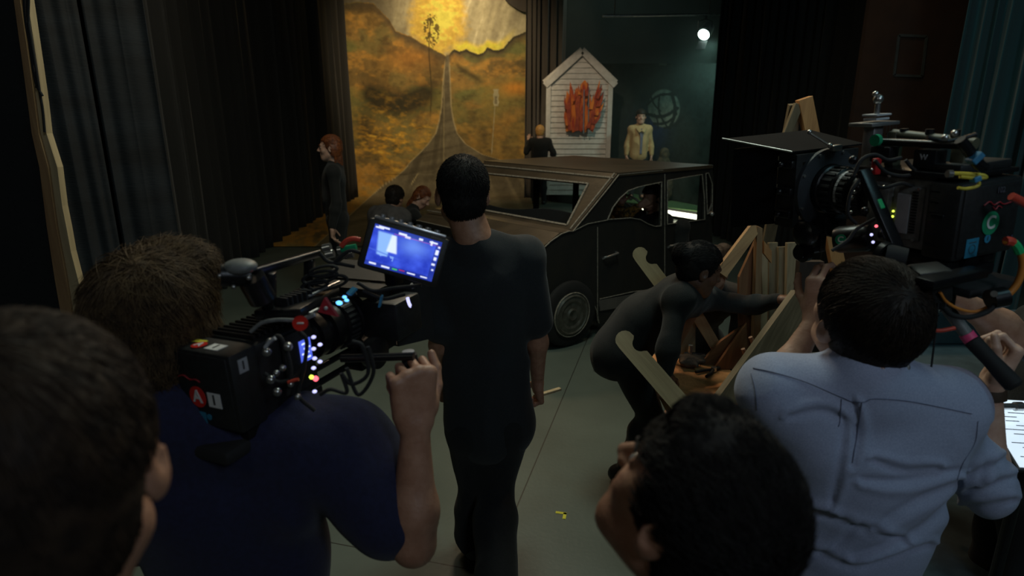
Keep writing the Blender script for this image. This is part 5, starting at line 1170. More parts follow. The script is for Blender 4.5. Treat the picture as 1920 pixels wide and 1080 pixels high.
# 3 operator in the navy shirt under the left-hand camera
Y = 1.12
J = pose((at(420, 800, Y).x, Y, 0), 16, 1.78)
J = upd(J, head=at(297, 612, Y+.02), neck=at(330, 762, Y-.04), chest=at(430, 960, Y), shl=at(292, 865, Y-.02), shr=at(640, 842, Y), ell=at(240, 1000, Y+.05), wrl=at(330, 960, Y+.3),
        elr=at(776, 1020, Y-.10), wrr=at(779, 795, Y-.06))
J['waist'] = J['chest']+A(0, .02, -.22); lower(J, J['waist']+A(0, 0, -.16), 16)
def navy_ops(T):
    a, b = J['shr'], J['elr']; T.cone(a, a+(b-a)*.72, .082, .088, .05); T.cone(J['neck'], J['shr'], .07, .08, .06)
op3, P, R = make_person(J, 'camera operator in navy T-shirt with tousled brown hair under the left camera', skin='skin', head=((-.10, 1, -.02), (.06, 0, 1), 1.06), h=.008, hf=.004,
    hands=[dict(q='r', d=(-.02, .06, 1), n=(.45, -.88, .1), side=1, curl=((78, 84, 60), (80, 86, 60), (84, 86, 60), (86, 88, 60)), thumb=(30, 40), h=.0025, tdir=(.8, .55, -.5), k=1.06)],
    hair=dict(style='mop', mat='hair_brown', n=13000, len=.095, lift=.34, r=.0009, steps=8, h=.005, jit=.8, amp=.008, freq=28, seed=8), top=dict(mat='navy_cloth', name='tshirt', sleeve=(.44, .2), e=.022, es=.024, h=.007, amp=.010, fs=6, seed=2, ops=[navy_ops]),
    bottom=dict(mat='black_cloth'))

# 4 head of the dark-haired young man, bottom centre, looking up left
Y = .60
hc = V3(at(1292, 955, Y)); J = pose((hc[0]+.03, hc[1]-.16, 0), -35, 1.72)
sh_ = A(hc[0]+.07, hc[1]-.12, hc[2]-.235); J['neck'] = sh_+A(0, 0, .04)
rr = A(math.cos(math.radians(-35)), -math.sin(math.radians(-35)), 0)
for q, x in (('l', -1), ('r', 1)): J['sh'+q] = sh_+rr*x*.18-A(0, 0, .02); J['el'+q] = J['sh'+q]+rr*x*.04-A(0, 0, .29); J['wr'+q] = J['el'+q]+J['f']*.05-A(0, 0, .24)
J['chest'] = sh_-A(0, 0, .13); J['waist'] = sh_-A(0, 0, .36); lower(J, J['waist']-A(0, 0, .15), -35); J['head'] = hc
man4, P4, R4 = make_person(J, 'young man with short black hair, head only, looking up left at bottom centre', skin='skin', head=((-.52, .72, .46), (.40, -.26, .88), .91), h=.010, hf=.003,
    hands=[dict(q='l', d=(0, .1, -1), n=(-1, 0, 0), side=1, h=.004), dict(q='r', d=(0, .1, -1), n=(1, 0, 0), side=-1, h=.004)],
    hair=dict(style='quiff', mat='hair_black', n=13000, len=.036, lift=.30, r=.0007, steps=7, h=.004, jit=.8, amp=.004, seed=12), top=dict(mat='black_cloth', name='tshirt', sleeve=(.45, .45), h=.012), bottom=dict(mat='black_cloth'))
add_eyes(man4, P4, R4, .91, J['base'], 'hair_black')

# 5 blurred head at the lower left
Y = .42
hc = V3(at(70, 895, Y)); J = pose((hc[0], hc[1]-.05, 0), 0, 1.76)
sh_ = A(hc[0]-.01, hc[1]-.05, hc[2]-.225); J['neck'] = sh_+A(0, 0, .045); rr = A(math.cos(math.radians(12)), -math.sin(math.radians(12)), 0)
for q, x in (('l', -1), ('r', 1)): J['sh'+q] = sh_+rr*x*.18-A(0, 0, .02); J['el'+q] = J['sh'+q]+rr*x*.04-A(0, 0, .29); J['wr'+q] = J['el'+q]+J['f']*.05-A(0, 0, .24)
J['chest'] = sh_-A(0, 0, .13); J['waist'] = sh_-A(0, 0, .36); lower(J, J['waist']-A(0, 0, .15), 12); J['head'] = hc
man5, P, R = make_person(J, 'person with short brown hair seen from behind, out of focus at lower left', skin='skin', head=((-.42, 1, -.05), (-.05, 0, 1), .97), h=.012, hf=.004,
    hands=[dict(q='l', d=(0, .1, -1), n=(-1, 0, 0), side=1, h=.005), dict(q='r', d=(0, .1, -1), n=(1, 0, 0), side=-1, h=.005)],
    hair=dict(style='short', mat='hair_umber', n=5000, len=.03, lift=.2, r=.0009, steps=5, h=.005, jit=.4), top=dict(mat='black_cloth', name='tshirt', sleeve=(.45, .45), h=.012), bottom=dict(mat='black_cloth'))

# 6 woman in black bending over the levers
Y = 2.85
J = pose((at(1200, 700, Y).x, Y, 0), 70, 1.66)
J = upd(J, pelvis=at(1166, 652, 2.86), waist=at(1200, 606, 2.86), chest=at(1262, 566, 2.82), neck=at(1306, 530, 2.78), head=at(1312, 506, 2.72), shl=at(1322, 560, 2.93), shr=at(1272, 562, 2.66),
        ell=at(1402, 573, 2.92), wrl=at(1462, 562, 2.78), elr=at(1254, 640, 2.58), wrr=at(1248, 702, 2.54), hipl=at(1180, 672, 2.95), hipr=at(1172, 676, 2.78),
        knl=at(1228, 785, 3.12), knr=at(1218, 778, 2.80))
J['anr'] = A(at(1172, 880, 2.92).x, 2.92, .09); J['toer'] = J['anr']+A(.13, -.05, -.055); J['anl'] = A(J['knl'][0]-.06, 3.2, .09); J['toel'] = J['anl']+A(.13, -.04, -.055); J['f'] = A(.9, -.15, 0); J['base'] = A(at(1200, 700, Y).x, Y, 0)
def fill6(T): T.cone(J['pelvis'], J['waist'], .16, .14, .08, (0, 1, 0), .8)
wom6, P, R = make_person(J, 'woman in black bending forward to the timber, one arm stretched to the right', skin='skin_dark', head=((.92, .12, -.30), (.25, 0, .95), .98), h=.008, hf=.004, g=.88,
    hands=[dict(q='l', d=(1, -.1, .12), n=(0, .1, 1), side=-1, curl=(15, 18, 20, 24), thumb=(10, 10), h=.003), dict(q='r', d=(.25, -.2, -1), n=(.4, -.9, .1), side=-1, curl=((50, 60, 40),)*4, thumb=(30, 30), h=.003)],
    hair=dict(style='bun', mat='hair_black', n=3500, len=.05, lift=.05, r=.0009, steps=5, e=.006, jit=.4), top=dict(mat='black_cloth', name='sweater', sleeve=(.95, .95), e=.014, es=.010, h=.008, amp=.008, fs=8, seed=14, collar=.02, ops=[fill6]),
    bottom=dict(mat='black_cloth', e=.012, flare=.006), shoes='shoe')
# 7 crew member's face just behind her
J = pose((at(1392, 600, 3.45).x, 3.45, 0), 200, 1.70); dz = A(0, 0, -.0)
hc = V3(at(1334, 506, 3.0)); J['head'] = hc; J['neck'] = hc+A(.06, .16, -.12)
rr = _n(A(-.6, .8, 0)); c0 = J['neck']+A(.05, .05, -.05)
for q, x in (('l', -1), ('r', 1)): J['sh'+q] = c0+rr*x*.16; J['el'+q] = J['sh'+q]+A(-.02, -.02, -.28); J['wr'+q] = J['el'+q]+A(-.08, -.10, -.14)
J['chest'] = J['neck']+A(.02, .16, -.15); J['waist'] = J['chest']+A(.02, .2, -.16); lower(J, J['waist']+A(.03, .05, -.14), 215, stance=.1)
J['base'] = A(*J['base'][:2], 0)
w7, P, R = make_person(J, 'crew member in black whose face shows just behind the bending woman', skin='skin', head=((-.75, -.55, -.35), (-.1, -.2, .95), .95), h=.012, hf=.005, g=.86,
    hands=[dict(q='l', d=(-.5, -.5, -1), n=(-1, 0, 0), side=1, h=.004), dict(q='r', d=(-.5, -.5, -1), n=(1, 0, 0), side=-1, h=.004)],
    hair=dict(style='bun', mat='hair_dark'), top=dict(mat='black_cloth', name='sweater', sleeve=(.97, .97), h=.012, collar=.02), bottom=dict(mat='black_cloth'))

# 8 auburn-haired woman standing by the left of the painted landscape
Y = 6.1; bx = at(634, 430, Y).x
J = pose((bx, Y, 0), -100, 1.71)
w8, P, R = make_person(J, 'auburn-haired woman in black standing in profile beside the painted landscape', skin='skin_pale', head=(None, None, 1.02), h=.012, hf=.006, g=.9,
    hands=[dict(q='l', d=(0, .1, -1), n=(-1, 0, 0), side=1, h=.005), dict(q='r', d=(0, .1, -1), n=(1, 0, 0), side=-1, h=.005)],
    hair=dict(style='long', mat='hair_red', n=2500, len=.07, lift=.03, r=.0016, steps=5, seed=5), top=dict(mat='black_cloth', name='sweater', sleeve=(.97, .97), collar=.05, h=.012), bottom=dict(mat='black_cloth'))
add_eyes(w8, P, R, 1.02, J['base'], 'hair_red')

# 9, 10 two crouching over a glowing prop in front of the painted road
def crouch(hx, hy, Y, az, H, **kw):
    hc = V3(at(hx, hy, Y)); J = pose((hc[0], hc[1], 0), az, H); f, r = J['f'], _n(np.cross(J['f'], A(0, 0, 1))); s = J['s']
    J['head'] = hc; J['neck'] = hc-f*.10-A(0, 0, .13); J['chest'] = J['neck']-f*.10-A(0, 0, .15); J['waist'] = J['chest']-f*.08-A(0, 0, .20); p = J['waist']-f*.04-A(0, 0, .14); p[2] = max(p[2], .33); J['pelvis'] = p
    for q, x in (('l', -1), ('r', 1)):
        J['sh'+q] = J['neck']+r*x*.17-A(0, 0, .05)-f*.01; J['el'+q] = J['sh'+q]+f*.14+r*x*.04-A(0, 0, .22); J['wr'+q] = J['el'+q]+f*.20-r*x*.07-A(0, 0, .09)
        J['hip'+q] = p+r*x*.09; J['kn'+q] = A(*(p+f*.32+r*x*.15)[:2], p[2]+.06); J['an'+q] = A(*(p+f*.02+r*x*.12)[:2], .09); J['toe'+q] = J['an'+q]+f*.14; J['toe'+q][2] = .035
    J['base'] = A(p[0], p[1], 0); return J
J = crouch(741, 372, 6.6, 25, 1.72)
w9, P, R = make_person(J, 'crouching person in slate jacket with dark curly hair, left of the pair', skin='skin', head=((.35, .8, -.2), (0, 0, 1), 1.), h=.012, hf=.006,
    hands=[dict(q='l', d=(.2, 1, -.3), n=(0, 0, 1), side=-1, h=.005), dict(q='r', d=(.2, 1, -.3), n=(0, 0, 1), side=1, h=.005)],
    hair=dict(style='short', mat='hair_dark', n=2600, len=.035, lift=.35, r=.0016, steps=5, jit=.8, e=.004), top=dict(mat='grey_cloth', name='jacket', sleeve=(.97, .97), e=.03, es=.022, h=.012, amp=.02, fs=6, collar=.02), bottom=dict(mat='denim'))
J = crouch(792, 370, 7.15, 78, 1.66)
J['wrr'] = V3(at(816, 418, 6.85)); J['wrl'] = V3(at(822, 414, 7.05)); J['elr'] = J['shr']*.5+J['wrr']*.5+A(0, 0, -.05)
w10, P, R = make_person(J, 'crouching woman in black with bent head and auburn-brown hair, right of the pair', skin='skin_pale', head=((.75, -.3, -.62), (.5, -.1, .8), 1.), h=.012, hf=.006, g=.88,
    hands=[dict(q='l', d=(.9, -.1, -.3), n=(0, 0, 1), side=-1, h=.005), dict(q='r', d=(.9, -.1, -.3), n=(0, 0, 1), side=1, h=.005)],
    hair=dict(style='long', mat='hair_red', n=1800, len=.06, lift=.03, r=.0016, steps=5, seed=15), top=dict(mat='black_cloth', name='sweater', sleeve=(.95, .95), h=.012, collar=.02), bottom=dict(mat='black_cloth'))
p = at(824, 413, 6.9); gp = Shape(); gp.ell((0, 0, 0), (.06, .05, .035), None, .02); gp.ell((-.055, -.01, -.02), (.035, .03, .02), None, .02)
o, _, _ = solid('peach_prop', gp, .006, M['hotorange']); o.location = p; tag(o, 'small glowing peach-coloured prop in the crouching woman\'s hands', 'prop')

# 11 person in black with blond hair in front of the curtain
Y = 13.5; bx = at(1012, 300, Y).x; J = pose((bx, Y, 0), 8, 1.64)
J['wrl'] = J['shl']+A(-.06, .2, .02); J['ell'] = J['shl']+A(-.12, .05, -.22); J['elr'] = J['shr']+A(.12, .02, -.22); J['wrr'] = J['elr']+A(.0, .14, -.10)
p11, P, R = make_person(J, 'person in black with blond hair, back turned, between landscape and house front', skin='skin_pale', head=(None, None, 1.08), h=.016, hf=.010,
    hands=[dict(q='l', d=(0, .1, 1), n=(0, -1, 0), side=1, h=.008), dict(q='r', d=(0, 1, -.2), n=(1, 0, 0), side=-1, h=.008)], hair=dict(style='short', mat='hair_blond', h=.01, e=.006), top=dict(mat='black_cloth', name='sweater', sleeve=(.95, .95), h=.016, e=.025), bottom=dict(mat='black_cloth', h=.016), shoes='shoe')

# 12 man in the tan jacket
Y = 12.75; bx = at(1197, 300, Y).x; J = pose((bx, Y, PZ), 184, 1.76)
for k_ in J:
    pass
def jk(T):
    for q in 'lr': pass
for q_, s_ in (('l', -1), ('r', 1)): J['sh'+q_] = J['sh'+q_]-A(0, 0, .02)-_n(np.cross(J['f'], A(0, 0, 1)))*s_*.015
p12, P, R = make_person(J, 'man in a tan canvas jacket standing on the green platform facing us', skin='skin_pale', g=.88, head=(None, None, 1.14), h=.014, hf=.008,
    hands=[dict(q='l', d=(0, -.1, -1), n=(1, 0, 0), side=1, h=.007), dict(q='r', d=(0, -.1, -1), n=(-1, 0, 0), side=-1, h=.007)], hair=dict(style='short', mat='hair_dark', h=.009, e=.008), top=dict(mat='tan_cloth', name='jacket', sleeve=(.93, .93), hem=.05, h=.012, e=.026, es=.018, amp=.008, fs=8), bottom=dict(mat='denim', h=.016), shoes='shoe')
add_eyes(p12, P, R, 1.08, J['base'])
jt = J['_top']; b0 = V3(J['base'])
q = MB().prism([(-.05, 1.42), (.05, 1.42), (.026, 1.25), (.022, .93), (-.022, .93), (-.026, 1.25)], 'y', .06, Matrix.Translation((0, -.118, 0))).done('shirt_front', mat('grey_blue_shirt_front', (.17, .18, .24), .8), p12); q.rotation_euler = (0, 0, math.radians(4))
for s_ in (-1, 1): c_l = MB().bar((s_*.02, -.17, 1.36), (s_*.085, -.10, 1.45), .07, .03, (0, 1, 0), .01).done('collar', M['tan_cloth'], jt)

# 13, 14 the two in the car
hc = V3(at(1222, 372, 5.95)); J = pose((hc[0], hc[1], 0), 262, 1.70)
J['head'] = hc+A(0, 0, .0); J['neck'] = hc+A(.03, .02, -.14); J['chest'] = hc+A(.05, .02, -.31); J['waist'] = hc+A(.07, .02, -.50); J['pelvis'] = A(hc[0]+.08, hc[1]+.02, .58)
f = -A(ce.x, ce.y, 0); r = A(-cn.x, -cn.y, 0)*-1; rr = _n(np.cross(f, A(0, 0, 1))); J['f'] = f
for q, x in (('l', -1), ('r', 1)):
    J['sh'+q] = J['neck']+rr*x*.16-A(0, 0, .06); J['el'+q] = J['sh'+q]+f*.12+rr*x*.05-A(0, 0, .2); J['wr'+q] = J['el'+q]+f*.16-rr*x*.03+A(0, 0, .03)
    J['hip'+q] = J['pelvis']+rr*x*.09; J['kn'+q] = J['hip'+q]+f*.30+A(0, 0, .06); J['an'+q] = J['kn'+q]+f*.02; J['an'+q][2] = .12; J['toe'+q] = J['an'+q]+f*.1; J['toe'+q][2] = .05
J['base'] = A(hc[0]+.08, hc[1]+.02, 0)
J['knr'] = V3(at(1280, 424, 5.75)); J['anr'] = J['knr']+A(.0, .06, -.55); J['toer'] = J['anr']+A(-.1, 0, -.05)
p13, P, R = make_person(J, 'dark-haired person in black crouched inside the prop car window', skin='skin', head=(f*1., None, 1.), h=.014, hf=.008, g=.9, hands=[dict(q='l', d=f, n=(0, 0, 1), side=-1, h=.006), dict(q='r', d=f, n=(0, 0, 1), side=1, h=.006)],
    hair=dict(style='short', mat='hair_dark', h=.008, e=.01), top=dict(mat='black_cloth', name='sweater', sleeve=(.9, .9), h=.014), bottom=dict(mat='black_cloth', h=.014))
hc = V3(at(1148, 362, 6.35)); J = pose((hc[0], hc[1], 0), 262, 1.60); J['head'] = hc; J['neck'] = hc+A(.0, .03, -.14); J['chest'] = hc+A(0, .04, -.29); J['waist'] = hc+A(.02, .05, -.46); J['pelvis'] = A(hc[0]+.03, hc[1]+.05, .60); J['f'] = f
for q, x in (('l', -1), ('r', 1)):
    J['sh'+q] = J['neck']+rr*x*.15-A(0, 0, .06); J['hip'+q] = J['pelvis']+rr*x*.09; J['kn'+q] = J['hip'+q]+f*.28+A(0, 0, .04); J['an'+q] = J['kn'+q]+f*.02; J['an'+q][2] = .12; J['toe'+q] = J['an'+q]+f*.1; J['toe'+q][2] = .05
J['ell'] = V3(at(1172, 406, 5.95)); J['wrl'] = V3(at(1200, 386, 5.75)); J['elr'] = V3(at(1150, 398, 6.3)); J['wrr'] = V3(at(1166, 380, 5.95)); J['base'] = A(hc[0]+.03, hc[1]+.05, 0)
p14, P, R = make_person(J, 'person in mustard floral sleeves holding the steering wheel in the prop car', skin='skin', head=(f, None, .96), h=.014, hf=.008, g=.86, hands=[dict(q='l', d=(.9, -.2, .6), n=(.3, -1, .1), side=1, h=.005, curl=(55, 60, 60, 60)), dict(q='r', d=(0, 0, 1), n=(0, 1, 0), side=-1, h=.006)],
    hair=dict(style='long', mat='hair_dark', h=.008), top=dict(mat='pattern_cloth', name='floral_coat', sleeve=(.95, .95), h=.012, e=.03, es=.022), bottom=dict(mat='denim', h=.014))

# 15 assistant reaching in from the right edge
c0 = at(2095, 650, 1.75); J = pose((c0.x, c0.y, 0), -70, 1.78); 
J['ell'] = V3(at(1905, 632, 1.62)); J['wrl'] = V3(at(1790, 556, 1.60)); J['shl'] = J['shl']
dsh = V3(at(2060, 690, 1.62)); off = dsh-J['shl']
for k_ in ('shl', 'shr', 'neck', 'chest', 'head', 'waist', 'pelvis'): J[k_] = J[k_]+off
for k_ in ('elr', 'wrr'): J[k_] = J[k_]+off
J['hipl'] = J['pelvis']+A(-.03, -.09, -.03); J['hipr'] = J['pelvis']+A(.03, .09, -.03)
for q in 'lr': J['kn'+q] = A(J['hip'+q][0], J['hip'+q][1], .48); J['an'+q] = A(J['hip'+q][0], J['hip'+q][1], .085); J['toe'+q] = J['an'+q]+A(-.15, .02, -.05)
J['base'] = A(*J['pelvis'][:2], 0)
p15, P, R = make_person(J, 'assistant whose bare forearm reaches in from the right edge under the camera', skin='skin', head=((-.9, .3, .1), (0, 0, 1), 1.), h=.009, hf=.006,
    hands=[dict(q='l', d=(-.85, .1, .5), n=(-.4, -.9, 0), side=1, h=.003, curl=((50, 55, 40),)*4), dict(q='r', d=(0, 0, -1), n=(1, 0, 0), side=-1, h=.006)],
    hair=dict(style='short', mat='hair_dark', h=.01), top=dict(mat='black_cloth', name='tshirt', sleeve=(.40, .45), h=.014), bottom=dict(mat='black_cloth', h=.014))

# ------------------------------------------------------------------ film cameras
def rig(name, label, corner, az, pitch, roll):
    o = thing(name, label, 'film camera', corner, (math.radians(pitch), math.radians(roll), -math.radians(az)))
    bpy.context.view_layer.update()
    inv = o.matrix_world.inverted(); return o, (lambda px, py, Y: inv @ at(px, py, Y))
def emit_attr(name, strength):
    m = bpy.data.materials.new(name); m.use_nodes = True; N, L = m.node_tree.nodes, m.node_tree.links; b = N['Principled BSDF']; b.inputs['Base Color'].default_value = (.01, .01, .01, 1); b.inputs['Roughness'].default_value = .2
    a = N.new('ShaderNodeAttribute'); a.attribute_name = 'paint'; L.new(a.outputs['Color'], b.inputs['Emission Color']); b.inputs['Emission Strength'].default_value = strength
    tc = N.new('ShaderNodeTexCoord'); nz = N.new('ShaderNodeTexNoise'); nz.inputs['Scale'].default_value = 400; L.new(tc.outputs['Object'], nz.inputs['Vector'])
    mr = N.new('ShaderNodeMapRange'); mr.inputs['To Min'].default_value = .18; mr.inputs['To Max'].default_value = .24; L.new(nz.outputs['Fac'], mr.inputs['Value']); L.new(mr.outputs[0], b.inputs['Roughness']); return m
def curve(b, pts, r, n=8): return b.tube(smoothpath(pts, 8), r, n)
def rods(par, x, z, y0, y1, m='black_metal'): return MB().cyl((x, y0, z), (x, y1, z), .0075, n=14).done('support_rod', M[m], par, smooth=30)
def screw(b, c, r=.004, ax=(1, 0, 0)): c = Vector(c); return b.cyl(c, c+Vector(ax)*.004, r, n=10)

# ---- right-hand camera, marked C: lens away to the left, battery towards us
az = -20
cc = at(1786, 494, 1.22); camC, LC = rig('film_camera', 'large film camera marked C on the blue-shirted operator\'s shoulder at right', cc, az, 0.0, -4.0)
bodyC = MB().box((.088, .150, .083), (.150, .150, .150), bev=.006).box((.088, .150, .160), (.13, .15, .012), bev=.003).done('body', M['grey_plastic'], camC, smooth=30)
sd_ = MB().box((.011, .115, .085), (.006, .060, .115), bev=.002).box((.011, .185, .085), (.006, .055, .12), bev=.002).box((.009, .185, .115), (.004, .035, .03), bev=.001).done('side_plate', M['grey_plastic'], camC, smooth=30)
tag(MB().box((.0065, .128, .083), (.003, .030, .085)).done('paper_label', M['mid_grey'], camC), 'pale grey label strip')
b = MB(); [b.box((.007, .103, .045+i*.0062), (.003, .012, .003)) for i in range(15)]; b.done('cooling_vent', M['black_metal'], camC)
for i, (y_, z_, m_) in enumerate(((.150, .085, 'led_yellow'), (.150, .073, 'led_yellow'))): tag(MB().ball((.006, y_, z_), .0028, 8).done('indicator_lamp', M[m_], camC), 'yellow-green lit lamp')
b = MB(); [screw(b, (.006, y_, z_), .003, (-1, 0, 0)) for y_ in (.095, .205, .165) for z_ in (.03, .14)]; b.done('screw', M['steel'], camC)
MB().prism([(.150, .032), (.162, .032), (.158, .061)], 'x', .002, Matrix.Translation((.0065, 0, 0))).done('red_wedge', M['darkred'], camC)
MB().box((.0065, .185, .078), (.003, .016, .014), bev=.001).done('port_cover', M['mid_grey'], camC)
# battery at the back with its stickers
bat = MB().box((.09, .038, .08), (.18, .070, .16), bev=.008).box((.09, .005, .08), (.165, .012, .145), bev=.004).done('battery', M['black_plastic'], camC, smooth=30)
fy = -.0022
tag(MB().cyl((.090, fy, .072), (.090, fy-.001, .072), .0245, n=32).done('round_sticker', M['greenlabel'], bat, smooth=30), 'round green sticker with a white C')
text('sticker_letter', 'C', (.090, fy-.0015, .0725), (PI/2, 0, 0), .038, M['white'], bat)
MB().box((.046, fy, .026), (.036, .0012, .040), bev=.0005).done('blue_sticker', M['bluelabel'], bat); b = MB(); b.box((.046, fy-.0008, .038), (.02, .001, .002)).lathe([(0, .0085), (.001, .0085), (.001, .0095), (0, .0095)], (.046, fy-.0005, .024), (.046, fy-1, .024), 20); b.done('sticker_print', M['cart'], bat)
MB().cyl((.088, fy, .040), (.088, fy-.001, .040), .009, n=20).done('blue_dot_sticker', M['bluelabel'], bat); text('dot_mark', '1', (.088, fy-.0013, .040), (PI/2, 0, 0), .012, M['cart'], bat)
b = MB(); [b.box((.150+.006*(i % 3), fy-.0006, .018+.006*(i//3)), (.0035, .001, .0035)) for i in range(12) if i % 5]; b.done('cell_print', mat('navy_print', (.05, .05, .09), .7), bat)
b = MB(); curve(b, [(.06, fy-.0015, .112), (.075, fy-.0015, .118), (.09, fy-.0015, .110), (.105, fy-.0015, .114), (.12, fy-.0015, .108), (.15, fy-.0015, .112)], .0014, 6); curve(b, [(.088, fy-.0015, .106), (.096, fy-.0015, .100), (.104, fy-.0015, .106), (.115, fy-.0015, .101)], .0012, 6); b.done('red_script_mark', M['darkred'], bat)
text('red_number', '102', (.105, fy-.0008, .138), (PI/2, 0, 0), .016, mat('grey_print', (.06, .06, .075), .7), bat)
b = MB(); [b.box((.002, .055, .03+.022*i), (.006, .018, .004)) for i in range(6)]; b.box((.0, .045, .09), (.006, .028, .010), bev=.002); b.done('latch', M['black_metal'], bat)
# top plate, handle, power boxes, mount
MB().box((.088, .13, .172), (.17, .24, .010), bev=.003).done('top_plate', M['black_metal'], camC, smooth=30)
MB().box((.088, .05, .185), (.15, .06, .018), bev=.004).done('power_plate', M['black_plastic'], camC, smooth=30)
th_ = MB(); th_.cyl((.06, .215, .245), (.06, .03, .232), .0115, n=18).box((.06, .21, .212), (.026, .024, .08), bev=.004).box((.06, .055, .205), (.03, .03, .07), bev=.004).done('top_handle', mat('olive_grey_grip', (.09, .09, .055), .5), camC, smooth=35)
for y_ in (.19, .13, .075): MB().cyl((.06, y_, .228), (.06, y_, .258), .009, n=12).done('handle_bolt', M['black_metal'], camC, smooth=30)
MB().box((.05, .26, .268), (.085, .065, .008), bev=.002).box((.05, .26, .215), (.03, .03, .1), bev=.004).done('accessory_shoe', M['silver'], camC, smooth=30)
MB().box((.05, .255, .279), (.04, .035, .005), bev=.001).box((.05, .255, .288), (.045, .04, .004), bev=.001).done('shoe_plate', M['mid_grey'], camC)
MB().cyl((.05, .255, .288), (.05, .255, .312), .006, n=12).ball((.05, .255, .322), .011, 14).ball((.04, .255, .334), .007, 10).done('ball_mount', M['steel'], camC, smooth=50)
b = MB(); b.cyl((.02, .225, .232), (.02, .02, .232), .008, n=14).box((.02, .20, .205), (.03, .05, .035), bev=.004).box((.03, .10, .200), (.035, .05, .04), bev=.004); b.done('motor_unit', M['black_metal'], camC, smooth=35)
MB().cyl((.012, .213, .236), (.002, .213, .236), .013, n=18).done('green_ring', M['greenlabel'], camC, smooth=30)
text('unit_mark', 'W', (.0115, .10, .205), (PI/2, 0, -PI/2), .016, M['mid_grey'], camC)
# lens
lz, lx = .098, .086
prf = [(0, .040), (.0, .050), (.018, .050), (.020, .043), (.045, .043), (.047, .052), (.070, .052), (.072, .047), (.085, .047), (.087, .056), (.108, .056), (.110, .053), (.125, .053), (.128, .058), (.165, .058), (.168, .062), (.190, .062), (.190, .03)]
lens = MB().lathe(prf, (lx, .222, lz), (lx, 1, lz), 56).done('lens', M['black_metal'], camC, smooth=25)
def knurl(y0, y1, r, n, nm, m='rubber', par=None):
    b = MB()
    for i in range(n):
        a = 2*PI*i/n; b.box((lx+math.cos(a)*r, (y0+y1)/2, lz+math.sin(a)*r), (.004, y1-y0, r*.12), (0, -a, 0), .0008)
    return b.done(nm, M[m], par or lens)
knurl(.271, .290, .053, 40, 'iris_ring'); knurl(.311, .329, .057, 26, 'zoom_ring'); knurl(.352, .384, .059, 22, 'focus_ring')
b = MB()
for i in range(9):
    a = PI*.62+i*.19; b.box((lx+math.cos(a)*.0535, .338, lz+math.sin(a)*.0535), (.001, .007, .009), (0, -a, 0))
b.done('distance_scale', M['mid_grey'], lens)
# matte box
my = .405
MB().lathe([(0, .064), (.0, .104), (.012, .104), (.012, .064)], (lx, my, lz), (lx, 1, lz), 64, closed=True).done('matte_ring', mat('slate_grey_plastic', (.035, .04, .046), .45), camC, smooth=25)
def frame_box(nm, y0, y1, w0, h0, w1, h1, t, m, dz0=0., dz1=0., par=None):
    """open tapering hood with walls"""
    b = MB(); L_ = []
    for y, w_, h_, dz in ((y0, w0, h0, dz0), (y1, w1, h1, dz1)):
        for tt in (0, t): L_.append([b.bm.verts.new((lx+sx*(w_/2-tt), y, lz+dz+sz*(h_/2-tt))) for sx, sz in ((-1, -1), (1, -1), (1, 1), (-1, 1))])
    for i in range(4):
        j = (i+1) % 4
        for p, q in ((L_[0], L_[2]), (L_[3], L_[1])): b.bm.faces.new((p[i], p[j], q[j], q[i]))
        b.bm.faces.new((L_[0][i], L_[1][i], L_[1][j], L_[0][j])); b.bm.faces.new((L_[2][i], L_[2][j], L_[3][j], L_[3][i]))
    return b.done(nm, M[m], par or camC)
frame_box('filter_stage', my+.012, my+.075, .205, .19, .205, .19, .02, 'black_plastic', par=camC)
frame_box('matte_box_hood', my+.075, my+.205, .215, .185, .285, .225, .004, 'flagcloth', 0, -.008)
tf_ = MB(); A_ = [(-.11, my+.02, .10), (.13, my+.02, .10), (.155, my+.235, .128), (-.155, my+.235, .128)]
vs1 = [tf_.bm.verts.new((lx+x, y, lz+z)) for x, y, z in A_]; vs2 = [tf_.bm.verts.new((lx+x, y, lz+z+.004)) for x, y, z in A_]
tf_.bm.faces.new(vs1); tf_.bm.faces.new(vs2[::-1])
for i in range(4): tf_.bm.faces.new((vs1[i], vs2[i], vs2[(i+1) % 4], vs1[(i+1) % 4]))
tf_.done('top_flag', M['flagcloth'], camC)
MB().cyl((lx-.112, my+.02, lz+.103), (lx-.157, my+.237, lz+.132), .0025, n=8).done('flag_hinge_rod', M['steel'], camC)
b = MB(); b.cyl((lx-.02, my-.01, lz+.112), (lx-.045, my+.035, lz+.145), .003, n=8).ball((lx-.045, my+.035, lz+.147), .006).ball((lx-.02, my-.01, lz+.112), .007).box((lx, my-.01, lz+.105), (.03, .015, .015), bev=.002); b.done('flag_lever', M['steel'], camC, smooth=50)
for sz in (-.06, .0, .07): MB().box((lx-.108, my+.04, lz+sz), (.014, .05, .02), bev=.003).ball((lx-.122, my+.045, lz+sz), .008, 12).done('filter_latch', M['black_metal'], camC, smooth=50)
b = MB(); [screw(b, (lx+math.cos(a)*.097, my, lz+math.sin(a)*.097), .004, (0, -1, 0)) for a in (1.2, 2.0, 2.7, 3.6, 4.3)]; b.done('ring_screw', M['steel'], camC)
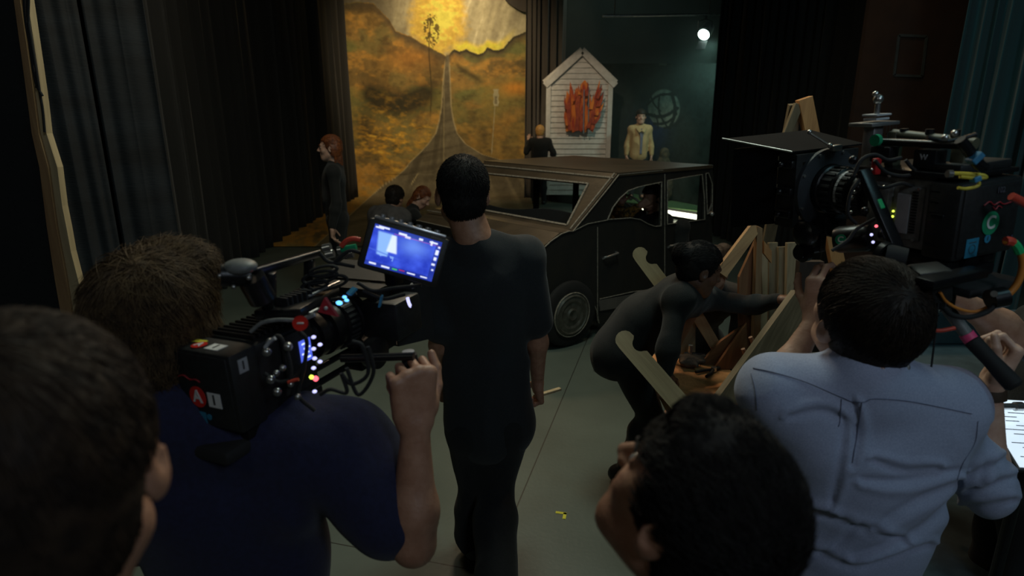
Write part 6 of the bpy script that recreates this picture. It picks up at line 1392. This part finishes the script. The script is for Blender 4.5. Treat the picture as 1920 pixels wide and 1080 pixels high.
# rods, follow focus and zoom motor
for x_ in (.056, .116): rods(camC, x_, -.012, .02, .52)
MB().box((.086, .13, -.012), (.14, .22, .024), bev=.004).box((.086, .09, -.035), (.12, .16, .024), bev=.004).done('base_plate', M['black_metal'], camC, smooth=30)
MB().box((.086, .06, -.058), (.16, .20, .02), bev=.006).done('shoulder_pad', M['rubber'], camC, smooth=35)
b = MB(); b.box((.086, my-.01, .000), (.10, .022, .03), bev=.004); b.done('rod_bracket', M['black_metal'], camC, smooth=30)
b = MB(); b.lathe([(0, .012), (.0, .030), (.014, .034), (.022, .034), (.030, .026), (.034, .012)], (-.005, .37, -.004), (-1, .37, -.004), 28); b.cyl((-.005, .37, -.004), (.06, .37, -.004), .010).box((.04, .37, .01), (.02, .03, .05), bev=.003); b.done('follow_focus_knob', M['black_metal'], camC, smooth=30)
b = MB(); b.lathe([(0, .012), (.0, .024), (.018, .026), (.020, .018), (.03, .018)], (-.012, .365, -.05), (-1, .365, -.05), 24).cyl((.03, .365, -.05), (-.012, .365, -.05), .008).box((.03, .365, -.03), (.02, .02, .05), bev=.003); b.done('focus_motor', M['black_metal'], camC, smooth=30)
p0_, p1_ = LC(1566, 450, 1.42), LC(1644, 444, 1.36)
dvz = (p1_-p0_).normalized()
zm_ = MB().lathe([(0, .014), (.002, .028), (.010, .031), (.066, .031), (.074, .028), (.076, .016)], p0_, p0_+dvz, 36).done('zoom_motor', M['black_metal'], camC, smooth=30)
camL = camC.matrix_world.inverted() @ Vector((0, 0, CAM_H)); cdir = (camL-p0_); cdir = (cdir-dvz*cdir.dot(dvz)).normalized(); lg = p0_+dvz*.022+cdir*.0302; b = MB().cyl(lg, lg+cdir*.0012, .012, n=24); tag(b.done('round_sticker', M['greenlabel'], zm_), 'small round green sticker with a white C')
q_ = text('sticker_letter', 'C', lg+cdir*.0022, cdir.to_track_quat('Z', 'Y').to_euler(), .018, M['white'], zm_)
for k_, (x_, y_) in enumerate(((1634, 440), (1637, 454))):
    p = LC(x_, y_, 1.30); tag(MB().ball(p, .0032, 8).done('indicator_lamp', M['led_white'], camC), 'lavender lit lamp')
tag(MB().ball(LC(1643, 424, 1.30), .0032, 8).done('indicator_lamp', M['led_red'], camC), 'red lit lamp')
# viewfinder arm strap between lens and body
a_, b_ = LC(1618, 318, 1.34), LC(1682, 465, 1.26)
MB().bar(a_, b_, .030, .014, (0, 1, 0), .004).done('viewfinder_arm', M['black_metal'], camC, smooth=30)
MB().bar(a_.lerp(b_, .40), a_.lerp(b_, .52), .012, .018, (0, 1, 0), .002).done('green_tape', M['green'], camC)
MB().cyl(LC(1660, 480, 1.24), LC(1700, 486, 1.22), .026, .022, n=28).done('eyepiece', M['rubber'], camC, smooth=30)
MB().cyl(LC(1652, 476, 1.25), LC(1661, 480, 1.24), .028, n=28).done('eyepiece_ring', M['black_metal'], camC, smooth=30)
MB().bar(LC(1660, 520, 1.2), LC(1740, 535, 1.18), .05, .03, bev=.006).done('viewfinder_mount', M['black_plastic'], camC, smooth=30)
for i, (x0, y0, x1, y1) in enumerate(((1680, 505, 1702, 512), (1700, 524, 1740, 548), (1702, 520, 1722, 524))): MB().cyl(LC(x0, y0, 1.17), LC(x1, y1, 1.17), .0032, n=8).done('lever_pin', M['steel'], camC)
MB().box(LC(1785, 520, 1.15), (.15, .04, .018), bev=.004).done('rear_bracket', M['black_metal'], camC, smooth=30)
MB().bar(LC(1742, 500, 1.2), LC(1742, 560, 1.2), .07, .06, bev=.006).done('shoulder_mount', M['black_plastic'], camC, smooth=30)
b = MB(); b.box(LC(1643, 312, 1.36), (.016, .012, .035), bev=.002); b.done('red_clamp', M['red'], camC); MB().box(LC(1640, 372, 1.33), (.012, .01, .02), bev=.002).done('red_clamp', M['red'], camC)
b = MB()
for x_, y_, r_ in ((1600, 300, .010), (1612, 330, .008), (1606, 352, .010), (1630, 345, .012), (1598, 372, .007), (1622, 395, .009), (1615, 430, .010), (1648, 392, .008), (1656, 440, .012)): MB().ball(LC(x_, y_, 1.38), r_, 12).done('lens_motor_knob', M['black_metal'], camC, smooth=50)
b = MB()
for x_, y_ in ((1597, 372), (1592, 388), (1602, 360), (1635, 318), (1658, 350), (1668, 330), (1693, 318), (1700, 345), (1604, 420), (1596, 398)): b.ball(LC(x_, y_, 1.36), .0035, 8)
b.done('bright_screw', M['steel'], camC, smooth=50)
# front accessory arm and antenna on top
def pipe(nm, pts, r, m, Y, par=camC, T=LC, n=8, lab=None):
    b = MB(); curve(b, [T(x, y, Y+(q[0] if q else 0)) for x, y, *q in pts], r, n); o = b.done(nm, M[m], par, smooth=60)
    return tag(o, lab) if lab else o
pipe('accessory_arm', [(1738, 258), (1765, 264), (1795, 262), (1830, 252)], .004, 'black_metal', 1.16)
pipe('accessory_arm', [(1800, 262), (1818, 285), (1832, 305), (1846, 316)], .010, 'black_metal', 1.14)
b = MB(); [b.ball(LC(x, y, 1.14), .006, 10) for x, y in ((1772, 258), (1790, 250), (1806, 268), (1838, 300), (1845, 314))]; b.done('arm_joint', M['steel'], camC, smooth=50)
MB().bar(LC(1824, 292, 1.13), LC(1832, 300, 1.13), .022, .022, bev=.002).done('blue_tape', M['blue_tape'], camC)
pipe('yellow_cable', [(1782, 325), (1810, 326), (1842, 329), (1848, 333), (1830, 334), (1800, 331)], .0035, 'yellow', 1.15, lab='yellow cable')
pipe('yellow_cable', [(1834, 336), (1834, 348), (1812, 354), (1796, 352)], .003, 'yellow', 1.15, lab='yellow cable')
MB().cyl(LC(1776, 326, 1.15), LC(1785, 326, 1.15), .007, n=14).done('cable_plug', M['steel'], camC, smooth=30)
MB().bar(LC(1822, 338, 1.15), LC(1836, 333, 1.15), .016, .01, bev=.002).done('blue_clip', M['blue_tape'], camC)
for i, pts in enumerate((((1600, 330), (1615, 300), (1640, 290), (1665, 300), (1690, 296)), ((1606, 420), (1590, 400), (1596, 360), (1612, 336)), ((1640, 300), (1660, 322), (1690, 330), (1720, 326)), ((1625, 340), (1655, 352), (1690, 344), (1720, 350), (1760, 342)), ((1698, 300), (1715, 318), (1740, 318), (1770, 300)), ((1560, 470), (1590, 450), (1606, 430), (1640, 410)), ((1660, 470), (1680, 500), (1720, 505), (1750, 520)))):
    pipe('black_cable', pts, .0038, 'rubber', 1.33)
pipe('red_cable', [(1896, 368), (1912, 376), (1935, 388), (1960, 392)], .008, 'redcable', 1.18, lab='red-orange cable')
# orange loop with green tape hanging from the battery
pipe('orange_cable', [(1885, 452), (1900, 455), (1912, 470), (1917, 500), (1908, 530), (1890, 552), (1872, 560)], .0065, 'orange', 1.16, lab='orange cable')
b = MB(); curve(b, [LC(x, y, 1.16) for x, y in ((1900, 455), (1907, 463), (1912, 474))], .0082); b.done('green_tape', M['green'], camC)
b = MB(); curve(b, [LC(x, y, 1.16) for x, y in ((1885, 452), (1892, 452), (1899, 455))], .0085); b.done('red_sleeve', M['redcable'], camC)
MB().cyl(LC(1856, 562, 1.15), LC(1884, 556, 1.15), .020, n=20).done('power_connector', M['black_metal'], camC, smooth=30); MB().cyl(LC(1864, 551, 1.132), LC(1864, 551, 1.127), .006, n=14).done('connector_screw', M['steel'], camC)
pipe('black_cable', [(1872, 566), (1850, 585), (1815, 595), (1785, 590), (1768, 575)], .005, 'rubber', 1.14); pipe('orange_cable', [(1858, 572), (1830, 584), (1800, 580), (1775, 566), (1762, 548)], .003, 'orange', 1.16, lab='thin orange cable')
pipe('red_cable', [(1722, 600), (1730, 614), (1760, 620), (1790, 615)], .0042, 'redcable', 1.16, lab='red cable')
# handle bar for the right hand
h0, h1, h2 = LC(1762, 560, 1.26), LC(1818, 634, 1.22), LC(1884, 704, 1.16)
MB().cyl(h0, h1, .0125, n=20).done('handle_tube', M['grey_plastic'], camC, smooth=30); MB().cyl(h1-(h1-h0).normalized()*.012, h1+(h1-h0).normalized()*.006, .0145, n=20).done('pink_tape', M['pink'], camC, smooth=30)
grp = MB().lathe([(0, .012), (.004, .0165), (.05, .0155), (.09, .018), (.112, .018), (.118, .012)], h1+(h2-h1).normalized()*.004, h2, 24).done('handle_grip', M['rubber'], camC, smooth=35)
MB().box(h0, (.05, .04, .035), bev=.006).done('handle_clamp', M['black_metal'], camC, smooth=30)
MB().bar(LC(1745, 500, 1.24), h0, .028, .02, bev=.003).done('handle_bracket', M['black_metal'], camC, smooth=30)
for i, pts in enumerate((((1760, 560), (1752, 640), (1742, 720)), ((1772, 560), (1772, 575), (1762, 585)))): pipe('black_cable', pts, .002, 'rubber', 1.2)
# green light under the front of the matte box is left to the timber; the operator's earpiece ring
MB().lathe([(0, .009), (.002, .013), (.006, .011), (.007, .006)], at(1693, 688, 1.165), at(1693, 688, 1.0), 20).done('neck_ring', M['steel'], op2, smooth=30).location = -Vector(Bp)

# ---- left-hand camera, marked A 1
az = 25
ca_ = at(458, 816, .985); camA, LA = rig('film_camera', 'large film camera marked A 1 on the navy-shirted operator\'s shoulder at left', ca_, az, 1.5, -2.5)
WB, HB = .150, .152
MB().box((-WB/2, .13, HB/2), (WB-.012, .15, HB-.008), bev=.006).done('body', M['black_plastic'], camA, smooth=30)
batA = MB().box((-WB/2, .03, HB/2), (WB, .065, HB), bev=.008).box((-WB/2, .0, HB/2), (WB-.016, .010, HB-.012), bev=.004).done('battery', M['black_plastic'], camA, smooth=30)
fy = -.006
tag(MB().cyl((-.094, fy, .063), (-.094, fy-.001, .063), .0205, n=32).done('round_sticker', M['redlabel'], batA), 'round red sticker with a white A')
text('sticker_letter', 'A', (-.094, fy-.0016, .0635), (PI/2, 0, 0), .034, M['white'], batA)
tag(MB().box((-.052, fy, .062), (.032, .001, .028)).done('square_sticker', M['white'], batA), 'white square sticker with a black 1'); text('sticker_number', '1', (-.052, fy-.001, .0625), (PI/2, 0, 0), .027, M['ink'], batA)
b = MB(); curve(b, [(-.135, fy-.001, .098), (-.12, fy-.001, .102), (-.105, fy-.001, .096), (-.09, fy-.001, .098), (-.08, fy-.001, .094)], .0014, 6); b.done('red_script_mark', M['darkred'], batA)
MB().box((-.097, fy, .016), (.028, .001, .034)).done('blue_sticker', M['bluelabel'], batA); MB().cyl((-.074, fy, .026), (-.074, fy-.001, .026), .006, n=18).done('blue_dot_sticker', M['bluelabel'], batA)
zt = HB+.001
MB().box((-.115, .035, zt), (.030, .012, .001)).done('yellow_sticker', M['yellow_tape'], batA)
MB().cyl((-.098, .020, zt), (-.098, .020, zt+.001), .014, n=24).done('red_top_sticker', M['redlabel'], batA); text('top_letter', 'A', (-.098, .020, zt+.0016), (0, 0, 0), .022, M['white'], batA)
MB().box((-.058, .022, zt), (.034, .024, .001)).done('white_top_sticker', M['white'], batA); text('top_number', '1', (-.058, .022, zt+.0012), (0, 0, 0), .02, M['ink'], batA)
MB().box((.0006, .024, .125), (.001, .02, .026)).done('side_sticker', M['mid_grey'], batA); text('side_number', '1', (.0014, .024, .125), (PI/2, 0, PI/2), .022, M['ink'], batA)
b = MB()
for i in range(9): b.box((-.075, .075+i*.014, HB+.004), (.11, .006, .008), bev=.001)
b.done('cooling_vent', M['black_metal'], camA)
pipe('top_hose', [(470, 622), (490, 606), (520, 600), (560, 600), (590, 590)], .004, 'grey_plastic', 1.06, camA, LA)
# side controls facing right
MB().box((.004, .150, .085), (.008, .075, .12), bev=.002).done('control_panel', M['black_plastic'], camA, smooth=30)
MB().box((.0085, .165, .100), (.002, .030, .045)).done('menu_screen', M['screen_dark'], camA)
b = MB(); [b.box((.0100, .165+dx, .115-.010*i), (.001, .018-dx*.5, .003)) for i, dx in enumerate((0, .003, -.002, .001))]; b.done('menu_lines', M['screen_white'], camA)
for x_, y_, m_ in ((588, 632, 'led_white'), (600, 646, 'led_white'), (588, 654, 'led_white'), (590, 672, 'led_white'), (600, 678, 'led_white'), (588, 690, 'led_white'), (590, 734, 'led_white')): tag(MB().ball(LA(x_, y_, 1.02), (.0042, .0042, .003), 8).done('lit_button', M[m_], camA), 'lavender lit button')
tag(MB().ball(LA(584, 707, 1.02), .0042, 8).done('lit_button', M['led_yellow'], camA), 'yellow lit lamp'); tag(MB().ball(LA(592, 710, 1.02), .005, 8).done('lit_button', M['led_red'], camA), 'red lit lamp')
b = MB()
for i, (x_, y_) in enumerate(((505, 640), (500, 660), (518, 700), (508, 712), (530, 690), (540, 650), (545, 720), (520, 735), (558, 744))): b.ball(LA(x_, y_, .99), .006+.002*(i % 2), 10)
b.done('socket', M['steel'], camA, smooth=50)
for pts in (((496, 700), (520, 716), (545, 712), (560, 700), (570, 680)), ((540, 716), (552, 712), (562, 716)), ((500, 650), (512, 636), (520, 630), (530, 640), (545, 690), (540, 740)), ((560, 620), (575, 640), (570, 690), (560, 740), (590, 770)), ((640, 700), (660, 720), (690, 700), (680, 650), (660, 640)), ((650, 690), (672, 740), (700, 700), (690, 650)), ((600, 740), (620, 730), (650, 736), (640, 700))):
    pipe('black_cable', pts, .0036, 'rubber', 1.0, camA, LA)
pipe('red_cable', [(540, 717), (552, 713), (560, 711)], .003, 'redcable', .985, camA, LA, lab='short red cable')
pipe('crescent_light_lead', [(497, 652), (506, 640), (516, 634)], .0035, 'mid_grey', .985, camA, LA)
b = MB().cyl(LA(563, 606, 1.0), LA(563, 606, .996), .013, n=20); tag(b.done('round_sticker', M['redlabel'], camA), 'small round red sticker'); MB().bar(LA(557, 606, .994), LA(569, 606, .994), .003, .002).done('sticker_letter', M['white'], camA)
# red triangle tag
q = [LA(x, y, 1.04) for x, y in ((608, 558), (596, 585), (632, 594))]; b = MB(); A_ = [b.bm.verts.new(p) for p in q]; B_ = [b.bm.verts.new(p+Vector((.002, .004, 0))) for p in q]; b.bm.faces.new(A_); b.bm.faces.new(B_[::-1]); [b.bm.faces.new((A_[i], B_[i], B_[(i+1) % 3], A_[(i+1) % 3])) for i in range(3)]; tag(b.done('red_tag', M['darkred'], camA), 'dark red triangular tag')
MB().ball(LA(611, 578, 1.035), .0035, 8).done('tag_rivet', M['mid_grey'], camA)
# top: long handle, rear viewfinder block, side plate
top0, top1 = LA(470, 512, 1.06), LA(592, 476, 1.32)
MB().bar(top0, top1, .028, .014, (0, 0, 1), .004).done('top_handle', M['black_metal'], camA, smooth=30)
e_ = (top1-top0).normalized(); MB().cyl(top0+Vector((.014, 0, .008)), top1+Vector((.014, 0, .008)), .0018, n=8).done('handle_edge', M['silver'], camA)
MB().bar(LA(505, 510, 1.10), LA(505, 600, 1.10), .022, .022, bev=.003).done('handle_post', M['black_metal'], camA, smooth=30); MB().bar(LA(580, 485, 1.28), LA(580, 560, 1.28), .02, .02, bev=.003).done('handle_post', M['black_metal'], camA, smooth=30)
MB().cyl(LA(414, 516, 1.03), LA(470, 516, 1.05), .020, n=24).done('viewfinder_tube', M['black_metal'], camA, smooth=30); MB().ball(LA(450, 500, 1.04), (.032, .026, .014), 18).done('viewfinder_cap', M['grey_plastic'], camA, smooth=50)
MB().cyl(LA(470, 520, 1.05), LA(492, 560, 1.07), .024, n=20).done('viewfinder_joint', M['black_metal'], camA, smooth=30)
b = MB(); [b.ball(LA(x, y, 1.02), .0045, 8) for x, y in ((412, 517), (466, 521), (438, 538))]; b.done('bright_screw', M['steel'], camA, smooth=50)
MB().bar(LA(455, 508, 1.02), LA(474, 506, 1.03), .008, .006, bev=.002).done('pink_label', mat('dusty_pink_label', (.35, .12, .12), .6), camA)
b = MB(); b.bar(LA(520, 590, 1.08), LA(600, 545, 1.3), .09, .02, (0, 0, 1), .004); b.done('side_dovetail', M['black_metal'], camA, smooth=30)
b = MB()
for i in range(6): p = LA(518+i*9, 566-i*3, 1.12+i*.012); b.bar(p, p+Vector((.03, 0, .0)), .004, .02)
b.done('grip_ribs', M['rubber'], camA)
MB().cyl(LA(578, 556, 1.16), LA(636, 528, 1.26), .0028, n=8).done('bright_rail', M['silver'], camA); MB().cyl(LA(580, 588, 1.06), LA(596, 580, 1.08), .003, n=8).done('bright_rail', M['silver'], camA)
for cx, cy, rx in ((600, 520, 32), (606, 508, 26), (615, 530, 36), (590, 535, 24)):
    b = MB(); b.tube([LA(cx+rx*math.cos(t), cy+rx*.34*math.sin(t)-rx*.18*math.cos(t), 1.22) for t in np.linspace(0, 2*PI, 28, endpoint=False)], .0035, 6, closed=True); b.done('cable_loop', M['rubber'], camA, smooth=60)
b = MB(); [b.cyl(LA(x, y, 1.28), LA(x+14, y-3, 1.28), .009, n=14) for x, y in ((606, 466), (612, 478), (634, 470), (648, 478))]; b.done('cable_plug', M['steel'], camA, smooth=30)
MB().cyl(LA(640, 468, 1.27), LA(668, 463, 1.27), .007, n=12).done('green_plug', M['greenlabel'], camA, smooth=30)
pipe('orange_cable', [(640, 462), (650, 452), (662, 448), (676, 450)], .0055, 'redcable', 1.26, camA, LA, lab='red-orange cable')
for pts in (((620, 500), (640, 480), (660, 470), (690, 480)), ((580, 540), (600, 560), (640, 560), (668, 550)), ((600, 475), (615, 490), (640, 495), (665, 500)), ((670, 530), (700, 545), (740, 540), (790, 535)), ((680, 545), (720, 560), (760, 552))): pipe('black_cable', pts, .004, 'rubber', 1.24, camA, LA)
for x_, y_, r_ in ((636, 568, .0075), (646, 557, .0052), (650, 563, .0052)): tag(MB().ball(LA(x_, y_, 1.13), (r_, r_*.6, r_*.6), 10).done('lit_button', M['led_blue'], camA), 'blue lit button')
MB().bar(LA(654, 552, 1.13), LA(666, 540, 1.14), .016, .004).done('blue_tape', M['blue_tape'], camA); MB().bar(LA(712, 574, 1.2), LA(716, 555, 1.2), .018, .004).done('blue_tape', M['blue_tape'], camA)
# lens and matte box going away
LX, LZ = -WB/2, .085
lensA = MB().lathe([(t, r) for t, r in prf], (LX, .207, LZ), (LX, 1, LZ), 48).done('lens', M['black_metal'], camA, smooth=25)
b = MB(); 
for i in range(30): a = 2*PI*i/30; b.box((LX+math.cos(a)*.058, .35, LZ+math.sin(a)*.058), (.004, .03, .006), (0, -a, 0), .0008)
b.done('focus_ring', M['rubber'], lensA)
lx, lz = LX, LZ
frame_box('filter_stage', .385, .44, .19, .15, .19, .15, .02, 'black_plastic', par=camA); frame_box('matte_box_hood', .44, .55, .20, .16, .26, .19, .004, 'black_plastic', par=camA)
for x_ in (-.105, -.045): rods(camA, x_, -.012, .02, .50)
MB().box((-WB/2, .12, -.014), (.12, .20, .024), bev=.004).done('base_plate', M['black_metal'], camA, smooth=30); MB().box((-WB/2-.01, .06, -.04), (.13, .18, .03), bev=.01).done('shoulder_pad', M['rubber'], camA, smooth=35)
MB().lathe([(0, .012), (.0, .034), (.012, .036), (.026, .036), (.03, .012)], (.02, .34, .03), (1, .34, .03), 28).done('follow_focus_knob', M['black_metal'], camA, smooth=30)
MB().cyl((.02, .34, .03), (-.03, .34, .02), .01).box((-.02, .34, -.0), (.05, .03, .03), bev=.004).done('focus_gearbox', M['black_metal'], camA, smooth=30)
MB().box(LA(735, 590, 1.36), (.10, .10, .09), bev=.008).done('lens_control_unit', M['black_plastic'], camA, smooth=30)
w_ = MB(); curve(w_, [LA(x, y, 1.26) for x, y in ((764, 558), (766, 566), (769, 573), (771, 574))], .0035); tag(w_.done('lit_slot', M['led_white'], camA), 'lavender lit slot')
MB().bar(LA(771, 532, 1.28), LA(775, 540, 1.28), .012, .004).done('white_tab', M['mid_grey'], camA)
MB().box(LA(736, 500, 1.30), (.03, .03, .08), bev=.004).done('monitor_arm', M['black_metal'], camA, smooth=30)
# monitor
mc = at(757, 474, 1.24); mon = MB().box((0, 0, 0), (.168, .022, .104), bev=.007).done('monitor', M['black_plastic'], camA, smooth=30)
vdir = (mc-Vector((0, 0, CAM_H))).normalized(); R_ = Matrix.Rotation(math.radians(18), 3, vdir) @ Matrix.Rotation(math.radians(10), 3, 'Z') @ Matrix.Rotation(math.radians(-12), 3, 'X')
mon.matrix_world = Matrix.Translation(mc) @ R_.to_4x4(); mon.matrix_local = camA.matrix_world.inverted() @ mon.matrix_world if False else camA.matrix_world.inverted() @ (Matrix.Translation(mc) @ R_.to_4x4())
u_ = np.linspace(0, 1, 150); v_ = np.linspace(0, 1, 92); UU, VV = np.meshgrid(u_, v_)       # v down
def scr(u, v):
    n = fbm(u*7, v*5, 2.2, 4); im = lerpc(c_(28, 46, 170), c_(64, 92, 226), n*1.4-.2)
    im = lerpc(im, c_(110, 150, 240), np.exp(-((u-.62)/.2)**2-((v-.3)/.2)**2)*.7)
    hs_ = sm(.30, .27, u)*sm(.06, .10, u-.10*(v-.2))*sm(.72, .68, v)*sm(.12, .18, v); im = lerpc(im, c_(150, 196, 250), hs_*.8)
    rd = sm(.035+.10*v, .0+.10*v, np.abs(u-.30-.05*v))*sm(.60, .56, v)*sm(.14, .18, v); im = lerpc(im, c_(224, 238, 255), rd*.9)
    cr = sm(.03, .0, np.abs(v-.64-.2*(u-.2)*(u < .5)))*sm(.5, .4, u); im = lerpc(im, c_(70, 100, 210), cr*.7)
    wn = ((u > .1) & (u < .38) & (v > .66) & (v < .78) & (n > .5)); im = lerpc(im, c_(140, 180, 245), wn*.7)
    for a, b, c, d in ((.02, .14, .05, .09), (.06, .22, .02, .06), (.36, .48, .05, .10), (.46, .54, .09, .14), (.66, .72, .05, .10), (.82, .94, .05, .09), (.84, .87, .04, .15), (.96, .99, .12, .17), (.94, .985, .22, .34), (.94, .98, .40, .48), (.93, .98, .56, .61), (.95, .98, .70, .74), (.06, .16, .92, .96), (.24, .36, .93, .97), (.62, .74, .93, .96), (.82, .92, .93, .96)):
        im = lerpc(im, c_(225, 232, 255), (sm(a-.006, a+.006, u)*sm(b+.006, b-.006, u)*sm(c-.01, c+.01, v)*sm(d+.01, d-.01, v)))
    im = lerpc(im, c_(90, 240, 120), (u > .40)*(u < .47)*(v > .93)*(v < .965)*1.); im = lerpc(im, c_(225, 60, 120), (u > .50)*(u < .58)*(v > .92)*(v < .945)*1.); im = lerpc(im, c_(190, 70, 130), sm(.008, .003, np.abs(v-.12))*(u > .3)*.7)
    dk = (v < .10)+(v > .90)+(u > .92)*1.; im = lerpc(im, im*.35, np.clip(dk, 0, 1)*(im.mean(-1) < .4)*.7)
    return np.clip(im, 0, 1)
Vv = np.stack([-.070+UU*.140, np.full_like(UU, -.0118), .042-VV*.084], -1).reshape(-1, 3); nx, ny = 150, 92; ii = (np.arange(ny-1)[:, None]*nx+np.arange(nx-1)[None]).ravel(); Ff = np.stack([ii, ii+1, ii+nx+1, ii+nx], 1)
ms = fast_mesh('screen', Vv, Ff); ca = ms.color_attributes.new('paint', 'FLOAT_COLOR', 'POINT'); ca.data.foreach_set('color', np.column_stack([scr(UU, VV).reshape(-1, 3), np.ones(nx*ny)]).astype(np.float32).ravel())
tag(link('screen', ms, emit_attr('monitor_picture', 1.15), mon), 'glowing blue screen')
b = MB(); b.box((.0, .004, .055), (.15, .022, .008), bev=.002)
for i in range(7): b.cyl((-.06+i*.019, -.0, .059), (-.06+i*.019, -.0, .064), .006, n=12)
b.done('control_strip', M['silver'], mon, smooth=30); MB().box((.055, -.0118, .047), (.022, .001, .006)).done('monitor_plate', mat('brownish_plate', (.12, .1, .08), .6), mon)
# hand grip held at the right
g0, g1 = LA(640, 672, 1.12), LA(776, 668, 1.10)
MB().cyl(g0, g1, .008, n=14).done('grip_rod', M['black_metal'], camA, smooth=30)
gA, gB = LA(766, 664, 1.12), LA(786, 755, 1.12)
MB().lathe([(0, .010), (.002, .0165), (.02, .0155), (.06, .0175), (.09, .016), (.1, .010)], gA, gB, 24).done('hand_grip', M['rubber'], camA, smooth=35)
MB().cyl(gA+Vector((0, 0, .001)), gA+Vector((0, 0, .006)), .012, n=20).done('grip_cap', M['mid_grey'], camA, smooth=30)
